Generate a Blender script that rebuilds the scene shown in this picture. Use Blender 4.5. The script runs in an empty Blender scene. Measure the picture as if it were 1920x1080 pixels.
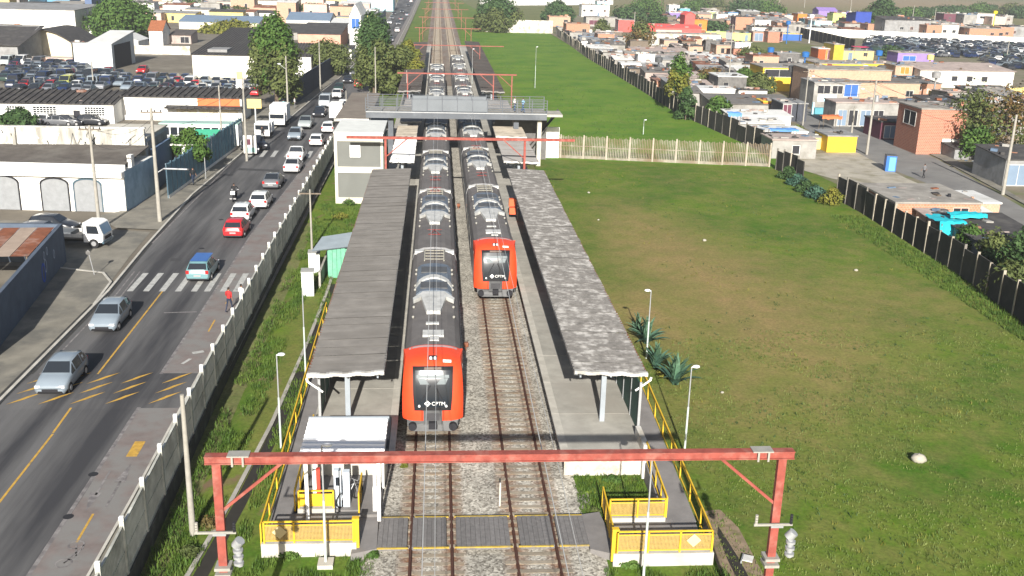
import bpy, bmesh, math, random
from math import sin, cos, pi, radians as rad
from mathutils import Vector, Matrix, noise
S = bpy.context.scene
col = S.collection
random.seed(11)
R_ = random.Random(5)

# ------------------------------------------------------------ camera, sky, sun
CAMH = 22.4
FPX = 1900.0
ROT = ((0.9972976, -0.00303067, -0.07340511), (-0.06901115, 0.30404911, -0.95015346), (0.02519836, 0.95265154, 0.3030183))
cd = bpy.data.cameras.new('camera'); cam = bpy.data.objects.new('camera', cd); col.objects.link(cam)
m = Matrix(ROT).to_4x4(); m.translation = (0, 0, CAMH); cam.matrix_world = m
cd.sensor_width = 36; cd.lens = 36 * FPX / 1920; cd.clip_end = 6000; cd.clip_start = .5
S.camera = cam
SUN_EL = rad(24.4); SUN_AZ = rad(3.6)            # shadows run away from the camera and a little to the right
w = bpy.data.worlds.new('World'); S.world = w; w.use_nodes = True
nt = w.node_tree; bg = nt.nodes['Background']
sky = nt.nodes.new('ShaderNodeTexSky'); sky.sky_type = 'NISHITA'; sky.sun_disc = False
sky.sun_elevation = SUN_EL; sky.dust_density = 2.0; sky.sun_rotation = pi + SUN_AZ
nt.links.new(sky.outputs[0], bg.inputs[0]); bg.inputs[1].default_value = 0.055
sd = bpy.data.lights.new('sun', 'SUN'); sun = bpy.data.objects.new('sun', sd); col.objects.link(sun)
sd.energy = 4.9; sd.angle = rad(.5); sd.color = (1, .955, .88)
dirv = Vector((sin(SUN_AZ) * cos(SUN_EL), cos(SUN_AZ) * cos(SUN_EL), -sin(SUN_EL)))
sun.rotation_euler = dirv.to_track_quat('-Z', 'Y').to_euler(); sun.location = (-20, -60, 60)
S.view_settings.view_transform = 'Standard'; S.view_settings.look = 'None'
S.view_settings.exposure = 1.0; S.view_settings.gamma = 1
S.render.engine = 'CYCLES'
S.cycles.max_bounces = 4; S.cycles.diffuse_bounces = 2; S.cycles.glossy_bounces = 2; S.cycles.transmission_bounces = 2
S.cycles.use_denoising = True; S.cycles.caustics_reflective = False; S.cycles.caustics_refractive = False
S.render.film_transparent = False

# ------------------------------------------------------------ survey helpers: where a sight line meets a level
def G(px, py, h=0.0):
    cx, cy, cz = px - 960, 540 - py, -FPX
    wx, wy, wz = (r[0] * cx + r[1] * cy + r[2] * cz for r in ROT)
    t = (h - CAMH) / wz
    return Vector((wx * t, wy * t, h))
def proj(x, y, z):
    z -= CAMH
    c = [ROT[0][k] * x + ROT[1][k] * y + ROT[2][k] * z for k in range(3)]
    return 960 + FPX * c[0] / -c[2], 540 - FPX * c[1] / -c[2]
def HT(px, py, top, h=0.0):
    b = G(px, py, h); lo, hi = h, h + 22
    for _ in range(36):
        mid = (lo + hi) / 2
        if proj(b.x, b.y, mid)[1] > top: lo = mid
        else: hi = mid
    return lo
def DEP(px, py, pyb, z):                       # depth of a roof at height z from front row py to back row pyb
    return G(px, pyb, z).y - G(px, py, z).y

# ------------------------------------------------------------ materials
MATS = {}
def mat(name, c, rough=.8, var=.25, scale=1.0, bump=0.0, spec=.3, metal=0.0, c2=None, c2amt=.5, c2scale=.3, stretch=(1, 1, 1), coat=0, emit=None, rnd=0):
    if name in MATS: return MATS[name]
    M = bpy.data.materials.new(name); M.use_nodes = True; n = M.node_tree.nodes; L = M.node_tree.links
    b = n['Principled BSDF']; b.inputs['Roughness'].default_value = rough; b.inputs['Metallic'].default_value = metal
    b.inputs['Specular IOR Level'].default_value = spec
    if coat: b.inputs['Coat Weight'].default_value = coat
    g = n.new('ShaderNodeNewGeometry'); mp = n.new('ShaderNodeMapping'); mp.inputs['Scale'].default_value = stretch
    L.new(g.outputs['Position'], mp.inputs['Vector'])
    c = tuple(c) + (1,)
    last = None
    if var:
        t = n.new('ShaderNodeTexNoise'); t.inputs['Scale'].default_value = scale; t.inputs['Detail'].default_value = 6; t.inputs['Roughness'].default_value = .65
        L.new(mp.outputs[0], t.inputs['Vector'])
        r = n.new('ShaderNodeMapRange'); r.inputs[1].default_value = .3; r.inputs[2].default_value = .7
        r.inputs[3].default_value = 1 - var; r.inputs[4].default_value = 1 + var * .6
        L.new(t.outputs[0], r.inputs[0])
        v = n.new('ShaderNodeVectorMath'); v.operation = 'SCALE'; v.inputs[0].default_value = c[:3]
        L.new(r.outputs[0], v.inputs['Scale']); last = v.outputs[0]
        if c2:
            t2 = n.new('ShaderNodeTexNoise'); t2.inputs['Scale'].default_value = c2scale; t2.inputs['Detail'].default_value = 5; t2.inputs['Roughness'].default_value = .6
            L.new(mp.outputs[0], t2.inputs['Vector'])
            r2 = n.new('ShaderNodeMapRange'); r2.inputs[1].default_value = 1 - c2amt - .08; r2.inputs[2].default_value = 1 - c2amt + .1
            L.new(t2.outputs[0], r2.inputs[0])
            mx = n.new('ShaderNodeMix'); mx.data_type = 'RGBA'; L.new(r2.outputs[0], mx.inputs[0]); L.new(last, mx.inputs[6])
            mx.inputs[7].default_value = tuple(c2) + (1,); last = mx.outputs[2]
        if rnd:                                   # every sheet or slab weathers a little differently
            oi = n.new('ShaderNodeObjectInfo'); rr_ = n.new('ShaderNodeMapRange'); rr_.inputs[3].default_value = 1 - rnd; rr_.inputs[4].default_value = 1 + rnd * .7; L.new(oi.outputs['Random'], rr_.inputs[0])
            vv = n.new('ShaderNodeVectorMath'); vv.operation = 'SCALE'; L.new(last, vv.inputs[0]); L.new(rr_.outputs[0], vv.inputs['Scale']); last = vv.outputs[0]
        L.new(last, b.inputs['Base Color'])
        if bump:
            bp = n.new('ShaderNodeBump'); bp.inputs['Strength'].default_value = bump; bp.inputs['Distance'].default_value = .05
            L.new(t.outputs[0], bp.inputs['Height']); L.new(bp.outputs[0], b.inputs['Normal'])
    else:
        b.inputs['Base Color'].default_value = c
    if emit: b.inputs['Emission Color'].default_value = c; b.inputs['Emission Strength'].default_value = emit
    MATS[name] = M
    return M
def nodes_of(M): return M.node_tree.nodes, M.node_tree.links, M.node_tree.nodes['Principled BSDF']

def m_brick(name, c, mortar, s=1.0):           # bare hollow-brick masonry seen from far off
    if name in MATS: return MATS[name]
    M = mat(name, c, .9, .3, 2.5); n, L, b = nodes_of(M)
    g = n.new('ShaderNodeNewGeometry'); tc = n.new('ShaderNodeSeparateXYZ'); L.new(g.outputs['Position'], tc.inputs[0])
    add = n.new('ShaderNodeMath'); add.operation = 'ADD'; L.new(tc.outputs[0], add.inputs[0]); L.new(tc.outputs[1], add.inputs[1])
    cb = n.new('ShaderNodeCombineXYZ'); L.new(add.outputs[0], cb.inputs[0]); L.new(tc.outputs[2], cb.inputs[1])
    bt = n.new('ShaderNodeTexBrick'); bt.inputs['Scale'].default_value = 1.0; bt.inputs['Brick Width'].default_value = .3 * s
    bt.inputs['Row Height'].default_value = .2 * s; bt.inputs['Mortar Size'].default_value = .02 * s
    bt.inputs['Color1'].default_value = tuple(c) + (1,); bt.inputs['Color2'].default_value = (c[0] * .75, c[1] * .7, c[2] * .7, 1); bt.inputs['Mortar'].default_value = tuple(mortar) + (1,)
    L.new(cb.outputs[0], bt.inputs['Vector'])
    old = b.inputs['Base Color'].links[0].from_socket
    mx = n.new('ShaderNodeMix'); mx.data_type = 'RGBA'; mx.inputs[0].default_value = .6; L.new(old, mx.inputs[6]); L.new(bt.outputs[0], mx.inputs[7])
    L.new(mx.outputs[2], b.inputs['Base Color'])
    return M

# paint whose colour is the object's own colour (copies share one mesh)
def m_objcolor(name, rough=.35, coat=.6, spec=.5, var=.1):
    M = bpy.data.materials.new(name); M.use_nodes = True; n, L, b = nodes_of(M)
    o = n.new('ShaderNodeObjectInfo'); g = n.new('ShaderNodeNewGeometry')
    t = n.new('ShaderNodeTexNoise'); t.inputs['Scale'].default_value = 1.3; t.inputs['Detail'].default_value = 4
    L.new(g.outputs['Position'], t.inputs['Vector'])
    r = n.new('ShaderNodeMapRange'); r.inputs[3].default_value = 1 - var; r.inputs[4].default_value = 1 + var; L.new(t.outputs[0], r.inputs[0])
    v = n.new('ShaderNodeVectorMath'); v.operation = 'SCALE'; L.new(o.outputs['Color'], v.inputs[0]); L.new(r.outputs[0], v.inputs['Scale'])
    L.new(v.outputs[0], b.inputs['Base Color']); b.inputs['Roughness'].default_value = rough
    b.inputs['Coat Weight'].default_value = coat; b.inputs['Specular IOR Level'].default_value = spec
    MATS[name] = M
    return M

ASPH = mat('asphalt', (.115, .113, .113), .9, .2, 1.1, .15, c2=(.038, .038, .042), c2amt=.49, c2scale=.42, stretch=(1.0, .07, 1))
CONC = mat('concrete', (.36, .34, .3), .9, .3, 1.2, .15, c2=(.2, .19, .17), c2amt=.36, c2scale=.35)
CONCL = mat('pale_concrete', (.47, .45, .4), .9, .22, 1.0, .1, c2=(.3, .28, .24), c2amt=.36, c2scale=.4)
CONCD = mat('dark_concrete', (.14, .135, .13), .92, .35, 1.5, .15)
PAVE = mat('pavement_concrete', (.22, .205, .17), .93, .25, .6, .1, c2=(.13, .125, .11), c2amt=.45, c2scale=.35)
WHITE = mat('white_paint', (.8, .8, .78), .7, .1, .7, c2=(.5, .49, .46), c2amt=.3, c2scale=.35)
WHITEW = mat('weathered_white', (.6, .59, .56), .8, .25, 1.1, c2=(.3, .29, .27), c2amt=.42, c2scale=.5, stretch=(1, 1, .4))
ZINC = mat('galvanised_steel', (.36, .37, .38), .5, .15, 2, metal=.3)
STEELG = mat('grey_steel_paint', (.27, .3, .33), .55, .15, 1)
REDST = mat('faded_red_steel', (.27, .066, .05), .8, .3, 3, c2=(.3, .12, .095), c2amt=.42, c2scale=2)
YEL = mat('yellow_paint', (.6, .38, .025), .6, .15, 3)
YELM = mat('yellow_mesh', (.42, .29, .09), .8, .15, 8)
BLACK = mat('black_rubber', (.015, .015, .017), .8, 0)
DARK = mat('dark_void', (.02, .02, .024), .9, 0)
GLASS = mat('dark_glass', (.02, .024, .03), .08, 0, spec=.6)
GLASSB = mat('blue_glass', (.06, .1, .13), .1, 0, spec=.6)
CHROME = mat('silver_trim', (.55, .55, .56), .3, 0, metal=.6)
LAMPW = mat('lamp_lens', (.75, .76, .78), .15, 0, spec=.6)
TAIL = mat('tail_red', (.45, .02, .02), .25, 0)
FIBRO = mat('fibre_cement', (.145, .137, .128), .95, .25, 1.3, .1, c2=(.115, .108, .1), c2amt=.42, c2scale=.35, stretch=(.6, 1.0, 1), rnd=.05)
FIBROP = mat('lichened_fibre_cement', (.155, .147, .138), .95, .4, 3.5, .1, c2=(.34, .33, .315), c2amt=.43, c2scale=1.9, stretch=(.8, 1.0, 1), rnd=.06)
FIBROD = mat('blackened_roof', (.055, .052, .052), .95, .4, 1.4, .1, c2=(.09, .085, .08), c2amt=.4, c2scale=.5)
RUST = mat('rusty_sheet', (.2, .07, .035), .9, .35, 1.5, c2=(.33, .22, .18), c2amt=.42, c2scale=.5)
TILE = mat('clay_tile', (.28, .1, .045), .9, .35, 2.5, .2)
BROWNF = mat('soil', (.2, .13, .08), .95, .35, 1.2, .2)
WOOD = mat('grey_wood', (.16, .13, .1), .9, .3, 6)
BARK = mat('bark', (.12, .09, .065), .95, .35, 5, .3)
POLEC = mat('pole_concrete', (.3, .285, .25), .9, .18, 2)

# ------------------------------------------------------------ mesh builder
class MB:
    def __init__(s): s.v = []; s.f = []; s.mi = []; s.sm = []
    def add(s, vs, fs, mi=0, sm=False):
        o = len(s.v); s.v += [tuple(v) for v in vs]
        for f in fs: s.f.append(tuple(i + o for i in f)); s.mi.append(mi); s.sm.append(sm)
        return s
    def box(s, x0, x1, y0, y1, z0, z1, mi=0, M=None):
        vs = [(x, y, z) for z in (z0, z1) for y in (y0, y1) for x in (x0, x1)]
        if M is not None: vs = [M @ Vector(v) for v in vs]
        return s.add(vs, [(0, 2, 3, 1), (4, 5, 7, 6), (0, 1, 5, 4), (2, 6, 7, 3), (0, 4, 6, 2), (1, 3, 7, 5)], mi)
    def quad(s, a, b, c, d, mi=0): return s.add([a, b, c, d], [(0, 1, 2, 3)], mi)
    def tube(s, a, b, r0, r1=None, n=8, mi=0, cap=True):
        a = Vector(a); b = Vector(b); r1 = r0 if r1 is None else r1
        d = (b - a).normalized(); u = d.orthogonal().normalized(); v = d.cross(u)
        vs = [a + (u * cos(2 * pi * k / n) + v * sin(2 * pi * k / n)) * r0 for k in range(n)] + [b + (u * cos(2 * pi * k / n) + v * sin(2 * pi * k / n)) * r1 for k in range(n)]
        fs = [(k, (k + 1) % n, n + (k + 1) % n, n + k) for k in range(n)]
        s.add(vs, fs, mi, n > 5)
        if cap: s.add(vs, [tuple(range(n - 1, -1, -1)), tuple(range(n, 2 * n))], mi)
        return s
    def bar(s, a, b, w, h, mi=0):               # square bar
        a = Vector(a); b = Vector(b); d = (b - a).normalized()
        u = d.cross(Vector((0, 0, 1)))
        if u.length < .01: u = Vector((1, 0, 0))
        u.normalize(); v = u.cross(d)
        vs = [p + u * sx * w / 2 + v * sz * h / 2 for p in (a, b) for sx, sz in ((-1, -1), (1, -1), (1, 1), (-1, 1))]
        return s.add(vs, [(0, 1, 2, 3), (7, 6, 5, 4), (0, 4, 5, 1), (1, 5, 6, 2), (2, 6, 7, 3), (3, 7, 4, 0)], mi)
    def poly(s, pts, z0, z1, mi=0):             # vertical prism over a ground polygon (counter-clockwise)
        n = len(pts); a = sum(pts[i][0] * pts[(i + 1) % n][1] - pts[(i + 1) % n][0] * pts[i][1] for i in range(n))
        if a < 0: pts = pts[::-1]
        vs = [(p[0], p[1], z0) for p in pts] + [(p[0], p[1], z1) for p in pts]
        fs = [tuple(range(n, 2 * n))] + [(i, (i + 1) % n, n + (i + 1) % n, n + i) for i in range(n)]
        if z0 != z1: fs.append(tuple(range(n - 1, -1, -1)))
        else: fs = fs[:1]
        return s.add(vs, fs, mi)
    def prism_x(s, prof, x0, x1, mi=0):         # (y,z) profile pulled along x
        n = len(prof); vs = [(x0, p[0], p[1]) for p in prof] + [(x1, p[0], p[1]) for p in prof]
        return s.add(vs, [tuple(range(n)), tuple(range(2 * n - 1, n - 1, -1))] + [(i, n + i, n + (i + 1) % n, (i + 1) % n) for i in range(n)], mi)
    def prism_y(s, prof, y0, y1, mi=0):         # (x,z) profile pulled along y
        n = len(prof); vs = [(p[0], y0, p[1]) for p in prof] + [(p[0], y1, p[1]) for p in prof]
        return s.add(vs, [tuple(range(n - 1, -1, -1)), tuple(range(n, 2 * n))] + [(i, (i + 1) % n, n + (i + 1) % n, n + i) for i in range(n)], mi)
    def ball(s, c, r, n=8, mi=0, sq=(1, 1, 1)):
        k = n // 2; vs = []; fs = []
        for i in range(k + 1):
            for j in range(n):
                th = pi * i / k; ph = 2 * pi * j / n
                vs.append((c[0] + r * sq[0] * sin(th) * cos(ph), c[1] + r * sq[1] * sin(th) * sin(ph), c[2] + r * sq[2] * cos(th)))
        for i in range(k):
            for j in range(n): fs.append((i * n + j, (i + 1) * n + j, (i + 1) * n + (j + 1) % n, i * n + (j + 1) % n))
        return s.add(vs, fs, mi, True)
    def mesh(s, name, mats):
        me = bpy.data.meshes.new(name); me.from_pydata(s.v, [], s.f)
        if not isinstance(mats, (list, tuple)): mats = [mats]
        for M in mats: me.materials.append(M)
        me.polygons.foreach_set('material_index', s.mi); me.polygons.foreach_set('use_smooth', s.sm)
        me.update(); return me
    def build(s, name, mats, parent=None, loc=None):
        o = bpy.data.objects.new(name, s.mesh(name, mats)); col.objects.link(o)
        if parent is not None: o.parent = parent
        if loc is not None: o.location = loc
        return o
def tag(o, label=None, cat=None, group=None, kind=None):
    if label: o['label'] = label
    if cat: o['category'] = cat
    if group: o['group'] = group
    if kind: o['kind'] = kind
    return o
def empty(name, loc=(0, 0, 0), rz=0, label=None, cat=None, group=None):
    o = bpy.data.objects.new(name, None); col.objects.link(o); o.location = loc; o.rotation_euler = (0, 0, rz); o.empty_display_size = .2
    return tag(o, label, cat, group)
def inst(name, me, parent=None, loc=(0, 0, 0), rz=0, sc=None):
    o = bpy.data.objects.new(name, me); col.objects.link(o); o.location = loc; o.rotation_euler = (0, 0, rz)
    if parent is not None: o.parent = parent
    if sc is not None: o.scale = sc if hasattr(sc, '__len__') else (sc,) * 3
    return o
KIDS = {}
def copy_tree(o, parent=None):
    c = o.copy(); col.objects.link(c)
    if parent is not None: c.parent = parent
    for ch in KIDS.get(o.name) or [x for x in list(o.children)]: copy_tree(ch, c)
    return c
def sheet(name, pts, z, M, label=None):         # a flat piece of the setting
    o = MB().poly([(p[0], p[1]) for p in pts], z, z).build(name, M)
    return tag(o, label, kind='structure')
# ------------------------------------------------------------ grass and ballast materials
def m_grass(name, green, dry, spots, basedry=.15, soil=None):
    M = bpy.data.materials.new(name); M.use_nodes = True; n, L, b = nodes_of(M)
    b.inputs['Roughness'].default_value = .95; b.inputs['Specular IOR Level'].default_value = .15
    g = n.new('ShaderNodeNewGeometry'); P = g.outputs['Position']
    def noi(sc, det=5, ro=.6, st=None):
        t = n.new('ShaderNodeTexNoise'); t.inputs['Scale'].default_value = sc; t.inputs['Detail'].default_value = det; t.inputs['Roughness'].default_value = ro
        if st:
            mp = n.new('ShaderNodeMapping'); mp.inputs['Scale'].default_value = st; L.new(P, mp.inputs[0]); L.new(mp.outputs[0], t.inputs[0])
        else: L.new(P, t.inputs[0])
        return t.outputs[0]
    def math_(op, a, c, clamp=False):
        k = n.new('ShaderNodeMath'); k.operation = op; k.use_clamp = clamp
        for i, q in enumerate((a, c)):
            if q is None: continue
            if hasattr(q, 'default_value') or hasattr(q, 'links'): L.new(q, k.inputs[i])
            else: k.inputs[i].default_value = q
        return k.outputs[0]
    tot = math_('MULTIPLY', noi(.09, 4), basedry * 2)
    for (x, y, rx, ry, a) in spots:              # worn and dry places in the turf
        vm = n.new('ShaderNodeVectorMath'); vm.operation = 'SUBTRACT'; L.new(P, vm.inputs[0]); vm.inputs[1].default_value = (x, y, 0)
        v2 = n.new('ShaderNodeVectorMath'); v2.operation = 'MULTIPLY'; L.new(vm.outputs[0], v2.inputs[0]); v2.inputs[1].default_value = (1 / rx, 1 / ry, 0)
        ln = n.new('ShaderNodeVectorMath'); ln.operation = 'LENGTH'; L.new(v2.outputs[0], ln.inputs[0])
        mr = n.new('ShaderNodeMapRange'); mr.interpolation_type = 'SMOOTHSTEP'; mr.inputs[1].default_value = 1.25; mr.inputs[2].default_value = 0
        mr.inputs[3].default_value = 0; mr.inputs[4].default_value = a; L.new(ln.outputs[1], mr.inputs[0])
        tot = math_('ADD', tot, mr.outputs[0])
    brk = noi(.55, 6, .7)
    mrb = n.new('ShaderNodeMapRange'); mrb.inputs[1].default_value = .3; mrb.inputs[2].default_value = .7; mrb.inputs[3].default_value = -.22; mrb.inputs[4].default_value = .22; L.new(brk, mrb.inputs[0])
    tot = math_('ADD', tot, mrb.outputs[0], True)
    gr = n.new('ShaderNodeMix'); gr.data_type = 'RGBA'; gr.inputs[6].default_value = tuple(green[0]) + (1,); gr.inputs[7].default_value = tuple(green[1]) + (1,)
    mg = n.new('ShaderNodeMapRange'); mg.inputs[1].default_value = .36; mg.inputs[2].default_value = .64; L.new(noi(.13, 5, .6), mg.inputs[0]); L.new(mg.outputs[0], gr.inputs[0])
    mx = n.new('ShaderNodeMix'); mx.data_type = 'RGBA'; L.new(tot, mx.inputs[0]); L.new(gr.outputs[2], mx.inputs[6]); mx.inputs[7].default_value = tuple(dry) + (1,)
    fine = noi(5.5, 8, .78)
    mf = n.new('ShaderNodeMapRange'); mf.inputs[1].default_value = .3; mf.inputs[2].default_value = .7; mf.inputs[3].default_value = .62; mf.inputs[4].default_value = 1.4; L.new(fine, mf.inputs[0])
    v = n.new('ShaderNodeVectorMath'); v.operation = 'SCALE'; L.new(mx.outputs[2], v.inputs[0]); L.new(mf.outputs[0], v.inputs['Scale'])
    out = v.outputs[0]
    if soil:
        ms = n.new('ShaderNodeMapRange'); ms.inputs[1].default_value = .6; ms.inputs[2].default_value = .68; L.new(noi(.42, 5, .6), ms.inputs[0])
        m2 = n.new('ShaderNodeMix'); m2.data_type = 'RGBA'; L.new(ms.outputs[0], m2.inputs[0]); L.new(out, m2.inputs[6]); m2.inputs[7].default_value = tuple(soil) + (1,); out = m2.outputs[2]
    L.new(out, b.inputs['Base Color'])
    bp = n.new('ShaderNodeBump'); bp.inputs['Strength'].default_value = .12; bp.inputs['Distance'].default_value = .04; L.new(fine, bp.inputs['Height']); L.new(bp.outputs[0], b.inputs['Normal'])
    return M
FIELD_SPOTS = [(G(1195, 590, -.3).x, G(1195, 590, -.3).y, 4, 9, .5), (G(1260, 470, -.3).x, G(1260, 470, -.3).y, 9, 17, .42), (G(1180, 420, -.3).x, G(1180, 420, -.3).y, 5, 16, .25),
               (G(1500, 660, -.3).x, G(1500, 660, -.3).y, 9, 14, .33), (G(1390, 560, -.3).x, G(1390, 560, -.3).y, 11, 16, .33), (G(1350, 760, -.3).x, G(1350, 760, -.3).y, 8, 10, .25), (G(1690, 560, -.3).x, G(1690, 560, -.3).y, 8, 12, .25)]
FGR = m_grass('field_grass', ((.046, .112, .008), (.088, .152, .012)), (.26, .18, .08), FIELD_SPOTS, .16)
FAR = m_grass('far_field_grass', ((.06, .15, .011), (.115, .2, .018)), (.2, .17, .06), [(13, 190, 3, 60, .25)], .07)
STRIP = m_grass('verge_grass', ((.05, .12, .01), (.1, .16, .016)), (.22, .17, .065), [(-8.6, 55, 1.6, 30, .3)], .12, soil=(.17, .115, .07))
SCRUB = m_grass('scrub_land', ((.06, .1, .02), (.1, .14, .035)), (.25, .19, .11), [(150, 700, 100, 200, .3), (420, 900, 300, 420, .8)], .3)

def m_ballast():
    M = bpy.data.materials.new('ballast_stone'); M.use_nodes = True; n, L, b = nodes_of(M); b.inputs['Roughness'].default_value = .95
    g = n.new('ShaderNodeNewGeometry'); v = n.new('ShaderNodeTexVoronoi'); v.inputs['Scale'].default_value = 11; L.new(g.outputs['Position'], v.inputs['Vector'])
    bw = n.new('ShaderNodeSeparateColor'); L.new(v.outputs['Color'], bw.inputs[0])
    r = n.new('ShaderNodeValToRGB'); e = r.color_ramp.elements; e[0].color = (.15, .135, .11, 1); e[1].color = (.54, .51, .44, 1); L.new(bw.outputs[0], r.inputs[0])
    t = n.new('ShaderNodeTexNoise'); t.inputs['Scale'].default_value = .5; t.inputs['Detail'].default_value = 6; L.new(g.outputs['Position'], t.inputs[0])
    mr = n.new('ShaderNodeMapRange'); mr.inputs[1].default_value = .35; mr.inputs[2].default_value = .65; mr.inputs[3].default_value = .75; mr.inputs[4].default_value = 1.15; L.new(t.outputs[0], mr.inputs[0])
    sc = n.new('ShaderNodeVectorMath'); sc.operation = 'SCALE'; L.new(r.outputs[0], sc.inputs[0]); L.new(mr.outputs[0], sc.inputs['Scale'])
    # rust dust beside each rail
    sx = n.new('ShaderNodeSeparateXYZ'); L.new(g.outputs['Position'], sx.inputs[0]); acc = None
    for rx in (-1.04, .62, 3.2, 4.86):
        a = n.new('ShaderNodeMath'); a.operation = 'SUBTRACT'; L.new(sx.outputs[0], a.inputs[0]); a.inputs[1].default_value = rx
        c = n.new('ShaderNodeMath'); c.operation = 'ABSOLUTE'; L.new(a.outputs[0], c.inputs[0])
        q = n.new('ShaderNodeMapRange'); q.inputs[1].default_value = .62; q.inputs[2].default_value = .06; q.inputs[3].default_value = 0; q.inputs[4].default_value = .75; L.new(c.outputs[0], q.inputs[0])
        if acc is None: acc = q.outputs[0]
        else:
            k = n.new('ShaderNodeMath'); k.operation = 'MAXIMUM'; L.new(acc, k.inputs[0]); L.new(q.outputs[0], k.inputs[1]); acc = k.outputs[0]
    t2 = n.new('ShaderNodeTexNoise'); t2.inputs['Scale'].default_value = 2.5; t2.inputs['Detail'].default_value = 4; L.new(g.outputs['Position'], t2.inputs[0])
    k2 = n.new('ShaderNodeMath'); k2.operation = 'MULTIPLY'; L.new(acc, k2.inputs[0]); L.new(t2.outputs[0], k2.inputs[1])
    k3 = n.new('ShaderNodeMath'); k3.operation = 'MULTIPLY'; k3.use_clamp = True; L.new(k2.outputs[0], k3.inputs[0]); k3.inputs[1].default_value = 1.9
    mx = n.new('ShaderNodeMix'); mx.data_type = 'RGBA'; L.new(k3.outputs[0], mx.inputs[0]); L.new(sc.outputs[0], mx.inputs[6]); mx.inputs[7].default_value = (.2, .085, .035, 1)
    L.new(mx.outputs[2], b.inputs['Base Color'])
    bp = n.new('ShaderNodeBump'); bp.inputs['Strength'].default_value = .35; bp.inputs['Distance'].default_value = .03; L.new(v.outputs['Distance'], bp.inputs['Height']); L.new(bp.outputs[0], b.inputs['Normal'])
    return M
BALL = m_ballast()
# ------------------------------------------------------------ ground, road, paths
sheet('ground', [(-1500, -60), (1500, -60), (1500, 3000), (-1500, 3000)], -.5, SCRUB)
sheet('field', [(9.3, 10), (60, 10), (47.5, 95), (44.6, 119), (11.8, 124), (10.6, 100)], -.3, FGR)
sheet('far_field', [(11.8, 124), (44.6, 119), (41, 200), (39.5, 376), (8.3, 372), (6.5, 290), (10.8, 250), (11.5, 200)], -.296, FAR)
sheet('grass_verge', [(-10.0, 10), (-2.2, 10), (-2.2, 36), (-6.4, 36), (-6.2, 150), (-5, 300), (-4, 700), (-11, 700), (-10.6, 300), (-12.0, 150), (-12.6, 101), (-10.6, 100)], -.3, STRIP)
mb = MB(); mb.add([(-10.0, 10, -.3), (-10.6, 100, -.3), (-12.5, 101, -.3), (-12.3, 75, -.85), (-12.1, 50, -.95), (-11.4, 20, -.95)], [(0, 1, 2, 3, 4, 5)]); tag(mb.build('grass_bank', STRIP), kind='structure')
sheet('grass_verge', [(6.3, 10), (9.3, 10), (10.6, 45), (6, 45)], -.304, STRIP)
sheet('grass_verge', [(6.5, 262), (8.3, 262), (8.3, 372), (40, 376), (39, 410), (26, 430), (14, 700), (5.8, 700)], -.302, STRIP)
mb = MB(); mb.prism_y([(-3.2, -.34), (-2.4, -.17), (6.2, -.17), (7.0, -.34)], 5, 200); tag(mb.build('ballast_bed', BALL), kind='structure')
mb = MB(); mb.prism_y([(-3.2, -.34), (-2.4, -.17), (6.2, -.17), (7.0, -.34)], 200, 760); tag(mb.build('ballast_bed', mat('rusty_far_ballast', (.2, .165, .135), .95, .25, .8, c2=(.16, .1, .07), c2amt=.45, c2scale=.6, stretch=(1, .1, 1))), kind='structure')
DIRT = mat('yard_dirt', (.16, .14, .11), .95, .25, .35, .1, c2=(.24, .22, .18), c2amt=.4, c2scale=.1)
sheet('town_ground', [(-1400, 20), (-11.75, 20), (-12.4, 150), (-12.8, 300), (-14, 400), (-28, 700), (-60, 1200), (-1400, 1200)], -.02, DIRT)
# kerb line of the far side, carriageway, cycle lane
KL = [(-22.9, 20), (-22.7, 50), (-22.8, 69), (-23.4, 80), (-24.1, 100), (-23.6, 119), (-23.2, 133), (-21.8, 153), (-20.8, 183), (-19.4, 215), (-18.6, 260), (-20, 350), (-21.3, 516), (-26, 700)]
KR = [(-15.3, 20), (-15.3, 40), (-15.6, 60), (-15.9, 85), (-15.2, 110), (-14.3, 150), (-13.9, 206), (-13.3, 288), (-13.2, 387), (-13.4, 500), (-14.5, 700)]
sheet('road', KL + KR[::-1], .0, ASPH)
LANE = mat('worn_cycle_lane', (.18, .15, .14), .92, .2, 1.5, .1, c2=(.185, .178, .17), c2amt=.52, c2scale=.6)
BR = [(-13.1, 20), (-13.2, 40), (-13.5, 60), (-13.3, 85), (-13.0, 110), (-12.7, 150), (-12.3, 206), (-11.9, 288), (-11.9, 387), (-12, 500), (-13, 700)]
sheet('cycle_lane', KR[:11] + BR[::-1], .004, LANE)
mb = MB()
for a, b2, c, d in zip(BR, BR[1:], [(x + .12, y) for x, y in BR], [(x + .12, y) for x, y in BR[1:]]): mb.poly([a, b2, d, c], -.1, .10)
tag(mb.build('kerb', CONCL), kind='structure')
sheet('footway', [(x + .12, y) for x, y in BR] + [(-11, 700), (-10.6, 400), (-10.6, 300), (-11.2, 206), (-12.0, 150), (-12.0, 100), (-11.9, 60), (-11.75, 20)], .02, PAVE)
mb = MB()
for (xa, ya), (xb, yb) in zip(KL, KL[1:]):
    if 78 <= ya < 80: continue
    mb.poly([(xa, ya), (xb, yb), (xb - .18, yb), (xa - .18, ya)], -.05, .13)
tag(mb.build('kerb', CONCL), kind='structure')
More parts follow.
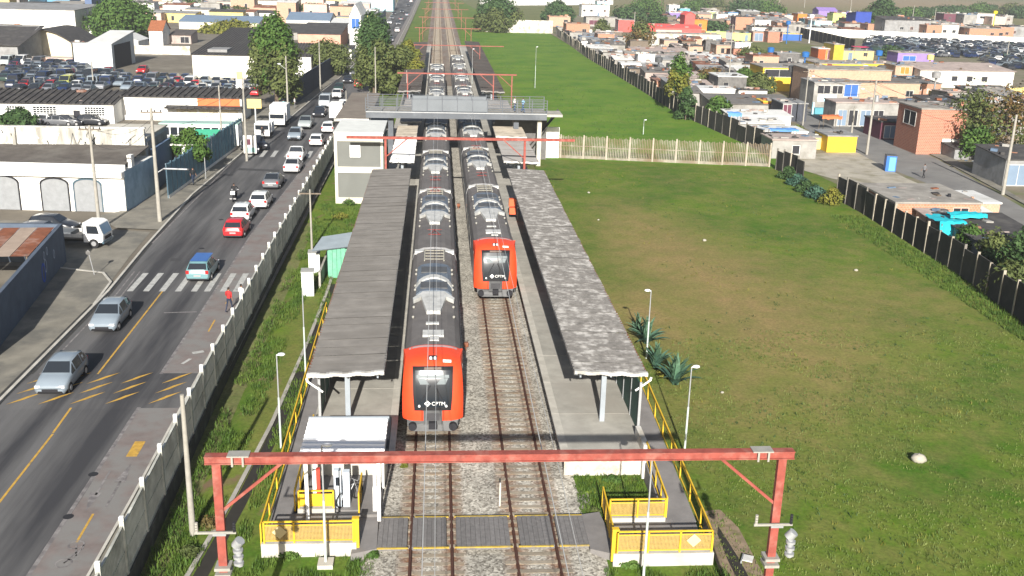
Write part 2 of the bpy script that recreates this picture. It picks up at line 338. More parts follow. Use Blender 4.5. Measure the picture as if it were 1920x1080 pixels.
# pavements on the town side, with the side street between them
sheet('pavement', [(-23.08, 20), (-22.88, 50), (-22.98, 66), (-23.4, 71), (-24.6, 73.2), (-28.4, 74.5), (-27.7, 72), (-25.9, 58), (-23.6, 20)], .12, PAVE)
sheet('pavement', [(-23.8, 86), (-24.28, 100), (-23.78, 119), (-23.38, 133), (-21.98, 153), (-20.98, 183), (-19.58, 215), (-18.78, 260), (-20.18, 350), (-21.4, 450), (-24, 450), (-25, 300), (-26, 200), (-27, 160), (-28, 130), (-28, 94), (-30.5, 90.6), (-27.5, 86.5)], .12, PAVE)
mb = MB(); mb.poly([(-23.0, 66), (-23.4, 71), (-24.6, 73.2), (-28.4, 74.6), (-28.3, 74.75), (-24.5, 73.4), (-23.25, 71.1), (-22.82, 66)], -.05, .14); tag(mb.build('kerb', CONCL), kind='structure')
sheet('side_street', [(-23.4, 71), (-24.6, 73.3), (-28.4, 74.8), (-29, 75), (-60, 78), (-60, 92), (-35, 89), (-30.5, 88.4), (-27.5, 86.3), (-24.4, 85.6), (-24.0, 78)], .002, PAVE)

def stripes(name, quads, M, z=.008, kind='structure'):
    mb = MB()
    for q in quads: mb.poly(q, z, z)
    return tag(mb.build(name, M), kind=kind)
MARKW = mat('road_paint_white', (.42, .42, .4), .8, .3, 3, c2=(.15, .15, .15), c2amt=.35, c2scale=2)
MARKWF = mat('faded_lane_paint', (.24, .225, .22), .85, .3, 3, c2=(.13, .12, .12), c2amt=.5, c2scale=2)
MARKY = mat('road_paint_yellow', (.5, .3, .055), .8, .3, 3, c2=(.14, .12, .08), c2amt=.35, c2scale=1.6)
def seg(x0, y0, x1, y1, wd): 
    d = Vector((x1 - x0, y1 - y0)).normalized(); nx, ny = -d.y * wd / 2, d.x * wd / 2
    return [(x0 + nx, y0 + ny), (x1 + nx, y1 + ny), (x1 - nx, y1 - ny), (x0 - nx, y0 - ny)]
stripes('centre_line', [seg(-18.4, 25, -18.75, 46.5, .11), seg(-18.78, 46.6, -18.95, 50.5, .11), seg(-18.95, 52.5, -19.25, 69.2, .11)], MARKY)
stripes('edge_line', [seg(-15.3, 25, -15.55, 60, .18), seg(-15.55, 60, -15.85, 85, .14), seg(-15.85, 85, -15.1, 118, .12), seg(-22.1, 50, -22.2, 66, .1), seg(-23.3, 82, -23.7, 122, .12), seg(-22.1, 66.5, -22.5, 74, .1), seg(-21.7, 67, -22.1, 74, .1)], MARKWF)
KERB_SHADE = mat('kerb_edge_shade', (.045, .044, .042), .9, .3, 2)  # shadow lines of the pavement edges, put in as dark colour
stripes('gutter', [[(xa, ya), (xb, yb), (xb + .22, yb), (xa + .22, ya)] for (xa, ya), (xb, yb) in zip(KL[:9], KL[1:9])], KERB_SHADE, .006)  # painted shade strip along the foot of the kerb
stripes('gutter', [[(-23.1, 20), (-22.9, 50), (-22.98, 66), (-23.12, 66), (-23.06, 50), (-23.3, 20)]], KERB_SHADE, .135)  # second painted shade strip, on top of the pavement edge
stripes('zebra_crossing', [[(x, 69.2), (x + .42, 69.2), (x + .35, 73.6), (x - .07, 73.6)] for x in (-21.7, -20.6, -19.5, -18.4, -17.3, -16.4, -15.3, -14.4)], MARKW)
stripes('zebra_crossing', [[(x, 121.2), (x + .5, 121.2), (x + .4, 125.5), (x - .1, 125.5)] for x in (-22.6, -21.2, -19.9, -18.3, -17, -15.7, -14.4)], MARKW)
hp = []
for x in (-22.2, -20.6, -19.0, -17.2, -15.0):
    for k in range(3): hp.append([(x - .1, 49.9 + k * 1.35), (x + .55, 50.5 + k * 1.35), (x + 1.25, 51.5 + k * 1.35), (x + .6, 50.95 + k * 1.35)])
mb = MB(); mb.prism_x([(49.4, 0), (50.6, .055), (53, .055), (54.3, 0)], -22.6, -13.3); tag(mb.build('speed_hump', ASPH), kind='structure')
stripes('hump_marking', hp, MARKY, .062)
stripes('cycle_centre_line', [seg(-14.35, y, -14.4, y + 2.2, .1) for y in (36.6, 61, 66.5)] + [seg(-14.3, 44, -14.32, 45.6, .5)], MARKY, .01)
arrow = [seg(-14.05, 39.3, -14.1, 41.6, .1), [(-14.35, 41.5), (-13.85, 41.5), (-14.12, 43.3)], seg(-14.8, 40.4, -14.85, 42.6, .1), [(-15.1, 40.6), (-14.6, 40.6), (-14.78, 39.0)]]
stripes('lane_arrow', arrow, MARKWF, .012)
def ring(cx, cy, r, wd=.07, n=14): return [[(cx + r * cos(2 * pi * k / n), cy + r * sin(2 * pi * k / n)), (cx + r * cos(2 * pi * (k + 1) / n), cy + r * sin(2 * pi * (k + 1) / n)), (cx + (r - wd) * cos(2 * pi * (k + 1) / n), cy + (r - wd) * sin(2 * pi * (k + 1) / n)), (cx + (r - wd) * cos(2 * pi * k / n), cy + (r - wd) * sin(2 * pi * k / n))] for k in range(n)]
cyc = ring(-14.35, 35.1, .33) + ring(-14.3, 36.4, .33) + [seg(-14.35, 35.1, -14.05, 35.6, .07), seg(-14.05, 35.6, -14.3, 36.4, .07), seg(-14.05, 35.6, -14.0, 36.1, .07), seg(-14.35, 35.1, -14.1, 35.9, .07), seg(-13.95, 36.0, -14.0, 36.4, .07)]
stripes('cycle_symbol', cyc, MARKWF, .012)
stripes('arrow_marking', [seg(-14.5, 57.3, -13.9, 57.6, .35), seg(-14.7, 55.6, -14.4, 56.4, .2)], MARKW, .012)
patch = mat('asphalt_patch', (.05, .05, .052), .92, .15, 2)
stripes('asphalt_patch', [[(-18.0, 64.7), (-15.9, 64.9), (-15.9, 64.75), (-18.0, 64.55)]], MARKWF, .005)
stripes('asphalt_patch', [[(-22.2, 113), (-17.6, 112.4), (-17.6, 113.4), (-22.2, 114.2)], [(-20.6, 76.8), (-19.8, 76.8), (-19.9, 77.6), (-20.7, 77.6)]], patch, .004)
mh = MB()
for x, y in ((-15.5, 42.3), (-15.35, 38.6), (-19.4, 90.2), (-19, 80.5)): mh.tube((x, y, .0), (x, y, .012), .22, n=12)
tag(mh.build('manhole_cover', DARK), kind='structure')

# ------------------------------------------------------------ railway tracks
RAILM = mat('rusty_rail', (.07, .032, .022), .7, .25, 4)
SLEEP = mat('concrete_sleeper', (.29, .25, .195), .95, .3, 3, .15, c2=(.24, .17, .11), c2amt=.4, c2scale=1.5, rnd=.2)
def rail_mesh(L):
    p = [(-.07, -.15), (.07, -.15), (.07, -.13), (.015, -.11), (.015, -.04), (.035, -.03), (.035, 0), (-.035, 0), (-.035, -.03), (-.015, -.04), (-.015, -.11), (-.07, -.13)]
    mb = MB(); mb.prism_y(p, 0, L); return mb.mesh('rail', RAILM)
sm = MB(); sm.box(-1.3, 1.3, -.12, .12, -.27, -.152); sm.box(-.98, -.68, -.1, .1, -.14, -.125); sm.box(.68, .98, -.1, .1, -.14, -.125); sleeper = sm.mesh('sleeper', SLEEP)
RM = rail_mesh(740)
for cx, lab, vis in ((-.21, 'left railway track running under the nearer train', [(20, 46.8), (198, 285)]), (4.03, 'right railway track running under the farther train', [(20, 68), (219, 285)])):
    t = empty('railway_track', (cx, 10, 0), 0, lab, 'railway track', 'railway tracks through the station')
    inst('rail', RM, t, (-.83, 0, 0)); inst('rail', RM, t, (.83, 0, 0))
    for a, b2 in vis:
        y = a
        while y < b2:
            inst('sleeper', sleeper, t, (0, y - 10, R_.uniform(-.012, .008)), R_.uniform(-.01, .01)); y += .62
    far = MB(); y = 285
    while y < 750: far.box(-1.3, 1.3, y - 10.12, y - 9.88, -.27, -.14); y += .62
    tag(far.build('sleeper', SLEEP, t), kind='stuff')
# little balise / track relay boxes between the rails
for x, y in ((1.75, 58.2), (2.0, 96)):
    t = empty('trackside_relay', (x, y, -.17), 0, '%s' % ('small rusty signal box on a stake beside the farther train front' if y < 60 else 'small dark signal box between the trains before the red beam'), 'signal box')
    MB().box(-.15, .15, -.12, .12, .25, .5).build('housing', RUST, t); MB().tube((0, 0, 0), (0, 0, .3), .05).build('stake', RUST, t)
t = empty('marker_post', (2.75, 39.3, -.17), 0, 'short pale marker post in the ballast between the two tracks', 'post')
MB().box(-.035, .035, -.035, .035, 0, 1.15).build('stake', CONCL, t)

# pedestrian level crossing of planks
MAT_P = mat('rubber_crossing_plank', (.165, .158, .155), .9, .25, 5, rnd=.12)
t = empty('pedestrian_crossing', (0, 37, 0), 0, 'grey plank pedestrian crossing edged with yellow over both tracks', 'level crossing')
pw = .2; k = 0; x = -2.3
YELD = mat('worn_yellow_edge', (.42, .3, .05), .8, .3, 3, c2=(.2, .17, .1), c2amt=.4, c2scale=1.5)
pm = MB().box(-pw / 2 + .005, pw / 2 - .005, -1.15, 1.15, -.16, .012).mesh('plank', MAT_P)
while x < 6.15:
    if min(abs(x - r) for r in (-1.04, .62, 3.2, 4.86)) > .13: inst('plank', pm, t, (x, 0, R_.uniform(-.006, .006)))
    x += pw
for a, b2 in ((-2.4, -1.15), (-.93, .5), (.74, 3.08), (3.32, 4.74), (4.98, 6.2)):
    MB().box(a, b2, -1.23, -1.153, -.03, .016).build('yellow_edge', YELD, t); MB().box(a, b2, 1.153, 1.23, -.03, .016).build('yellow_edge', YELD, t)
RAMPC = mat('ramp_concrete', (.19, .18, .175), .93, .2, 1)
tag(MB().poly([(-2.45, 38.2), (-2.4, 35.75), (-3.4, 35.4), (-3.25, 38.6)], -.3, .02).build('crossing_pad', RAMPC), kind='structure')
tag(MB().poly([(6.2, 38.2), (6.2, 35.5), (7.3, 35.0), (7.0, 38.4)], -.3, .02).build('crossing_pad', RAMPC), kind='structure')
# cable trough and drainage channel beside the left ramp
tag(MB().poly([(-8.15, 85), (-8.0, 71), (-8.15, 60), (-8.55, 48), (-9.1, 40), (-9.9, 32), (-9.7, 32), (-8.9, 40), (-8.35, 48), (-7.95, 60), (-7.8, 71), (-7.95, 85)], -.32, -.22).build('drain_kerb', CONC), kind='structure')
tag(MB().poly([(-7.95, 72), (-7.95, 60), (-8.35, 48), (-8.85, 40), (-9.6, 32), (-9.0, 32), (-8.3, 40), (-7.8, 48), (-7.45, 60), (-7.5, 72)], -.298, -.294).build('drain_channel', mat('wet_mud', (.03, .027, .022), .8, .2, 2)), kind='structure')
tag(MB().poly([(12.3, 20), (12.25, 35), (12.05, 37.6), (11.85, 37.0), (11.75, 35), (11.8, 20)], -.296, -.29).build('drain_channel', MATS['wet_mud']), kind='structure')
tag(MB().poly([(11.2, 20), (11.2, 34), (11.35, 37.5), (11.8, 38.9), (12.5, 39), (12.9, 37.5), (12.9, 34), (12.9, 20)], -.299, -.297).build('bare_earth', mat('pale_earth', (.24, .18, .12), .95, .3, 2.5, .2, c2=(.1, .11, .03), c2amt=.4, c2scale=1.6)), kind='structure')
# ------------------------------------------------------------ station platforms
PLAT = mat('platform_concrete', (.36, .345, .305), .92, .22, .9, .08, rnd=.1, c2=(.32, .3, .265), c2amt=.42, c2scale=.3)
EDGE = mat('platform_edge', (.44, .42, .37), .9, .15, 2, c2=(.34, .32, .28), c2amt=.4, c2scale=.8)
def platform(name, x0, x1, ya, yb, edge, label, front):
    t = empty(name, (0, ya, 0), 0, label, 'station platform', 'station platforms')
    L_ = yb - ya
    MB().box(x0, x1, 0, L_, -.35, .93).build('platform_body', CONCL, t)
    slab = MB().box(x0 + .006, x1 - .006, .01, 3.99, .93, 1.0).mesh('platform_slab', PLAT)
    k = 0
    while k * 4 < L_ - 4: inst('platform_slab', slab, t, (0, k * 4, R_.uniform(-.004, .004))); k += 1
    ed = MB().box(*( (edge, edge + .28) if edge < 1 else (edge - .28, edge)), .005, 1.995, .94, 1.02).mesh('edge_slab', EDGE)
    k = 0
    while k * 2 < L_ - 2: inst('edge_slab', ed, t, (0, k * 2, 0)); k += 1
    return t
# left platform: edge towards the track at x=-2.05, right platform at x=5.75
def platform2(lab, xa, xb, ex0, ex1, ya, yb):
    t = empty('station_platform', (0, ya, 0), 0, lab, 'station platform', 'station platforms')
    L_ = yb - ya
    MB().box(xa, xb, 0, L_, -.35, .93).build('platform_body', CONCL, t)
    slab = MB().box(min(xa, xb) + .006, max(xa, xb) - .006, .01, 3.99, .93, 1.0).mesh('platform_slab', PLAT)
    for k in range(int(L_ // 4)): inst('platform_slab', slab, t, (0, k * 4, R_.uniform(-.004, .004)))
    ed = MB().box(ex0, ex1, .01, 3.99, .9, 1.02).mesh('edge_slab', EDGE)
    for k in range(int(L_ // 4)): inst('edge_slab', ed, t, (0, k * 4, 0))
platform2('left station platform beside the nearer train, under the plain grey canopy', -6.0, -2.3, -2.3, -1.92, 41.6, 290)
platform2('right station platform beside the bare track, under the blotchy canopy', 6.1, 9.95, 5.73, 6.1, 42.3, 290)
PLATW = mat('stained_white_wall', (.6, .58, .53), .9, .25, 1.2, .1, c2=(.33, .29, .22), c2amt=.45, c2scale=.7)
t = empty('platform_end_wall', (0, 42.2, 0), 0, 'stained white end wall of the right platform above the grass', 'wall')
MB().box(5.9, 9.5, -.12, .09, -.35, 1.015).build('wall', PLATW, t)
MB().box(9.5, 9.75, -.5, 1.6, -.2, 1.5).build('pillar', PLATW, t)
tag(MB().poly([(6.0, 42.2), (9.5, 42.2), (9.45, 38.2), (7.3, 38.2), (7.2, 40.5), (6.2, 40.8)], -.3, -.2).build('grass_bank', STRIP), kind='structure')

# ramps and low decks at the platform ends
def deck(prof, x0, x1, nm):                       # prof = (y,z) top profile
    mb = MB(); p = [(prof[0][0], -.4)] + [(prof[-1][0], -.4)]
    q = [(a, b) for a, b in prof]; mb.prism_x([(q[0][0], -.4)] + q + [(q[-1][0], -.4)], x0, x1)
    return tag(mb.build(nm, RAMPC), kind='structure')
deck([(35.95, .12), (38.3, .2)], -6.9, -3.3, 'ramp_landing')
deck([(38.303, .2), (61, 1.0), (62, 1.0)], -6.93, -6.03, 'access_ramp')
deck([(38.6, .15), (41.55, .22)], -5.9, -2.6, 'ticket_floor')
deck([(34.9, .12), (37.2, .2)], 7.15, 10.9, 'ramp_landing')
deck([(37.203, .2), (48.5, 1.0), (50, 1.0)], 9.98, 10.95, 'access_ramp')
deck([(37.2, .2), (42.0, .65)], 9.62, 9.976, 'ramp_shoulder')
tag(MB().box(-3.3, -2.4, 38.2, 41.5, -.35, .15).build('walkway', RAMPC), kind='structure')
tag(MB().box(-6.95, -3.2, 35.75, 35.94, -.4, .3).build('parapet', CONCL), kind='structure')
tag(MB().box(7.0, 11.05, 34.68, 34.89, -.45, .27).build('parapet', CONCL), kind='structure')
tag(MB().box(-5.85, -4.3, 38.3, 38.55, .1, .38).build('parapet', CONCL), kind='structure')
tag(MB().box(7.2, 9.62, 37.21, 37.4, .1, .38).build('parapet', CONCL), kind='structure')

# yellow guard rails: top rail, posts and a wire infill between them
def mesh_infill(L_, h, n=.055, w=.026):
    mb = MB(); k = 0; x = .05
    while x < L_ - .05: mb.box(x, x + w, -.004, .004, .12, h - .12); x += n
    z = .14
    while z < h - .14: mb.box(.05, L_ - .05, -.007, -.003, z, z + w); z += n
    return mb
def guard(a, b, z0, z1, n, label, solid=False, h=.95, fill=True, group='yellow guard rails of the access ramps', caps=()):
    a = Vector(a); b = Vector(b); L_ = (b - a).length; ang = math.atan2(b.y - a.y, b.x - a.x)
    t = empty('guard_rail', (a.x, a.y, z0), ang, label, 'guard rail', group)
    sl = (z1 - z0) / L_; Ls = L_ / n
    MB().bar((0, 0, h), (L_, 0, h + z1 - z0), .06, .06).build('top_rail', YEL, t)
    MB().bar((0, 0, .1), (L_, 0, .1 + z1 - z0), .04, .04).build('bottom_rail', YEL, t)
    MB().bar((0, 0, h - .16), (L_, 0, h - .16 + z1 - z0), .035, .035).build('middle_rail', YEL, t)
    pm = MB().box(-.035, .035, -.03, .03, 0, h).mesh('post', YEL)
    for k in range(n + 1): inst('post', pm, t, (k * Ls, 0, k * Ls * sl))
    im = (MB().box(.05, Ls - .05, -.01, .01, .13, h - .14) if solid else mesh_infill(Ls, h)).mesh('infill', YEL if solid else YELM)
    for k in range(n if fill else 0):
        o = inst('infill', im, t, (k * Ls, 0, k * Ls * sl))
        if sl: o.rotation_euler = (0, -math.atan(sl), 0)
    return t
guard((-6.82, 35.84, 0), (-3.3, 35.84, 0), .3, .3, 3, 'yellow mesh guard rail across the front of the left ramp landing')
guard((7.1, 34.78, 0), (10.95, 34.78, 0), .27, .27, 3, 'yellow mesh guard rail across the front of the right landing with a pale diamond sign')
guard((-5.8, 38.42, 0), (-4.35, 38.42, 0), .38, .38, 1, 'short solid yellow rail panel in front of the red and white posts', True, .8)
guard((7.25, 37.3, 0), (9.6, 37.3, 0), .38, .38, 2, 'second yellow rail panel behind the front one on the right landing', False, .85)
guard((-6.95, 35.9, 0), (-6.95, 61, 0), .15, 1.0, 12, 'long yellow rail on the grass side of the left access ramp', fill=False)
guard((-5.97, 38.5, 0), (-5.97, 45.5, 0), .2, .45, 4, 'yellow rail between the left ramp and the ticket floor', fill=False)
guard((10.98, 34.8, 0), (10.98, 50, 0), .15, 1.0, 8, 'long yellow rail on the field side of the right access ramp', fill=False)
guard((9.68, 37.4, 0), (9.68, 41.9, 0), .3, .65, 4, 'yellow rail on the track side of the right access ramp', fill=False)
guard((7.05, 35.0, 0), (7.15, 38.6, 0), .1, .15, 3, 'orange yellow side rail facing the tracks on the right landing', False, .95)
guard((-3.28, 38.3, 0), (-3.28, 40.1, 0), .15, .15, 2, 'yellow rail end beside the tall white post of the left landing')
for x, y, lab in ((-3.22, 35.95, 'thick yellow corner post at the left landing by the crossing'), (7.05, 34.85, 'thick yellow corner post at the right landing by the crossing')):
    t = empty('corner_post', (x, y, .0), 0, lab, 'post', 'thick yellow corner posts')
    MB().box(-.13, .13, -.1, .1, -.1, 1.3).build('post', YEL, t); MB().box(-.14, .14, -.11, .11, 1.3, 1.34).build('cap', YEL, t)
for x, y, lab in ((-6.2, 35.78, 'pale diamond sign at the left end of the left front rail'), (10.2, 34.72, 'pale diamond sign at the right end of the right front rail')):
    o = MB().box(-.21, .21, -.008, .008, -.21, .21).build('diamond_sign', mat('sign_back', (.62, .5, .28), .6, .1), loc=(x, y, .82)); o.rotation_euler = (0, pi / 4, 0); tag(o, lab, 'sign', 'diamond signs on the front rails')

# small white canopy with its posts, gate posts and barrier
t = empty('entrance_canopy', (0, 37.4, 0), 0, 'small white corrugated canopy over the entrance of the left platform', 'canopy')
CORW = mat('white_roof_sheet', (.78, .79, .8), .45, .08, 1.5, c2=(.55, .55, .54), c2amt=.36, c2scale=.6)
sh = MB(); N = 9
pr = []
for k in range(N * 4 + 1):
    y = k * .4 / 4; pr.append((y, 3.3 + (0.14 if (k % 4) in (1, 2) else 0)))
for k in range(len(pr) - 1): sh.quad((-5.55, pr[k][0], pr[k][1]), (-2.15, pr[k][0], pr[k][1] - .06), (-2.15, pr[k + 1][0], pr[k + 1][1] - .06), (-5.55, pr[k + 1][0], pr[k + 1][1]))
sh.build('roof_sheet', CORW, t)
MB().box(-5.6, -2.1, -.05, 0, 3.12, 3.36).build('fascia', WHITE, t); MB().box(-2.1, -2.0, -.05, 3.7, 3.0, 3.32).build('gutter', DARK, t); MB().box(-5.6, -2.1, 3.62, 3.7, 3.1, 3.36).build('rear_beam', STEELG, t)
for x, y in ((-5.35, .4), (-2.4, .4), (-5.35, 3.2), (-2.4, 3.2)): MB().box(x - .07, x + .07, y - .07, y + .07, .1, 3.2).build('post', WHITE, t)
t = empty('gate_post', (-5.05, 38.75, .1), 0, 'white and red gate post in front of the small white canopy', 'post')
MB().box(-.17, -.02, -.1, .1, 0, 1.9).build('white_side', WHITE, t); MB().box(-.02, .14, -.1, .1, 0, 1.95).build('red_side', mat('signal_red', (.6, .06, .04), .5, .1), t)
t = empty('gate_cabinet', (-4.1, 38.95, .1), 0, 'pale blue white ticket cabinet under the small white canopy', 'cabinet')
MB().box(-.25, .05, -.15, .15, 0, 1.8).build('cabinet', mat('pale_blue_metal', (.55, .62, .7), .4, .1), t); MB().box(.12, .4, -.1, .2, 0, 1.7).build('side_cabinet', mat('pale_blue_metal', (.55, .62, .7)), t); MB().box(-.18, -.02, -.16, -.15, 1.1, 1.5).build('display', GLASS, t)
t = empty('barrier_post', (-2.62, 38.55, .02), 0, 'tall slim white post by the crossing at the left landing', 'post')
MB().box(-.08, .08, -.08, .08, 0, 1.25).build('lower_post', WHITE, t); MB().box(-.06, .06, -.06, .06, 1.25, 2.3).build('upper_post', WHITE, t)
t = empty('parked_bicycle', (-3.75, 39.2, .17), .9, 'bicycle leaning beside the ticket cabinet at the left landing', 'bicycle')
mb = MB(); 
for cx in (-.5, .5):
    mw = MB()
    for k in range(12): mw.bar((cx + .32 * cos(pi * k / 6), 0, .33 + .32 * sin(pi * k / 6)), (cx + .32 * cos(pi * (k + 1) / 6), 0, .33 + .32 * sin(pi * (k + 1) / 6)), .035, .035)
    mw.build('wheel', BLACK, t)
for a, b2 in (((-.5, 0, .33), (-.1, 0, .33)), ((-.1, 0, .33), (-.25, 0, .85)), ((-.25, 0, .75), (.3, 0, .8)), ((-.1, 0, .33), (.3, 0, .8)), ((.3, 0, .95), (.5, 0, .33)), ((-.5, 0, .33), (-.25, 0, .75))): mb.tube(a, b2, .02, n=5)
mb.build('frame', ZINC, t); MB().box(-.38, -.14, -.06, .06, .85, .9).build('saddle', BLACK, t); MB().tube((.28, -.25, 1), (.28, .25, 1), .016, n=5).build('handlebar', ZINC, t)

# ------------------------------------------------------------ canopies of fibre-cement sheets
def corr_sheet(w_, L_, M, zin, zout, pitch=.18, amp=.035, nm='roof_sheet'):
    mb = MB(); n = int(L_ / pitch) * 4; cols = 2; rows = []
    for k in range(n + 1):
        y = L_ * k / n; z = amp * cos(2 * pi * k / 4)
        rows.append([(0, y, zin + z), (w_, y, zout + z)])
    vs = [p for r in rows for p in r]; fs = [(2 * k, 2 * k + 1, 2 * k + 3, 2 * k + 2) for k in range(n)]
    mb.add(vs, fs, 0, False); return mb.mesh(nm, M)
def canopy(x0, x1, ya, yb, z0, z1, M, label, side, posts=True, wall=True, pitch=.22, edgeM=None):
    pitch = .37
    t = empty('platform_canopy', (x0, ya, 0), 0, label, 'canopy', 'station platform canopies')
    W_ = x1 - x0; L_ = yb - ya; n = max(1, round(L_ / 1.1)); l = L_ / n
    sm = corr_sheet(W_, l + .03, M, z0, z1, pitch)
    for k in range(n): inst('roof_sheet', sm, t, (R_.uniform(-.03, .03), k * l, .03 + R_.uniform(-.008, .01))).rotation_euler = (-.012, R_.uniform(-.003, .003), 0)
    # wavy white edge flashing at the near end
    fl = MB(); pts = [(W_ * k / 24, z0 + (z1 - z0) * k / 24 + .03 * sin(k * .9)) for k in range(25)]
    for (xa, za), (xb, zb) in zip(pts, pts[1:]): fl.box(xa, xb, -.1, .12, min(za, zb) - .1, max(za, zb) + .045)
    fl.build('end_flashing', edgeM or WHITEW, t)
    MB().box(W_ - .06, W_ + .02, 0, L_, z1 - .16, z1 + .01).build('gutter', CONCD if side < 0 else RUST, t)
    MB().box(-.02, .06, 0, L_, z0 - .16, z0 + .01).build('gutter', RUST if side < 0 else CONCD, t)
    cx = W_ * .5 if side < 0 else W_ * .45
    if posts:
        pm = MB().box(-.12, .12, -.1, .1, .98, min(z0, z1) - .3).mesh('post', STEELG)
        bm_ = MB().box(.1, W_ - .1, -.07, .07, min(z0, z1) - .38, min(z0, z1) - .16).mesh('beam', STEELG)
        k = .9
        while k < L_: inst('post', pm, t, (cx, k, 0)); inst('beam', bm_, t, (0, k, 0)); k += 6
    for px in (.3, W_ * .5, W_ - .3): MB().box(px - .04, px + .04, 0, L_, min(z0, z1) - .16, min(z0, z1) - .06).build('purlin', STEELG, t)
    return t
canopy(-6.1, -2.5, 44.6, 94.4, 3.85, 4.0, FIBRO, 'long plain grey corrugated canopy over the left platform', -1)
canopy(6.55, 10.1, 44.6, 94.9, 4.0, 3.85, FIBROP, 'long grey corrugated canopy blotched with white lichen over the right platform', 1)
TAN = mat('weathered_tan_roof', (.36, .32, .26), .9, .2, 1.2, c2=(.25, .22, .18), c2amt=.45, c2scale=.7)
GREYR = mat('smooth_grey_roof', (.25, .24, .23), .9, .15, 1, c2=(.2, .17, .15), c2amt=.4, c2scale=.6)
canopy(-4.65, -2.3, 98.0, 110.9, 4.05, 4.0, WHITE, 'bright white roof section of the left canopy behind the second red beam', -1, edgeM=WHITE)
canopy(-4.7, -2.35, 112.6, 120.5, 4.0, 4.05, TAN, 'tan weathered roof section of the left canopy before the footbridge', -1)
canopy(6.5, 10.0, 99.0, 112.0, 3.95, 3.85, GREYR, 'smooth grey roof section of the right canopy behind the second red beam', 1)
canopy(6.5, 10.0, 113.6, 121.2, 4.05, 4.0, TAN, 'tan weathered roof section of the right canopy before the footbridge', 1)
canopy(-4.6, -2.0, 124.0, 146.0, 4.0, 4.05, GREYR, 'grey roof section of the left canopy just beyond the footbridge', -1)
canopy(6.7, 9.9, 124.0, 146.0, 4.05, 4.0, GREYR, 'grey roof section of the right canopy just beyond the footbridge', 1)
MOSS = mat('brown_old_roof', (.07, .062, .058), .93, .25, 1.0, c2=(.1, .075, .065), c2amt=.4, c2scale=.25, rnd=.15)
canopy(-6.1, -2.6, 156, 256, 3.85, 4.0, MOSS, 'long brownish canopy over the far left platform beyond the footbridge', -1, edgeM=GREYR)
canopy(6.6, 10.2, 157, 262, 4.0, 3.85, MOSS, 'long brownish canopy over the far right platform beyond the footbridge', 1, edgeM=GREYR)
# downpipes at the near canopy corners
for x, s, lab in ((-6.1, 1, 'white downpipe elbow at the near corner of the left canopy'), (10.25, -1, 'white downpipe elbow at the near corner of the right canopy')):
    o = MB().tube((x, 44.45, 3.75), (x + .05 * s, 44.4, 3.6), .06).tube((x, 44.45, 3.62), (x + .75 * s, 44.35, 3.1), .05).build('downpipe', WHITE); tag(o, lab, 'downpipe', 'canopy downpipes')
# green back walls under the canopies
GREENW = mat('dark_green_panel', (.02, .075, .06), .6, .15, 1)
for x, lab in ((-5.72, 'dark green panel wall under the left canopy'), (9.72, 'dark green panel wall under the right canopy')):
    t = empty('panel_wall', (x, 46.0 if x < 0 else 44.2, 1.0), 0, lab, 'wall', 'green panel walls under the canopies')
    pm = MB().box(-.03, .03, .03, 1.97, .05, 2.45).mesh('panel', GREENW); qm = MB().box(-.06, .06, -.04, .04, 0, 2.6).mesh('post', ZINC)
    for k in range(24): inst('panel', pm, t, (0, k * 2, 0)); inst('post', qm, t, (0, k * 2, 0))

# ------------------------------------------------------------ tall booth left of the tracks
BG = mat('booth_panel_grey', (.14, .145, .135), .7, .1, .6); BB = mat('booth_frame_cream', (.55, .53, .45), .7, .12, 1)
t = empty('station_booth', (0, 98.4, 0), 0, 'tall two storey cream and grey booth left of the platform canopy', 'building')
zt = 6.6
MB().box(-9.95, -5.35, .1, 8.0, -.3, zt).build('wall', BG, t)
MB().box(-10.05, -5.25, 0, 8.1, zt, zt + .12).build('roof', mat('booth_roof', (.62, .63, .6), .8, .12, .8), t)
for a, b2, c, d in ((-10.0, -9.72, -.3, zt), (-5.55, -5.3, -.3, zt)): MB().box(a, b2, -.02, .1, c, d).build('frame_post', BB, t)
MB().box(-9.72, -5.55, -.03, .1, zt - .75, zt - .003).build('frame_band', BB, t); MB().box(-9.72, -5.55, -.03, .1, 2.75, 3.35).build('frame_band', BB, t); MB().box(-9.72, -5.55, -.03, .1, -.3, .3).build('frame_band', BB, t)
MB().box(-8.5, -7.5, -.06, .095, 4.3, 5.5).build('window', mat('white_shutter', (.8, .8, .8), .5, .05), t)
o = MB().box(-5.3, -5.2, .2, 7.9, .8, 5.8).build('side_panel', GREENW, t)

# ------------------------------------------------------------ footbridge
FB = mat('footbridge_steel', (.1, .11, .125), .7, .15, .8, c2=(.14, .15, .165), c2amt=.4, c2scale=.4)
t = empty('footbridge', (2.3, 118.5, 0), 0, 'grey steel footbridge across both tracks and platforms', 'footbridge')
xa, xb = -10.6, 10.4; D = 3.6; zf = 6.0
MB().box(xa, xb, 0, D, zf - .12, zf).build('deck', CONC, t)
MB().box(xa, xb, -.15, -.003, zf - .75, zf + .05).build('girder', FB, t); MB().box(xa, xb, D + .003, D + .15, zf - .75, zf + .05).build('girder', FB, t)
MB().box(xa, xb, -.19, -.152, zf - .1, zf).build('trim', ZINC, t)
pan = MB().box(.02, 1.73, -.02, .02, .05, 1.35).mesh('side_panel', mat('footbridge_panel', (.15, .165, .18), .7, .12, .6))
for yy in (-.05, D + .05):
    for k in range(5): inst('side_panel', pan, t, (-5.3 + k * 1.75, yy, zf + .05))
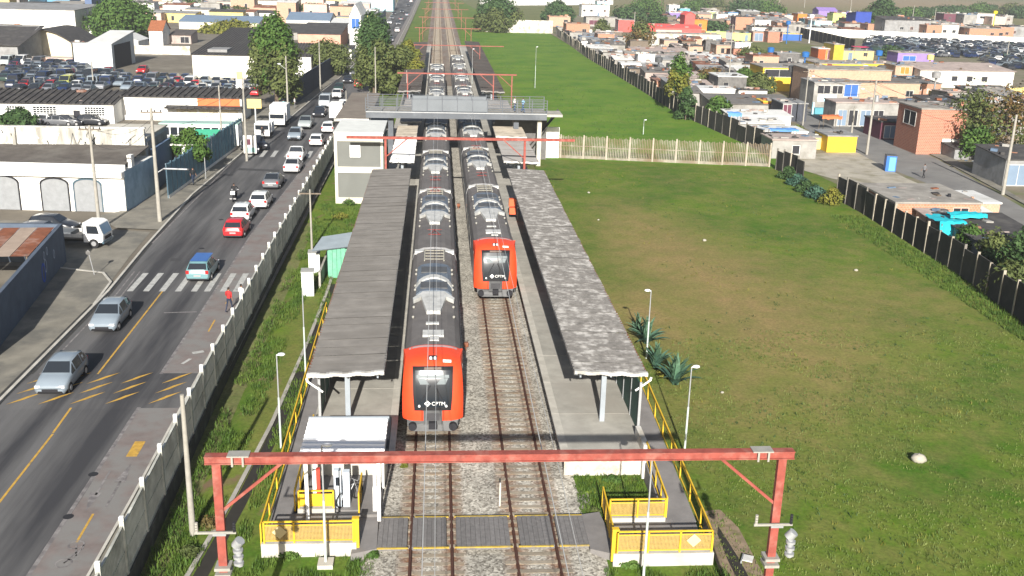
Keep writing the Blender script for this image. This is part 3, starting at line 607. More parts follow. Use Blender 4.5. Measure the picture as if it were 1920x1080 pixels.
for yy in (-.05, D + .05):
    for x0, x1 in ((xa, -5.3), (3.45, xb)):
        n = max(1, round((x1 - x0) / 1.75)); l = (x1 - x0) / n
        pm = MB().box(-.05, .05, -.04, .04, 0, 1.55).mesh('post', FB)
        for k in range(n + 1): inst('post', pm, t, (x0 + k * l, yy, zf))
        for z in (.3, .6, .9, 1.2, 1.5): MB().box(x0, x1, yy - .025, yy + .025, zf + z - .03, zf + z + .03).build('rail', FB, t)
    for x in [-5.3 + k * 1.75 for k in range(6)]: MB().box(x - .05, x + .05, yy - .06, yy + .06, zf, zf + 1.6).build('post', FB, t)
    MB().box(-5.3, 3.45, yy - .03, yy + .03, zf + 1.45, zf + 1.5).build('rail', FB, t)
for x in (-7.8, 6.9): 
    MB().box(x - .3, x + .3, .8, 1.5, -.3, zf - .12).build('pillar', FB, t); MB().box(x - .3, x + .3, 2.3, 3.0, -.3, zf - .12).build('pillar', CONC, t)
MB().box(9.4, 9.9, .6, 1.2, -.3, zf - .12).build('pillar', CONCL, t)
MB().box(xb, xb + 1.9, .2, D, zf - .4, zf - .12).build('stair_landing', CONC, t)
MB().prism_y([(xb + 1.9, zf - .12), (xb + 1.9, zf - .4), (xb - 3, -.3), (xb - 2.4, -.3)], D + .3, D + 2.0).build('stair_flight', CONCD, t)
tag(MB().box(4.6 + 2.3, 13.3, 123.5, 131, -.3, 4.6).build('stair_house', CONCD), 'dark open stair building at the right end of the footbridge', 'building')
tag(MB().box(-8.2, -5.6, 122.5, 131, -.3, 4.3).build('stair_house', CONCD), 'dark stair building at the left end of the footbridge', 'building')
# ------------------------------------------------------------ red catenary gantries
INS = mat('insulator_grey', (.3, .29, .26), .5, .15, 4)
REDF = mat('weathered_brown_red', (.27, .085, .07), .8, .25, 1)
def gantry(xa, xb, y, zb, pxs, w_, label, detail=False):
    REDST = MATS['faded_red_steel'] if y < 150 else REDF
    t = empty('catenary_gantry', ((xa + xb) / 2, y, 0), 0, label, 'gantry', 'red catenary gantries'); ox = (xa + xb) / 2
    MB().box(xa - ox, xb - ox, -w_ / 2, w_ / 2, zb - w_ / 2, zb + w_ / 2).build('beam', REDST, t)
    if detail:
        MB().box(xa - ox, xb - ox, -w_ / 2 - .05, w_ / 2 + .05, zb + w_ / 2, zb + w_ / 2 + .03).build('top_flange', REDST, t); MB().box(xa - ox, xb - ox, -w_ / 2 - .05, w_ / 2 + .05, zb - w_ / 2 - .03, zb - w_ / 2).build('bottom_flange', REDST, t)
    for i, px in enumerate(pxs):
        pw_ = .13 if detail else w_ * .42; MB().box(px - ox - pw_, px - ox + pw_, -w_ * .45, w_ * .45, -.4, zb - w_ / 2 - .035).build('post', REDST, t)
        s = 1 if i == 0 else -1
        MB().bar((px - ox + s * w_ * .4, 0, zb - 1.75), (px - ox + s * 2.0, 0, zb - w_ / 2), .07, .09).build('brace', REDST, t)
        if detail:
            c = MB()
            for z in (zb - 3.75, zb - 3.98): c.box(px - ox - .24, px - ox + .24, -.24, .24, z, z + .1)
            c.build('clamp', INS, t)
            MB().box(px - ox - .75, px - ox + .5, -.26, -.2, zb - 2.42, zb - 2.35).build('crossarm', INS, t)
            MB().box(px - ox - .2, px - ox + .2, -.28, -.19, zb - 2.48, zb - 2.4).build('crossarm_clamp', ZINC, t)
            for q in (-.68, .45):
                b2 = MB()
                for j in range(4): b2.tube((px - ox + q, -.23, zb - 2.36 + j * .09), (px - ox + q, -.23, zb - 2.3 + j * .09), .05)
                b2.build('insulator', MATS['concrete'] if q < 0 else DARK, t)
            b2 = MB(); b2.tube((px - ox + .55, -.15, zb - 3.6), (px - ox + .5, -.2, zb - 2.8), .1); b2.tube((px - ox + .45, -.15, zb - 2.9), (px - ox + .6, -.2, zb - 2.68), .16)
            for j in range(3): b2.tube((px - ox + .52, -.22, zb - 3.5 + j * .22), (px - ox + .52, -.22, zb - 3.42 + j * .22), .16)
            b2.build('surge_arrester', ZINC, t)
            MB().box(px - ox + (.35 if s > 0 else -1.0), px - ox + (1.0 if s > 0 else -.35), -w_ / 2 - .1, w_ / 2 + .1, zb + w_ / 2 + .03, zb + w_ / 2 + .07).build('clamp_plate', INS, t)
            for q in (.5, .82): MB().box(px - ox + s * q - .03, px - ox + s * q + .03, -w_ / 2 - .1, -w_ / 2 - .055, zb - w_ / 2 - .08, zb + w_ / 2 + .03).build('bolt', INS, t)
    return t
gantry(-6.95, 11.15, 28.0, 8.05, (-6.62, 10.8), .2, 'nearest red catenary gantry spanning the foreground', True)
gantry(-8.6, 13.1, 96.2, 6.6, (-4.95, 8.3), .24, 'second red catenary gantry before the footbridge')
gantry(-6.1, 11.9, 156, 6.6, (-4.6, 8.4, 11.2), .2, 'third red catenary gantry just beyond the footbridge')
gantry(-7, 13.4, 212, 6.6, (-4.8, 8.5), .15, 'fourth red catenary gantry over the far canopies')
gantry(-6, 11, 270, 6.6, (-4.8, 8.5), .15, 'fifth red catenary gantry past the far canopy ends')
gantry(-6, 11, 325, 6.6, (-4.8, 8.5), .15, 'sixth red catenary gantry on the open line')
gantry(-6, 11, 385, 6.6, (-4.8, 8.5), .15, 'seventh and farther red gantry near the top of the tracks')
gantry(-6, 11, 450, 6.6, (-4.8, 8.5), .15, 'eighth red gantry far up the tracks')
gantry(-6, 11, 530, 6.6, (-4.8, 8.5), .15, 'farthest red gantry at the end of the tracks')
WIRE = mat('bare_wire', (.5, .5, .48), .5, 0, metal=.3)
def wire(x, z, ya, yb, r=.014, label='', sag=.25, span=57):
    n = int((yb - ya) / 6); P_ = []
    for k in range(n + 1):
        y = ya + (yb - ya) * k / n; u = ((y - 31) % span) / span; P_.append((x, y, z - sag * 4 * u * (1 - u)))
    m_ = MB()
    for p, q in zip(P_, P_[1:]): m_.tube(p, q, r, n=4, cap=False)
    return tag(m_.build('contact_wire', WIRE), label, 'wire', 'overhead wires above the tracks')
wire(-.42, 5.6, 12, 430, .021, 'contact wire hanging over the left track', .0)
wire(-.05, 6.35, 12, 430, .012, 'messenger wire above the left contact wire', .5)
wire(3.82, 5.6, 12, 430, .021, 'contact wire hanging over the right track', .0)
wire(4.1, 6.35, 12, 430, .012, 'messenger wire above the right contact wire', .5)

# ------------------------------------------------------------ the two trains
TRED = mat('train_red', (.66, .062, .018), .5, .12, 1.5, coat=.1, c2=(.5, .05, .018), c2amt=.35, c2scale=1.1)
TGREY = mat('train_roof_grey', (.135, .125, .12), .8, .2, 1.2, c2=(.1, .093, .09), c2amt=.4, c2scale=.5)
TSTEEL = mat('train_side_steel', (.33, .33, .34), .4, .1, 1, metal=.4)
ACB = mat('roof_unit_blue_grey', (.12, .145, .18), .6, .2, 1.2)
RWH = mat('roof_white', (.5, .5, .48), .6, .25, 2, c2=(.3, .3, .28), c2amt=.38, c2scale=1.2)
SKIRT = mat('train_skirt_grey', (.085, .087, .09), .55, .2, 2)
def ring_prof(w=1.5):
    r = [(-w, .95), (-w - .02, 1.4), (-w, 3.05), (-w + .1, 3.45), (-w + .36, 3.74), (-.75, 3.88), (0, 3.93)]
    return r + [(-x, z) for x, z in r[::-1][1:]]
def make_car(L_):
    p = ring_prof(); parts = []
    body = MB(); n = len(p); vs = [(x, .25, z) for x, z in p] + [(x, L_ - .25, z) for x, z in p]
    for k in range(n - 1): body.add([vs[k], vs[k + 1], vs[n + k + 1], vs[n + k]], [(0, 3, 2, 1)], 0 if 2 <= k <= n - 4 else 1, 2 <= k <= n - 4)
    body.add(vs[:n], [tuple(range(n))], 1); body.add(vs[n:], [tuple(range(n - 1, -1, -1))], 1); body.quad(vs[0], vs[n - 1], vs[2 * n - 1], vs[n], 1)
    parts.append(('car_body', body.mesh('car_body', [TGREY, TSTEEL])))
    gw = MB().box(-1.15, 1.15, -.25, .25, 1.1, 3.6).mesh('gangway', BLACK); parts.append(('gangway', gw))
    for y in (2.6, L_ - 2.6):
        bo = MB(); bo.box(-1.1, 1.1, y - 1.3, y + 1.3, .25, .93)
        for q in (-.8, .8):
            for x in (-.9, .9): bo.tube((x - .05, y + q, .42), (x + .05, y + q, .42), .42, n=12)
        parts.append(('bogie', bo.mesh('bogie', BLACK)))
    parts.append(('underframe', MB().box(-1.2, 1.2, 5, L_ - 5, .4, .93).mesh('underframe', BLACK)))
    dr = MB().box(-.008, .008, 0, 1.5, 1.15, 3.05).mesh('side_door', SKIRT); wn = MB().box(-.007, .007, 0, 1.4, 1.95, 2.8).mesh('side_window', GLASS)
    for s in (-1, 1):
        for k in range(4):
            y0 = 2.2 + k * (L_ - 4.4) / 4 + .6
            parts.append(('side_door', dr, (s * 1.525, y0, 0))); parts.append(('side_window', wn, (s * 1.527, y0 + 1.9, 0)))
    # roof equipment, counted from the near end of the car
    def arc(y0, y1, w_, h, lip=0, z=3.84, n=10):
        m_ = MB(); q = [(-w_ + 2 * w_ * k / n) for k in range(n + 1)]
        for a, b2 in zip(q, q[1:]):
            za = z + h * (1 - (a / w_) ** 2) ** .5 if abs(a) < w_ else z; zb = z + h * (1 - (b2 / w_) ** 2) ** .5 if abs(b2) < w_ - 1e-6 else z
            ca = lip * (a / w_) ** 2; cb = lip * (b2 / w_) ** 2
            m_.add([(a, y0 - ca, za), (b2, y0 - cb, zb), (b2, y1 - cb, zb), (a, y1 - ca, za)], [(0, 1, 2, 3)], 0, True)
            m_.add([(a, y0 - ca, z - .1), (b2, y0 - cb, z - .1), (b2, y0 - cb, zb), (a, y0 - ca, za)], [(0, 1, 2, 3)])
            m_.add([(b2, y1 - cb, z - .1), (a, y1 - ca, z - .1), (a, y1 - ca, za), (b2, y1 - cb, zb)], [(0, 1, 2, 3)])
        return m_
    parts.append(('air_conditioner', arc(10.3, 15.9, 1.05, .3).mesh('air_conditioner', ACB)))
    parts.append(('white_hoop', arc(12.5, 13.15, 1.13, .4, 1.0).mesh('white_hoop', RWH)))
    gr = MB().box(-.8, .8, -.6, .6, 4.08, 4.15).mesh('grille', SKIRT)
    parts.append(('grille', gr, (0, 11.3, 0))); parts.append(('grille', gr, (0, 14.5, 0)))
    f = MB(); pts = [(-.38, 6.6), (.38, 6.6), (.72, 9.2), (1.15, 8.6), (1.2, 9.0), (.68, 10.1), (-.68, 10.1), (-1.2, 9.0), (-1.15, 8.6), (-.72, 9.2)]
    f.poly(pts[:3] + [(.68, 10.1), (-.68, 10.1), (-.72, 9.2)], 3.9, 4.12); f.poly([(.72, 9.2), (1.15, 8.6), (1.2, 9.0), (.68, 10.1)], 3.85, 4.08); f.poly([(-.72, 9.2), (-.68, 10.1), (-1.2, 9.0), (-1.15, 8.6)], 3.85, 4.08)
    parts.append(('white_fairing', f.mesh('white_fairing', RWH)))
    s = MB().ball((0, 0, 3.85), .09, 6).mesh('vent', MATS['insulator_grey'])
    for x in (-1.12, 1.12):
        for y in (6.3, 8.0, 11.2, 12.0, 14.4, 15.3): parts.append(('vent', s, (x, y, 0)))
    w_ = MB()
    for x in (-.66, .6): w_.box(x, x + .06, 15.9, L_ - .5, 3.95, 4.02)
    for y in (16.3, 17.0, 17.7, 18.4): w_.box(-.6, .6, y, y + .08, 3.96, 3.99)
    parts.append(('roof_walkway', w_.mesh('roof_walkway', mat('walkway_beige', (.42, .4, .33), .7, .2))))
    c = MB().box(-.3, .3, -.22, .22, 3.66, 3.9).mesh('corner_cap', RWH)
    for sx in (-1, 1): parts.append(('corner_cap', c, (sx * 1.02, L_ - .5, 0)))
    pn = MB()
    for y in (3.4,): 
        pn.bar((-.45, y, 4.0), (.45, y, 4.0), .05, .05); pn.bar((-.35, y, 4.02), (0, y + .7, 4.14), .035, .035); pn.bar((.35, y, 4.02), (0, y + .7, 4.14), .035, .035); pn.bar((-.5, y + .7, 4.17), (.5, y + .7, 4.17), .035, .035)
    panto = pn.mesh('pantograph', mat('pantograph_red', (.2, .04, .035), .6, .2))
    wp = [MB().box(-.55, .55, 3.3, 4.1, 3.9, 4.02).box(-.18, .3, 2.7, 3.3, 3.9, 3.98).mesh('roof_box', RWH), MB().box(-.4, .3, 5.2, 5.45, 3.9, 3.99).mesh('roof_box', RWH)]
    return parts, panto, wp
CAR, PANTO, WP = make_car(19.2)
def cab(t):
    prof = [(0, .92), (-.02, 1.25), (0, 1.55), (.1, 2.2), (.3, 2.95), (.5, 3.4), (.75, 3.68), (1.05, 3.83), (1.5, 3.9), (2.6, 3.95)]
    def wid(z): return 1.5 if z < 2.4 else 1.5 - .09 * (z - 2.4) ** 1.3
    def P(u, i, off=0):
        y, z = prof[int(i)] if i == int(i) else (prof[int(i)][0] + (prof[int(i) + 1][0] - prof[int(i)][0]) * (i % 1), prof[int(i)][1] + (prof[int(i) + 1][1] - prof[int(i)][1]) * (i % 1))
        w_ = wid(z); fall = max(0, (z - 3.3)) * .35 * abs(u) ** 3
        return (u * w_, y + .42 * abs(u) ** 5 * (1 if y < 1.5 else 0) - off, z - fall + off * .25)
    U = [-1, -.96, -.88, -.78, -.6, -.35, -.12, .12, .35, .6, .78, .88, .96, 1]
    m_ = MB(); vs = [P(u, i) for i in range(len(prof)) for u in U]; n = len(U)
    m_.add(vs, [(i * n + j, i * n + j + 1, (i + 1) * n + j + 1, (i + 1) * n + j) for i in range(len(prof) - 1) for j in range(n - 1)], 0, True)
    for s, j in ((-1, 0), (1, n - 1)):
        ring = [vs[i * n + j] for i in range(len(prof))]; back = [(s * 1.5, 2.6, z) for (_, _, z) in ring]
        for k in range(len(ring) - 1): m_.add([ring[k], back[k], back[k + 1], ring[k + 1]], [(0, 1, 2, 3) if s < 0 else (3, 2, 1, 0)], 0)
    m_.build('cab', TRED, t)
    def patch(name, M, i0, i1, u0a, u1a, u0b, u1b, off, nn=10, mm=6):
        q = MB(); vs = []
        for a in range(mm + 1):
            f = a / mm; i = i0 + (i1 - i0) * f; ua = u0a + (u0b - u0a) * f; ub = u1a + (u1b - u1a) * f
            for b2 in range(nn + 1): vs.append(P(ua + (ub - ua) * b2 / nn, min(i, len(prof) - 1.001), off))
        q.add(vs, [(a * (nn + 1) + b2, a * (nn + 1) + b2 + 1, (a + 1) * (nn + 1) + b2 + 1, (a + 1) * (nn + 1) + b2) for a in range(mm) for b2 in range(nn)], 0, True)
        return q.build(name, M, t)
    patch('windscreen_surround', mat('gloss_black', (.01, .01, .012), .45, 0, spec=.2), 1.75, 5.6, -.6, .6, -.72, .72, .02)
    patch('windscreen', mat('windscreen_glass', (.012, .017, .024), .22, 0, spec=.25), 2.15, 5.0, -.5, .5, -.62, .62, .035)
    patch('visor_reflection', mat('reflection_grey', (.13, .155, .165), .5, .1), 4.25, 4.55, -.55, .55, -.55, .55, .045)  # grey bands paint reflections in the glass, shaped like visors
    patch('visor_reflection', MATS['reflection_grey'], 3.75, 4.2, -.42, -.12, -.52, -.3, .045, 4, 3); patch('visor_reflection', MATS['reflection_grey'], 3.75, 4.2, .12, .42, .3, .52, .045, 4, 3)
    patch('destination_display', mat('display_dark', (.16, .12, .1), .5, .2, 8), 5.1, 5.45, -.3, .3, -.3, .3, .05)
    patch('headlight_box', DARK, 6.6, 7.6, -.16, .16, -.16, .16, .03)
    for s in (-.07, .07): MB().tube((s * 1.5, P(0, 6.9)[1] - .1, P(0, 6.9)[2] + .0), (s * 1.5, P(0, 6.9)[1], P(0, 6.9)[2] + .06), .075, n=10).build('headlight', LAMPW, t)
    patch('number_plate', WHITE, 6.2, 6.75, .36, .66, .36, .66, .03, 4, 2)
    patch('rear_band', mat('pinkish_band', (.42, .3, .3), .6, .15, 3), 8.75, 8.95, -.9, .9, -.9, .9, .012)
    MB().bar((-.55, .02, 1.95), (-.12, .12, 2.75), .03, .03).build('wiper', DARK, t); MB().bar((.5, .02, 1.95), (.1, .12, 2.75), .03, .03).build('wiper', DARK, t)
    for s in (-1, 1): MB().tube((s * .66, -.05, 1.72), (s * .66, .1, 1.74), .06, n=8).build('marker_lamp', LAMPW, t)
    # mark and lettering under the windscreen
    d = MB(); d.add([(-.42, -.035, 1.86), (-.26, -.035, 1.7), (-.1, -.035, 1.86), (-.26, -.035, 2.02)], [(0, 1, 2, 3)]); d.build('diamond_emblem', WHITE, t)
    d = MB(); d.add([(-.31, -.04, 1.86), (-.26, -.04, 1.81), (-.21, -.04, 1.86), (-.26, -.04, 1.91)], [(0, 1, 2, 3)]); d.build('emblem_centre', DARK, t)
    fc = bpy.data.curves.new('lettering', 'FONT'); fc.body = 'CPTM'; fc.size = .26; fc.extrude = .004; fc.materials.append(WHITE)
    o = bpy.data.objects.new('lettering', fc); col.objects.link(o); m9 = bpy.data.meshes.new_from_object(o.evaluated_get(bpy.context.evaluated_depsgraph_get())); bpy.data.objects.remove(o)
    o = bpy.data.objects.new('lettering', m9); col.objects.link(o); o.parent = t; o.location = (-.06, -.04, 1.77); o.rotation_euler = (rad(86), 0, 0)
    # coupler bay, skirt and steps
    MB().box(-.46, .46, -.06, .3, .75, 1.5).build('coupler_bay', SKIRT, t); MB().box(-.2, .2, -.35, .1, .62, .95).build('coupler', DARK, t); MB().box(-.33, .33, -.09, -.06, .98, 1.35).build('coupler_plate', mat('coupler_plate', (.05, .05, .055), .5, .2), t)
    k = MB(); q = [(-1.28, .9), (-1.25, .55), (-.95, .32), (.95, .32), (1.25, .55), (1.28, .9)]
    vs = [(x, -.02 + .3 * abs(x / 1.28) ** 3, z) for x, z in q] + [(x, .9, z) for x, z in q]; k.add(vs, [(0, 1, 2, 3, 4, 5)][::1] + [(i, i + 6, (i + 1) % 6 + 6, (i + 1) % 6) for i in range(6)]); k.build('skirt', SKIRT, t)
    for s in (-1, 1): MB().box(min(s * .5, s * .55), max(s * .5, s * .55), -.05, .1, .95, 1.5).build('bumper_edge', mat('dark_red', (.3, .03, .01), .5, .1), t); MB().tube((s * 1.0, -.06, .6), (s * 1.0, .2, .6), .2, n=10).build('buffer_recess', DARK, t)
def train(x, y0, n, label):
    t = empty('commuter_train', (x, y0, 0), 0, label, 'train', 'red fronted commuter trains'); cab(t)
    for c in range(n):
        yy = 1.9 + c * 19.2 if c else 1.9
        for nm, me, *lc in CAR:
            lx, ly, lz = lc[0] if lc else (0, 0, 0)
            sh_ = -1.1 if c == 0 and nm in ('air_conditioner', 'white_hoop', 'grille', 'white_fairing', 'vent') else 0
            inst(nm, me, t, (lx, ly + yy + sh_, 0))
        if c in (0,):
            for q in WP: inst('roof_box', q, t, (0, yy - 1.4, 0))
        if c in (1, 2, 4, 6): inst('pantograph', PANTO, t, (0, yy, 0))
        if c in (1, 4): inst('pantograph', PANTO, t, (0, yy + 14.5, 0))
train(-.21, 45.75, 8, 'nearer red fronted commuter train standing at the left platform')
train(4.03, 67.1, 8, 'farther red fronted commuter train standing at the right platform')
# ------------------------------------------------------------ concrete fence between road and railway
FC = mat('fence_concrete', (.52, .52, .47), .92, .25, 1.5, .1, rnd=.15, c2=(.27, .27, .24), c2amt=.42, c2scale=.5)
FL = [(-11.35, 24.9), (-11.95, 50), (-12.3, 75), (-12.45, 100), (-12.6, 122)]
def along(pl, step):
    out = []; d0 = 0; k = 0; acc = 0
    for (xa, ya), (xb, yb) in zip(pl, pl[1:]):
        L_ = math.hypot(xb - xa, yb - ya)
        while k * step <= acc + L_:
            f = (k * step - acc) / L_; out.append((xa + (xb - xa) * f, ya + (yb - ya) * f, math.atan2(yb - ya, xb - xa))); k += 1
        acc += L_
    return out
t = empty('concrete_fence', (0, 0, 0), 0, 'long concrete paling fence with white capped posts between road and railway', 'fence')
pan = MB(); pan.box(.06, 2.91, -.04, .04, -.6, .45); pan.box(.06, 2.91, -.05, .05, 2.3, 2.4)
x = .1
while x < 2.86: pan.box(x, x + .04, -.035, .035, .45, 2.3); x += .155
pan.box(.06, 2.91, -.028, .028, 1.3, 1.36)
pan = pan.mesh('paling_panel', FC); base = MB().box(0, 2.97, -.12, -.045, -1.2, .35).mesh('base_panel', mat('shade_dark_base', (.07, .068, .06), .95, .3, 1.5, c2=(.13, .125, .11), c2amt=.4, c2scale=.8))  # base face coloured dark to carry the shade on its railway side
post = MB().box(-.07, .07, -.09, .09, -.6, 2.62).mesh('post', FC); capm = MB().box(-.065, .065, -.085, .085, 2.5, 2.76).mesh('post_cap', WHITE)
for x, y, a in along(FL, 2.97):
    inst('paling_panel', pan, t, (x, y, 0), a); p = inst('post', post, t, (x, y, 0), a); inst('post_cap', capm, p, (0, 0, 0)); inst('base_panel', base, t, (x, y, 0), a)

# ------------------------------------------------------------ lamps and poles
LG = mat('lamp_green_grey', (.45, .5, .48), .5, .12, 3)
def lamp(px, py, top, h0, label, side=-1, head='cobra', base=False, grp='slim station lamps'):
    b = G(px, py, h0); H_ = HT(px, py, top, h0)
    t = empty('street_lamp', (b.x, b.y, h0), 0, label, 'lamp post', grp); h = H_ - h0
    MB().tube((0, 0, 0), (0, 0, h * .55), .055, .05).build('pole', LG, t); MB().tube((0, 0, h * .55), (0, 0, h), .038, .03).build('upper_pole', ZINC, t)
    MB().ball((side * .22, 0, h + .02), .2, 8, sq=(1, .7, .4)).tube((0, 0, h - .02), (side * .15, 0, h), .03).build('lamp_head', LAMPW, t)
    if base: MB().box(-.3, .3, -.3, .3, -.02, .18).build('footing', CONCL, t)
lamp(611, 1060, 835, -.3, 'slim lamp on a concrete footing before the left front rail', 1, base=True)
lamp(1206, 1088, 850, -.3, 'slim lamp rising before the right front rail', 1)
lamp(527, 840, 665, -.3, 'slim lamp on the verge left of the long yellow rail', 1)
lamp(573, 700, 540, -.3, 'slim lamp on the verge below the white utility boxes', 1)
lamp(1212, 672, 545, -.3, 'slim lamp at the agaves beside the right canopy', -1)
lamp(1283, 852, 688, -.3, 'slim lamp right of the right ramp on the field edge', 1)
lamp(1003, 165, 88, -.3, 'tall green lamp on the far field behind the footbridge', 1)
lamp(1206, 252, 225, -.3, 'short lamp seen just over the pale paling fence', 1)
lamp(885, 170, 92, -.3, 'slim pole between the tracks and the far right canopy', 1)
def pole(px, py, top, h0, r, label, arms=0, light=0, box=0, lean=0, cat='utility pole', grp='concrete utility poles', tr=0):
    b = G(px, py, h0); h = HT(px, py, top, h0) - h0
    t = empty('utility_pole', (b.x, b.y, h0), 0, label, cat, grp)
    MB().tube((0, 0, -.3), (lean * h, 0, h), r, r * .6, 10).build('pole', POLEC, t)
    for k in range(arms): MB().box(lean * h - .9, lean * h + .9, -.05, .05, h - .4 - k * .8, h - .3 - k * .8).build('crossarm', WOOD, t)
    if arms:
        for q in (-.8, -.3, .3, .8): MB().tube((lean * h + q, 0, h - .3), (lean * h + q, 0, h - .12), .05).build('insulator', DARK, t)
    if light:
        MB().tube((lean * h * .8, 0, h * .8), (light, .2, h * .88), .035).build('lamp_arm', ZINC, t); MB().ball((light, .2, h * .88), .28, 8, sq=(1, .6, .35)).build('lamp_head', LAMPW, t)
    if tr: MB().tube((.3, -.2, h * .72), (.3, -.2, h * .72 + .8), .28, n=12).build('transformer', ZINC, t)
    return t, h
pole(300, 415, 203, .12, .2, 'thick concrete pole at the street corner before the blue wall', 1)
pole(187, 430, 235, .12, .17, 'concrete pole before the white arched building with a round sign', 1)
pole(463, 300, 145, .12, .16, 'concrete pole at the far end of the blue fence')
pole(418, 292, 160, .12, .13, 'thin pole halfway along the blue fence')
pole(541, 230, 105, .12, .15, 'concrete pole on the pavement before the big tree', light=-1)
pole(601, 170, 78, .12, .15, 'concrete pole where the dark wall meets the pavement')
pole(362, 1003, 740, -.3, .14, 'weathered wooden pole on the verge inside the road fence')
pole(585, 470, 355, -.3, .1, 'short concrete pole above the white utility boxes', 1)
pole(1880, 365, 215, -.3, .2, 'thick concrete pole at the right street before the bare tree')
pole(1625, 290, 150, -.3, .17, 'concrete pole right of the yellow kiosk', 1, light=-1.6, tr=1)
pole(1505, 235, 130, -.3, .12, 'concrete pole before the yellow house front', 1, light=.9)
pole(705, 208, 88, -.3, .12, 'thin pole rising behind the footbridge left end')
pole(763, 205, 132, -.3, .1, 'short pole behind the footbridge panels')
pole(650, 225, 170, -.3, .1, 'thin post left of the tall booth roof')
pole(176, 165, 115, 0, .14, 'pole standing in the left car yard'); pole(66, 168, 145, 0, .12, 'short pole in the left car yard corner')
for i, (px, py, tp, lab) in enumerate([(1187, 85, 22, 'slim pole left of the red house'), (1368, 120, 45, 'slim pole before the lime wall'), (1290, 125, 85, 'slim pole in the scrap roofs below the red house'), (1594, 25, -6, 'pale pole behind the purple houses'), (1710, 42, 10, 'pale pole right of the round dark tree'), (1752, 40, 15, 'pale post before the brick houses'), (1412, 78, 40, 'slim pole right of the lime wall'), (1887, 110, 72, 'bent pole at the edge of the right car yard'), (1461, 12, -12, 'far pole on the upper right road'), (1508, 14, -14, 'second far pole on the upper right road'), (1365, 165, 100, 'pole behind the white shacks'), (1026, 30, 8, 'far post behind the round tree'), (1594, 270, 200, 'thin pole above the yellow kiosk')]):
    pole(px, py, tp, -.3, .16 if py > 60 else .22, lab, arms=1 if i in (0, 1, 2) else 0)
# round road sign and short signs
t = empty('road_sign', G(177, 515, .12), 0, 'slender sign post on the corner of the left pavement', 'sign post'); MB().tube((0, 0, 0), (-.25, -.1, 1.9), .03).build('post', ZINC, t); MB().tube((-.25, -.12, 1.7), (-.25, -.09, 1.7), .17, n=14).build('sign_plate', CONCD, t)
t = empty('road_sign', G(386, 335, .12), 0, 'slim sign post by the walking person at the blue fence', 'sign post'); MB().tube((0, 0, 0), (0, 0, 2.6), .045).build('post', ZINC, t)
t = empty('bent_pipe_gate', G(295, 372, .12), 0, 'bent grey pipe frame beside the corner pole', 'pipe frame'); mb = MB(); mb.tube((0, 0, 0), (0, .1, 2.4), .06).tube((0, .1, 2.4), (.8, .1, 2.9), .06).tube((.8, .1, 2.9), (3.2, .1, 2.85), .09); mb.build('pipe', ZINC, t)

# ------------------------------------------------------------ dark concrete wall on the right, with pale posts
WALLD = mat('blackened_wall', (.045, .042, .039), .95, .35, .9, .1, rnd=.35, c2=(.06, .052, .048), c2amt=.4, c2scale=.4)
WPOST = mat('bleached_post', (.36, .32, .26), .9, .3, 2)
def wall(pts, h, step, label, M=WALLD, pm=WPOST, ph=.12, grp='dark boundary walls of the field', jag=0):
    pl = [(G(x, y, -.3).x, G(x, y, -.3).y) for x, y in pts]
    t = empty('boundary_wall', (0, 0, -.3), 0, label, 'wall', grp)
    pp = along(pl, step); me = MB().box(.08, step - .08, -.05, .05, -.3, h).mesh('wall_panel', M); me2 = MB().box(.08, step - .08, -.06, .06, -.3, h * .93).mesh('wall_panel', mat('blackened_wall_two', (.05, .047, .042), .95, .35, 1.1, .1, c2=(.028, .027, .027), c2amt=.45, c2scale=.5) if M is WALLD else M)
    po = MB().box(-.07, .07, -.1, .1, -.3, h + ph).mesh('wall_post', pm); pk = MB().box(-.07, .07, -.1, .1, -.3, h + ph).mesh('wall_post', mat('greyed_post', (.19, .175, .155), .9, .3, 2))
    for i, (x, y, a) in enumerate(pp):
        dz = R_.uniform(-.12, .05) + (R_.uniform(-.3, .2) if jag else 0)
        o = inst('wall_panel', me if i % 3 else me2, t, (x, y, dz), a + R_.uniform(-.02, .02)); o.rotation_euler.x = R_.uniform(-.035, .035)
        inst('wall_post', po if R_.random() < .6 else pk, t, (x, y, dz + R_.uniform(-.1, .12)), a)
wall([(1045, 68), (1100, 108), (1200, 168), (1270, 213), (1388, 266), (1440, 290)], 2.75, 3.0, 'long dark boundary wall beside the far field running past the shacks', jag=1)
wall([(1455, 318), (1500, 338)], 2.6, 1.8, 'short dark wall stub between the paling fence and the shrubs')
wall([(1568, 373), (1620, 402), (1750, 485), (1820, 532), (1920, 608), (2080, 730)], 2.6, 2.35, 'near dark boundary wall with pale posts below the orange brick shack')
# pale paling fence across the field
PAL = mat('pale_paling', (.27, .245, .2), .92, .35, 1.3, c2=(.17, .13, .085), c2amt=.5, c2scale=.4)
a = G(1008, 294, -.3); b = G(1442, 313, -.3); L_ = (b - a).length; n = 10
t = empty('paling_fence', (a.x, a.y, -.3), math.atan2(b.y - a.y, b.x - a.x), 'pale weathered concrete paling fence crossing between the two fields', 'fence')
st = L_ / n; pm = MB(); pm.box(.05, st - .05, -.06, .06, 0, .35); pm.box(.05, st - .05, -.05, .05, 1.5, 1.6); x = .06
while x < st - .1: pm.box(x, x + .1, -.035, .035, .35, 2.75 + .08 * sin(x * 9)); x += .2
pm = pm.mesh('paling_panel', PAL); po = MB().box(-.08, .08, -.1, .1, 0, 2.95).mesh('post', WPOST)
for k in range(n): inst('paling_panel', pm, t, (k * st, 0, R_.uniform(-.1, .08)))
for k in range(n + 1): inst('post', po, t, (k * st, 0, 0))
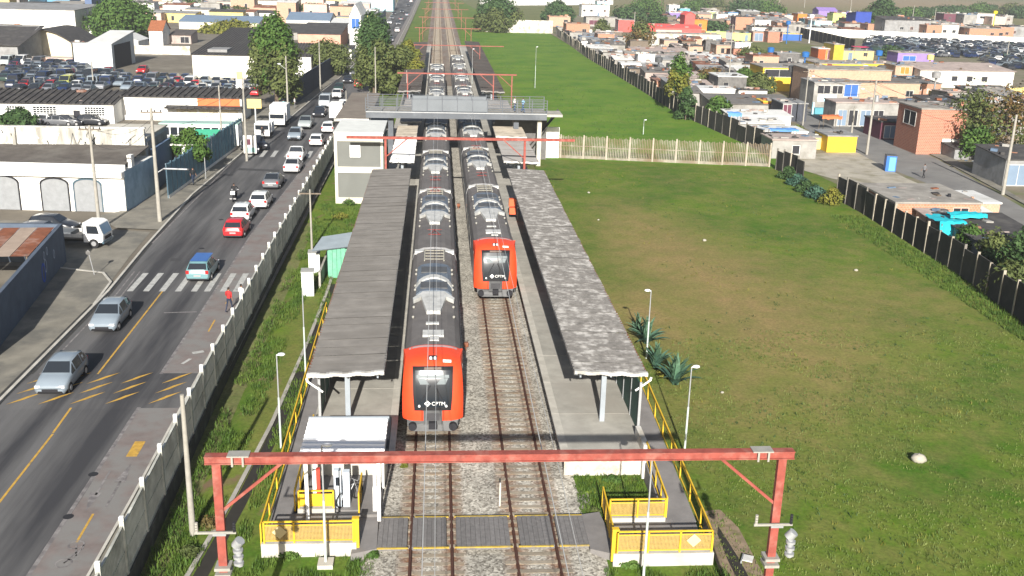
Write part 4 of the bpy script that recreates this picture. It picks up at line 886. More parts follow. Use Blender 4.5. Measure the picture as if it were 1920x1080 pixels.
# backing shrubs of dry stalks behind it handled with the plants
o = G(1012, 262, -.3)
tag(MB().box(12.6, 15.0, 124.6, 124.9, -.3, 3.5).build('white_wall', WHITE), 'short bright white wall showing over the track end of the paling fence', 'wall')
# white wall and dark roof at the end of the far field
a = G(905, 60, -.3); b = G(1028, 58, -.3)
t = empty('end_wall', (0, 0, 0), 0, 'weathered white wall closing the far end of the field under the round tree', 'wall'); MB().box(a.x, b.x, a.y, a.y + .3, -.3, 4.1).build('wall', PLATW, t)

# ------------------------------------------------------------ utility boxes, green shed
CABW = mat('cabinet_white', (.66, .67, .64), .6, .1, 1)
for (px, py, wd, hh, lab) in ((578, 553, 1.0, 1.75, 'near white utility box leaning by the drain'), (590, 510, 1.0, 1.55, 'far white utility box under the short pole')):
    b = G(px, py, -.3); t = empty('utility_box', b, rad(4), lab, 'utility box', 'white utility boxes')
    MB().box(-.42, .42, -.3, .65, 0, hh).build('cabinet', CABW, t); MB().box(-.46, .46, -.34, .7, hh, hh + .06).build('lid', mat('grey_lid', (.35, .35, .33), .8, .2), t); MB().box(-.36, .36, -.315, -.302, .15, hh - .15).build('door', WHITE, t)
t = empty('green_shed', (-7.6, 73.6, -.3), rad(2), 'small pale green shed with a tilted grey sheet roof beside the left canopy', 'shed')
SG = mat('pale_green_board', (.13, .36, .24), .8, .2, 1.2, c2=(.2, .4, .3), c2amt=.4, c2scale=1)
k = 0
for x in [-.55 + j * .32 for j in range(6)]: MB().box(x, x + .3, -.03, .03, 0, 2.25 + .04 * (k % 2)).build('board', SG, t); k += 1
MB().box(-.6, 1.4, .1, 2.4, 0, 2.15).build('wall', SG, t)
rf = MB(); rf.add([(-1.7, -.35, 2.2), (1.6, -.2, 2.55), (1.7, 3.4, 2.75), (-1.2, 3.2, 2.35)], [(0, 1, 2, 3)]); rf.add([(-1.7, -.35, 2.15), (1.6, -.2, 2.5), (1.7, 3.4, 2.7), (-1.2, 3.2, 2.3)], [(3, 2, 1, 0)])
rf.build('roof_sheet', mat('bluish_sheet', (.3, .35, .38), .7, .12, 1), t)
tag(MB().box(-8.6, -8.45, 71, 77, -.3, .9).build('low_wall', CONC), 'low mossy wall beside the green shed', 'wall')
# orange signal boxes on the right platform edge (next to the farther train)
t = empty('signal_box', G(960, 412, 1.0), 0, 'orange signal box on the right platform edge beside the farther train', 'signal box')
ORA = mat('signal_orange', (.7, .13, .05), .5, .12); MB().box(-.3, .35, 0, .5, 1.2, 1.85).build('upper_box', ORA, t); MB().box(-.25, .35, -.1, .4, .5, 1.1).build('lower_box', ORA, t); MB().tube((.5, .2, 0), (.5, .2, 2), .05).build('post', ZINC, t)
mb = MB(); 
for k in range(3): mb.box(.45, .95, .15, .2, 1.0 + k * .3, 1.12 + k * .3)
mb.build('chevron_board', WHITE, t)
# stones and litter in the field
for px, py, r, lab in ((1722, 865, .36, 'large pale rounded stone alone on the near field'), (1321, 452, .22, 'small pale stone by the dry turf in the upper field'), (1122, 413, .14, 'tiny pale stone near the right canopy edge'), (1354, 737, .12, 'tiny white stone on the turf right of the agaves'), (1104, 362, .18, 'small pale stone in the top of the near field'), (1605, 508, .2, 'flat pale scrap on the turf near the dark wall')):
    r *= .75 if r < .3 else 1; b = G(px, py, -.3); me = MB().ball((0, 0, r * .45), r, 10, sq=(1.15, .9, .7)); rr = random.Random(px)
    me.v = [(x * rr.uniform(.85, 1.12), y * rr.uniform(.85, 1.12), z * rr.uniform(.85, 1.1)) for x, y, z in me.v]
    tag(me.build('stone', mat('pale_stone', (.34, .32, .27), .95, .2, 6), loc=b), lab, 'stone')
b = G(1402, 1052, -.3); t = empty('drain_lid', b, rad(-25), 'bent white lid lying in the drainage ditch by the right gantry post', 'lid'); MB().box(-.2, .2, -.22, .22, .1, .15).build('lid', WHITEW, t); MB().box(-.25, -.2, -.3, .3, -.05, .12).build('edge', ZINC, t)

t = empty('station_annex', (-10.4, 128, -.3), 0, 'flat brownish roofed annex at the left end of the footbridge by the road', 'building')
MB().box(-2.0, 1.6, 0, 26, 0, 3.9).build('wall', CONCD, t); MB().box(-2.4, 1.8, -.6, 26.4, 3.9, 4.05).build('roof', mat('brownish_flat_roof', (.2, .17, .14), .93, .25, .6, c2=(.15, .12, .1), c2amt=.4, c2scale=.3), t); MB().box(-2.45, 1.85, -.72, -.603, 3.75, 4.1).build('fascia', WHITEW, t)

CBL = mat('black_cable', (.03, .03, .032), .6, 0)
def cable(a, b, sag, lab):
    m_ = MB(); P_ = [a.lerp(b, k / 14) - Vector((0, 0, sag * 4 * (k / 14) * (1 - k / 14))) for k in range(15)]
    for p, q in zip(P_, P_[1:]): m_.tube(p, q, .018, n=4, cap=False)
    tag(m_.build('cable', CBL), lab, 'cable', 'overhead street cables')
def ptop(px, py, top, h0): b = G(px, py, h0); return Vector((b.x, b.y, HT(px, py, top, h0) - .35))
LP_ = [ptop(*q) for q in ((187, 430, 235, .12), (300, 415, 203, .12), (463, 300, 145, .12), (541, 230, 105, .12), (601, 170, 78, .12))]
nm_ = ['between the round sign pole and the corner pole', 'between the corner pole and the blue fence end pole', 'between the blue fence end pole and the tree pole', 'between the tree pole and the dark wall pole']
for i, (p, q) in enumerate(zip(LP_, LP_[1:])):
    for j, (dx, dz) in enumerate(((-.5, 0), (.5, 0), (0, -1.0))): cable(p + Vector((dx, 0, dz)), q + Vector((dx, 0, dz)), .7 + .3 * j, '%s cable %s' % (('left upper', 'right upper', 'lower')[j], nm_[i]))
RP_ = [ptop(*q) for q in ((1880, 365, 215, -.3), (1625, 290, 150, -.3), (1505, 235, 130, -.3))]
nm_ = ['between the bare tree pole and the yellow kiosk pole', 'between the kiosk pole and the yellow house pole']
for i, (p, q) in enumerate(zip(RP_, RP_[1:])):
    for j, (dx, dz) in enumerate(((-.5, 0), (.4, -.1), (0, -1.1))): cable(p + Vector((dx, 0, dz)), q + Vector((dx, 0, dz)), .6 + .3 * j, '%s cable %s' % (('left upper', 'right upper', 'lower')[j], nm_[i]))
# ------------------------------------------------------------ vehicles (nose towards -y, origin on the ground)
PAINT = m_objcolor('car_paint', .32, .5)
WHL = {s: MB().tube((s * .68, 0, .31), (s * .87, 0, .31), .31, n=12, mi=0).tube((s * .872, 0, .31), (s * .885, 0, .31), .17, n=8, mi=1).mesh('wheel', [BLACK, CHROME]) for s in (-1, 1)}
def car_meshes(kind):
    # stations: y, z bottom, z belt, z top, half width at belt, half width at top
    if kind == 'hatch': st = [(-1.95, .38, .5, .58, .70, .62), (-1.9, .22, .62, .68, .80, .72), (-1.1, .2, .84, .93, .84, .76), (-.85, .2, .86, .97, .85, .78), (-.2, .2, .88, 1.43, .85, .62), (.9, .2, .9, 1.48, .85, .63), (1.55, .22, .92, 1.38, .83, .62), (1.88, .25, .92, .98, .8, .72), (1.95, .35, .6, .66, .76, .7)]
    elif kind == 'sedan': st = [(-2.2, .38, .5, .56, .70, .62), (-2.13, .22, .6, .68, .80, .72), (-1.25, .2, .82, .9, .85, .78), (-.95, .2, .84, .95, .86, .78), (-.25, .2, .87, 1.38, .86, .62), (.75, .2, .9, 1.42, .86, .63), (1.5, .2, .92, 1.0, .86, .72), (2.1, .22, .9, .97, .82, .74), (2.2, .35, .6, .66, .78, .7)]
    elif kind == 'van': st = [(-2.2, .38, .6, .7, .75, .68), (-2.1, .25, .8, 1.0, .85, .78), (-1.7, .22, 1.05, 1.2, .9, .84), (-1.0, .22, 1.1, 1.95, .92, .8), (2.1, .22, 1.15, 2.0, .92, .82), (2.2, .3, 1.1, 1.9, .9, .8)]
    else: st = [(-2.3, .45, .6, .68, .75, .66), (-2.2, .3, .75, .85, .86, .78), (-1.3, .28, .98, 1.05, .9, .84), (-1.05, .28, 1.0, 1.1, .9, .84), (-.4, .28, 1.02, 1.62, .9, .68), (.45, .28, 1.02, 1.65, .9, .68), (.75, .28, 1.02, 1.1, .9, .84), (2.3, .3, 1.0, 1.06, .9, .84), (2.36, .45, .9, .95, .88, .82)]
    def ring(s):
        y, zb, zl, zt, w_, wt = s
        return [(-w_ * .88, y, zb), (-w_, y, zb + .16), (-w_ * 1.01, y, (zb + zl) / 2 + .08), (-w_, y, zl), (-wt, y, zt), (-wt * .55, y, zt + .03), (wt * .55, y, zt + .03), (wt, y, zt), (w_, y, zl), (w_ * 1.01, y, (zb + zl) / 2 + .08), (w_, y, zb + .16), (w_ * .88, y, zb)]
    rings = [ring(s) for s in st]; n = 12; b = MB(); g = MB()
    vs = [p for r in rings for p in r]; fs = []
    for i in range(len(st) - 1):
        for j in range(n - 1): fs.append((i * n + j, i * n + j + 1, (i + 1) * n + j + 1, (i + 1) * n + j))
    b.add(vs, fs, 0, True); b.add(rings[0], [tuple(range(n - 1, -1, -1))]); b.add(rings[-1], [tuple(range(n))])
    b.add([p for r in rings for p in (r[0], r[-1])], [(2 * i, 2 * i + 2, 2 * i + 3, 2 * i + 1) for i in range(len(st) - 1)], 1)
    gap = [s[3] - s[2] for s in st]
    def win(q, off, sh=.1):
        c = sum((Vector(p) for p in q), Vector()) / 4; nn = (Vector(q[1]) - Vector(q[0])).cross(Vector(q[3]) - Vector(q[0])).normalized()
        if nn.dot(c - Vector((0, 0, .6))) < 0: nn = -nn
        g.add([Vector(p).lerp(c, sh) + nn * off for p in q], [(0, 1, 2, 3)])
    for i in range(len(st) - 1):
        a, c = rings[i], rings[i + 1]
        if gap[i] > .3 or gap[i + 1] > .3:
            if gap[i] > .3 and gap[i + 1] > .3:
                k = 1 if abs(st[i + 1][0] - st[i][0]) < 1.2 else 2
                for h in range(k):
                    f0, f1 = h / k, (h + 1) / k; L3 = lambda p, q, f: Vector(p).lerp(Vector(q), f)
                    win([L3(a[3], c[3], f0), L3(a[3], c[3], f1), L3(a[4], c[4], f1), L3(a[4], c[4], f0)], .012, .1); win([L3(a[8], c[8], f0), L3(a[8], c[8], f1), L3(a[7], c[7], f1), L3(a[7], c[7], f0)], .012, .1)
            else:
                win([a[3], c[3], c[4], a[4]], .012, .22); win([a[8], c[8], c[7], a[7]], .012, .22); win([a[4], a[7], c[7], c[4]], .045, .07)
    if kind == 'van': win([rings[-1][4], rings[-1][7], rings[-1][8], rings[-1][3]], .02, .15)
    y0, y1 = st[0][0], st[-1][0]
    wh = []
    wb = .63 * (y1 - y0) / 2
    for y in (-wb, wb * 1.0):
        for s in (-1, 1): wh.append(('wheel', WHL[s], (0, y, 0)))
    hl = []; tl = []
    zf = st[1][2]; zr = st[-2][2]
    for s in (-1, 1):
        hl.append(('headlight', MB().box(min(s * .5, s * .78), max(s * .5, s * .78), y0 - .0, y0 + .14, zf - .06, zf + .07).mesh('headlight', LAMPW)))
        tl.append(('tail_light', MB().box(min(s * .58, s * .79), max(s * .58, s * .79), y1 - .1, y1 + .015, zr - .22, zr + .02).mesh('tail_light', TAIL)))
    tr = MB(); tr.box(-.42, .42, y0 - .015, y0 + .03, .36, .5, 0); tr.box(-.25, .25, y1, y1 + .02, .5, .62, 1); tr.box(-.7, .7, y1 - .04, y1 + .03, .25, .36, 0)
    return [('body', b.mesh('body', [PAINT, BLACK])), ('window', g.mesh('window', GLASS))] + wh + hl + tl + [('trim', tr.mesh('trim', [DARK, CHROME]))]
CM = {k: car_meshes(k) for k in ('hatch', 'sedan', 'van', 'pickup')}
def car(kind, x, y, z, rz, c, label, group='vehicles driving on the road', cat='car', full=True, nm=None, sc=1.0):
    t = empty(nm or {'hatch': 'hatchback_car', 'sedan': 'sedan_car', 'van': 'van', 'pickup': 'pickup_truck'}[kind], (x, y, z), rz, label, cat, group)
    if sc != 1: t.scale = (sc, sc, sc)
    for n_, me, *lc in (CM[kind] if full else CM[kind][:2]):
        o = inst(n_, me, t, lc[0] if lc else (0, 0, 0)); o.color = tuple(c) + (1,)
    return t
SIL = (.2, .24, .28); WHI = (.75, .75, .74); BLK = (.02, .022, .028); GRY = (.12, .125, .135); REDC = (.5, .015, .02); BLU = (.03, .1, .3); DGR = (.02, .045, .035); LSIL = (.4, .43, .46)
def rc(px, py, kind, c, lab, rz=0, **k):
    b = G(px, py, 0); return car(kind, b.x, b.y + 1.9 if k.get('near', True) else b.y, .0, rz, c, lab, **{a: q for a, q in k.items() if a != 'near'})
U = pi                                           # facing away from the camera
rc(95, 746, 'hatch', SIL, 'silver hatchback nearest the camera on the road at the yellow hump', 0, sc=.98)
t = rc(192, 627, 'hatch', SIL, 'silver hatchback with a red shape behind its windscreen', 0, sc=.98)
t['label'] = 'silver hatchback before the zebra crossing with a red shape behind its windscreen'
o = MB().box(-.35, -.02, -.62, -.6, 1.0, 1.18).build('red_cloth', mat('cloth_red', (.6, .03, .05), .8, .1), t); o.rotation_euler = (rad(0), 0, 0)
t = rc(371, 531, 'hatch', (.13, .25, .27), 'small teal and silver hatchback with blue roof on the zebra crossing', U, sc=1.0)
MB().box(-.6, .6, -1.45, .75, 0, .012).build('blue_roof', mat('car_blue', (.02, .1, .36), .3, .05, coat=.5), t, loc=(0, .6, 1.5))
rc(437, 449, 'hatch', REDC, 'bright red hatchback behind a white car', U)
rc(450, 418, 'hatch', WHI, 'white hatchback with red tail lights just ahead of the red hatchback', U)
rc(484, 394, 'hatch', WHI, 'white hatchback between the white car and the dark sedan', U)
rc(508, 356, 'sedan', GRY, 'dark grey sedan with silver tail alone on the road', U)
rc(546, 326, 'sedan', WHI, 'white sedan following the white pickup', U)
rc(553, 306, 'pickup', WHI, 'white pickup with a dark open bed on the far zebra crossing', U, cat='pickup')
rc(592, 276, 'hatch', WHI, 'white hatchback with teal roof past the far crossing', U)
rc(551, 265, 'hatch', SIL, 'silver grey hatchback coming towards the far crossing', 0)
rc(571, 243, 'pickup', (.3, .33, .33), 'grey tow pickup behind the silver hatchback', 0, cat='pickup')
rc(614, 251, 'hatch', WHI, 'white and red hatchback beside the tall booth roof', U)
rc(597, 221, 'sedan', BLK, 'black sedan with shining headlights left of the white van', 0)
rc(608, 203, 'van', LSIL, 'silver white van behind the black sedan', 0, cat='van')
rc(643, 206, 'hatch', WHI, 'white car just in front of the white box van', U)
rc(630, 186, 'hatch', WHI, 'white car coming from the dark green car', 0)
rc(634, 174, 'hatch', DGR, 'dark green hatchback near the red car', 0)
rc(651, 157, 'sedan', BLK, 'dark car between the pavement and the red car', 0); rc(663, 143, 'hatch', GRY, 'grey car farther up at the tree shade', 0)
rc(672, 165, 'hatch', (.55, .04, .03), 'small red car facing the camera by the tree', U)
for i, (px, py, c, k, r, lab) in enumerate([(747, 47, GRY, 'hatch', 0, 'dark'), (752, 38, GRY, 'sedan', U, 'grey'), (765, 12, BLK, 'hatch', 0, 'black'), (745, 60, WHI, 'hatch', U, 'white'), (763, 30, SIL, 'sedan', U, 'silver'), (754, 24, BLK, 'sedan', 0, 'second black'), (733, 78, (.1, .1, .12), 'hatch', 0, 'charcoal'), (771, 4, WHI, 'hatch', U, 'second white')]):
    b = G(px, py, 0); car(k, b.x, b.y, 0, r, c, '%s small car far up the road near the top of the photo' % lab, full=True)
for i, (px, py, c) in enumerate([(741, 28, BLK), (737, 36, GRY), (733, 45, WHI), (728, 54, SIL)]):
    b = G(px, py, 0); car('sedan', b.x - .5, b.y, .0, 0, c, ['black', 'grey', 'white', 'silver'][i] + ' car parked at the kerb by the far shops', 'cars parked at the far kerb')
# box van driving away
b = G(630, 231, 0); t = empty('box_van', (b.x, b.y + 2.5, 0), U, 'white box van with a tall plain cargo box on the road', 'van', 'vehicles driving on the road')
MB().box(-.95, .95, -.9, 2.4, .75, 2.75).build('cargo_box', WHITE, t); MB().box(-.85, .85, -2.4, -.95, .5, 1.9).build('cab', WHITE, t); MB().box(-.8, .8, -2.0, 2.3, .35, .75).build('chassis', BLACK, t)
wm = MB()
for y in (-1.6, 1.5):
    for s in (-.8, .8): wm.tube((s - .1, y, .38), (s + .1, y, .38), .38, n=12)
wm.build('wheel', BLACK, t); MB().box(-.7, .7, -2.42, -2.4, 1.2, 1.8).build('windscreen', GLASS, t)
# flatbed truck in the side street
b = G(182, 466, 0)
t = empty('flatbed_truck', (b.x - 2.2, b.y + 1.1, 0), rad(84), 'white cab flatbed truck parked across the side street mouth', 'truck')
cb = MB(); pr_ = [(-2.85, .5), (-2.9, 1.1), (-2.6, 1.95), (-2.3, 2.1), (-1.35, 2.1), (-1.3, .5)]
cb.prism_x(pr_, -.9, .9); cb.build('cab', WHITE, t)
wn = MB(); wn.add([(-.8, -2.915, 1.15), (.8, -2.915, 1.15), (.76, -2.625, 1.9), (-.76, -2.625, 1.9)], [(0, 1, 2, 3)]); wn.build('windscreen', mat('sky_glass', (.12, .2, .3), .1, 0, spec=.8), t)
for s in (-1, 1): MB().add([(s * .912, -2.6, 1.2), (s * .912, -1.6, 1.2), (s * .912, -1.6, 1.85), (s * .912, -2.45, 1.85)], [(0, 1, 2, 3)]).build('side_window', GLASS, t)
MB().box(-.6, .6, -2.93, -2.88, .7, .95).build('grille', DARK, t); MB().box(-.95, .95, -2.95, -2.8, .42, .62).build('bumper', GLASSB, t)
MB().box(-.95, .95, -1.25, 2.6, .75, .88).build('bed', CONCD, t)
for s in (-1, 1): MB().box(s * .93 - .02, s * .93 + .02, -1.2, 2.6, .88, 1.15).build('bed_side', WHITEW, t)
MB().box(-.9, .9, -1.28, -1.22, .88, 1.9).build('headboard', ZINC, t); MB().box(-.7, .7, -.2, 1.9, .88, 1.2).build('load', mat('tarpaulin_grey', (.12, .13, .14), .8, .2), t); MB().box(-.4, .4, -1.25, 2.5, .4, .75).build('chassis', BLACK, t)
for y in (-2.1, 1.5):
    for s in (-.8, .8): MB().tube((s - .12, y, .4), (s + .12, y, .4), .4, n=14).tube((s - .13, y, .4), (s + .13, y, .4), .2, n=10, mi=1).build('wheel', [BLACK, CHROME], t)
# parked white trucks at the far left pavement
for i, (px, py, w_, h_, L_, lab) in enumerate([(520, 240, 2.3, 3.0, 5.5, 'white box truck parked on the left pavement beyond the blue fence'), (492, 262, 2.1, 2.0, 4.0, 'white van parked half behind the utility pole by the blue fence')]):
    b = G(px, py, 0); t = empty('parked_truck', (b.x, b.y + 2, 0), 0, lab, 'truck', 'parked white trucks')
    MB().box(-w_ / 2, w_ / 2, -.6, L_ - 2.6, .8, h_).build('cargo_box', WHITE, t); MB().box(-w_ / 2 + .1, w_ / 2 - .1, -2, -.65, .5, 2.1).build('cab', WHITE, t); MB().box(-w_ / 2 + .2, w_ / 2 - .2, -2.03, -2, 1.3, 1.9).build('windscreen', GLASS, t)
    MB().box(-w_ / 2 + .1, w_ / 2 - .1, -1.8, L_ - 2.7, .3, .8).build('chassis', BLACK, t)
for (px, py, c, k, lab) in ((497, 285, BLK, 'hatch', 'dark car half hidden by the pole on the left pavement'), (482, 292, GLASS and (.1, .1, .12), 'hatch', 'grey car parked beside the tall pole at the pavement edge')):
    b = G(px, py, 0); car(k, b.x - 1.2, b.y + 2, .12, rad(20), c, lab, 'cars parked on the left pavement')
# motorcycle
b = G(440, 376, 0)
t = empty('motorcycle', (b.x, b.y, 0), U, 'motorcycle riding away on the road ahead of the white cars', 'motorcycle')
for y in (-.65, .65): MB().tube((-.05, y, .3), (.05, y, .3), .3, n=12).build('wheel', BLACK, t)
MB().box(-.12, .12, -.45, .5, .35, .8).build('frame', DARK, t); MB().box(-.2, .2, .45, .8, .75, 1.05).build('rear_box', WHITE, t); MB().tube((-.35, -.5, 1.0), (.35, -.5, 1.0), .02).build('handlebar', CHROME, t); MB().box(-.14, .14, -.1, .5, .8, .88).build('seat', BLACK, t)
MB().box(-.3, .3, .82, .84, .3, .42).build('tail_plate', CHROME, t)

# ------------------------------------------------------------ people
SKIN = mat('skin', (.28, .15, .1), .6, .05); HAIR = mat('dark_hair', (.02, .015, .012), .8, .1)
def person(x, y, z, rz, label, shirt, trousers, pose='walk', group=None, hair=True):
    J = {'hip': (0, 0, .95), 'chest': (0, 0, 1.32), 'neck': (0, 0, 1.5), 'head': (0, -.01, 1.62), 'crown': (0, -.01, 1.74)}
    a = {'walk': (.2, -.25), 'stand': (.03, -.02), 'ride': (-.35, -.35)}[pose]
    E = [('hip', 'chest'), ('chest', 'neck'), ('neck', 'head'), ('head', 'crown')]
    for s, n_ in ((-1, 'l'), (1, 'r')):
        k = a[0] if s < 0 else a[1]
        J['th' + n_] = (s * .1, 0, .92); J['sh' + n_] = (s * .19, 0, 1.42)
        if pose == 'ride': J['kn' + n_] = (s * .2, -.42, .82); J['an' + n_] = (s * .18, -.2, .42); J['to' + n_] = (s * .18, -.36, .38); J['el' + n_] = (s * .28, -.25, 1.25); J['wr' + n_] = (s * .3, -.5, 1.1); J['ha' + n_] = (s * .3, -.57, 1.08)
        else: J['kn' + n_] = (s * .1, -k * .55 - .03, .5); J['an' + n_] = (s * .1, -k * 1.0 + (.08 if k < 0 else 0), .08 + (.05 if k < -.1 else 0)); J['to' + n_] = (s * .11, -k * 1.0 - .15, .04); J['el' + n_] = (s * .25, k * .3 + .03, 1.16); J['wr' + n_] = (s * .26, k * .5 - .08, .92); J['ha' + n_] = (s * .26, k * .55 - .1, .82)
        E += [('hip', 'th' + n_), ('th' + n_, 'kn' + n_), ('kn' + n_, 'an' + n_), ('an' + n_, 'to' + n_), ('chest', 'sh' + n_), ('sh' + n_, 'el' + n_), ('el' + n_, 'wr' + n_), ('wr' + n_, 'ha' + n_)]
    Rr = {'hip': .135, 'chest': .15, 'neck': .06, 'head': .095, 'crown': .08, 'th': .095, 'kn': .06, 'an': .04, 'to': .035, 'sh': .07, 'el': .045, 'wr': .032, 'ha': .035}
    ks = list(J); me = bpy.data.meshes.new('body'); me.from_pydata([J[k] for k in ks], [(ks.index(p), ks.index(q)) for p, q in E], [])
    o = bpy.data.objects.new('tmp_person', me); col.objects.link(o); o.modifiers.new('s', 'SKIN'); o.modifiers.new('b', 'SUBSURF').levels = 1
    for i, k in enumerate(ks): r = Rr.get(k, Rr.get(k[:2], .05)); me.skin_vertices[0].data[i].radius = (r, r * .85)
    me.skin_vertices[0].data[0].use_root = True
    dg = bpy.context.evaluated_depsgraph_get(); dg.update(); m2 = bpy.data.meshes.new_from_object(o.evaluated_get(dg)); bpy.data.objects.remove(o)
    m2.name = 'body'; m2.materials.clear()
    for M in (SKIN, shirt, trousers, BLACK, HAIR): m2.materials.append(M)
    for p in m2.polygons:
        c = p.center; p.use_smooth = True; zz = c.z
        p.material_index = 3 if zz < .1 and pose != 'ride' else 2 if zz < .98 and abs(c.x) < .24 and not (pose == 'ride' and zz > .9) else (4 if zz > 1.64 or (zz > 1.56 and c.y > .02) else 0) if zz > 1.5 else 1 if zz > 1.1 or abs(c.x) < .2 else 0
    t = bpy.data.objects.new('person', m2); col.objects.link(t); t.location = (x, y, z); t.rotation_euler = (0, 0, rz)
    return tag(t, label, 'person', group)
TB = mat('black_cloth', (.02, .02, .022), .9, .1); TN = mat('navy_cloth', (.02, .03, .06), .9, .1); TR = mat('red_cloth_shirt', (.4, .03, .03), .9, .1); TW = mat('white_cloth', (.6, .58, .57), .9, .1); TG = mat('grey_cloth', (.15, .15, .16), .9, .1); TBL = mat('denim', (.06, .12, .25), .9, .1)
b = G(440, 376, 0); person(b.x, b.y, .0, U, 'person in black riding the motorcycle away', TB, TB, 'ride')
b = G(363, 345, .12); person(b.x, b.y, .12, rad(30), 'person in dark clothes walking along the blue fence', TB, TN)
b = G(425, 585, .02); person(b.x + .2, b.y, .02, rad(160), 'person in a red top walking at the road fence', TR, TN)
b = G(452, 582, .02); person(b.x, b.y + .4, .02, rad(150), 'person in a white top just behind the one in red', TW, TG)
b = G(1731, 334, -.3); person(b.x, b.y, -.3, rad(200), 'person in a grey top walking up the right street past the blue box', TG, TB)
b = G(987, 196, 6.0); person(9.0, 119.8, 6.0, rad(60), 'person in a white top on the footbridge', TW, TBL, 'stand', 'people on the footbridge')
person(9.95, 119.3, 6.0, rad(240), 'person in blue at the right end of the footbridge', mat('sky_cloth', (.25, .42, .6), .9, .1), TBL, 'walk', 'people on the footbridge')
for i, (px, py, lab, s_, q) in enumerate([(492, 262, 'person in black beside the white van on the left pavement', TB, TB), (532, 208, 'person in a teal shirt below the big tree', mat('teal_cloth', (.05, .35, .38), .9, .1), TN), (553, 203, 'person in white standing in the tree shade', TW, TG), (473, 280, 'person in dark clothes by the utility pole at the kerb', TB, TG)]):
    b = G(px, py, .12); person(b.x, b.y, .12, rad(40 * i), lab, s_, q, 'walk' if i % 2 else 'stand')
# ------------------------------------------------------------ buildings
def W_(n, c, **k): return mat(n, c, k.pop('rough', .85), k.pop('var', .14), k.pop('scale', .8), **k)
CREAM = W_('cream_wall', (.66, .6, .46), c2=(.45, .38, .27), c2amt=.32, c2scale=.3)
WWALL = W_('whitewash', (.76, .75, .71), c2=(.45, .43, .38), c2amt=.3, c2scale=.35)
GWALL = W_('grey_render', (.3, .29, .27), var=.25, c2=(.2, .19, .17), c2amt=.42, c2scale=.5)
BLUEW = W_('blue_wall', (.04, .12, .38)); CYAN = W_('pale_cyan_wall', (.38, .62, .68)); PEACH = W_('peach_wall', (.55, .3, .22)); PINK = W_('pink_wall', (.6, .4, .33))
YELW = W_('bright_yellow_wall', (.7, .45, .04)); YELP = W_('pale_yellow_wall', (.68, .55, .2)); LIME = W_('lime_wall', (.5, .62, .2)); PURP = W_('purple_wall', (.25, .17, .45)); RED_W = W_('coral_red_wall', (.62, .1, .09)); ORW = W_('orange_wall', (.62, .2, .04)); NAVY = W_('cobalt_wall', (.03, .06, .3)); MAUVE = W_('dusky_maroon_wall', (.12, .04, .06)); TURQ = W_('turquoise_wall', (.1, .32, .38))
BRICK = m_brick('orange_block_brick', (.43, .2, .115), (.38, .33, .28)); BRICKR = m_brick('red_block_brick', (.4, .14, .08), (.42, .38, .33)); BRICKP = m_brick('pale_block_brick', (.5, .3, .2), (.4, .36, .3))
BLUER = mat('blue_grey_roof', (.16, .22, .3), .6, .12, .5); WROOF = mat('white_sheet_roof', (.62, .62, .6), .7, .15, .6, c2=(.4, .39, .36), c2amt=.35, c2scale=.3); GROOF = mat('grey_sheet_roof', (.26, .26, .26), .85, .25, 1, c2=(.17, .165, .16), c2amt=.42, c2scale=.4); TERR = mat('roof_slab', (.3, .28, .25), .92, .25, .7, c2=(.2, .185, .165), c2amt=.45, c2scale=.5)
PINKR = mat('pinkish_sheet_roof', (.38, .31, .28), .9, .25, .7, c2=(.25, .2, .18), c2amt=.4, c2scale=.5)
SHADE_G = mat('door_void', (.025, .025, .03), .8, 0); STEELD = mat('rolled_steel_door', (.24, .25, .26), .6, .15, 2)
def window(t, x, y, z, w_, h_, face='f', frame=WHITE, glass=GLASS, bars=(0, 0), nm='window', d=.05):
    """a framed opening centred at x,z (front) or y,z (side) standing proud of the wall"""
    mb = MB(); gb = MB(); fr = .07 if w_ > .6 else .04
    def B(m_, a0, a1, b0, b1, c0, c1):
        if face == 'f': m_.box(a0, a1, y - c1, y - c0, b0, b1)
        elif face == 'l': m_.box(x - c1, x - c0, y + a0, y + a1, b0, b1)
        else: m_.box(x + c0, x + c1, y + a0, y + a1, b0, b1)
    o = x if face == 'f' else 0
    a0, a1 = o - w_ / 2, o + w_ / 2
    B(mb, a0 - fr, a1 + fr, z - h_ / 2 - fr, z - h_ / 2, .001, d); B(mb, a0 - fr, a1 + fr, z + h_ / 2, z + h_ / 2 + fr, .001, d); B(mb, a0 - fr, a0, z - h_ / 2, z + h_ / 2, .001, d); B(mb, a1, a1 + fr, z - h_ / 2, z + h_ / 2, .001, d)
    for k in range(1, bars[0]): q = a0 + (a1 - a0) * k / bars[0]; B(mb, q - .03, q + .03, z - h_ / 2, z + h_ / 2, .002, d * .8)
    for k in range(1, bars[1]): q = z - h_ / 2 + h_ * k / bars[1]; B(mb, a0, a1, q - .03, q + .03, .002, d * .7)
    B(gb, a0, a1, z - h_ / 2, z + h_ / 2, .001, .012)
    f = mb.build(nm, frame, t); gb.build('pane' if nm == 'window' else 'leaf', glass, f); return f
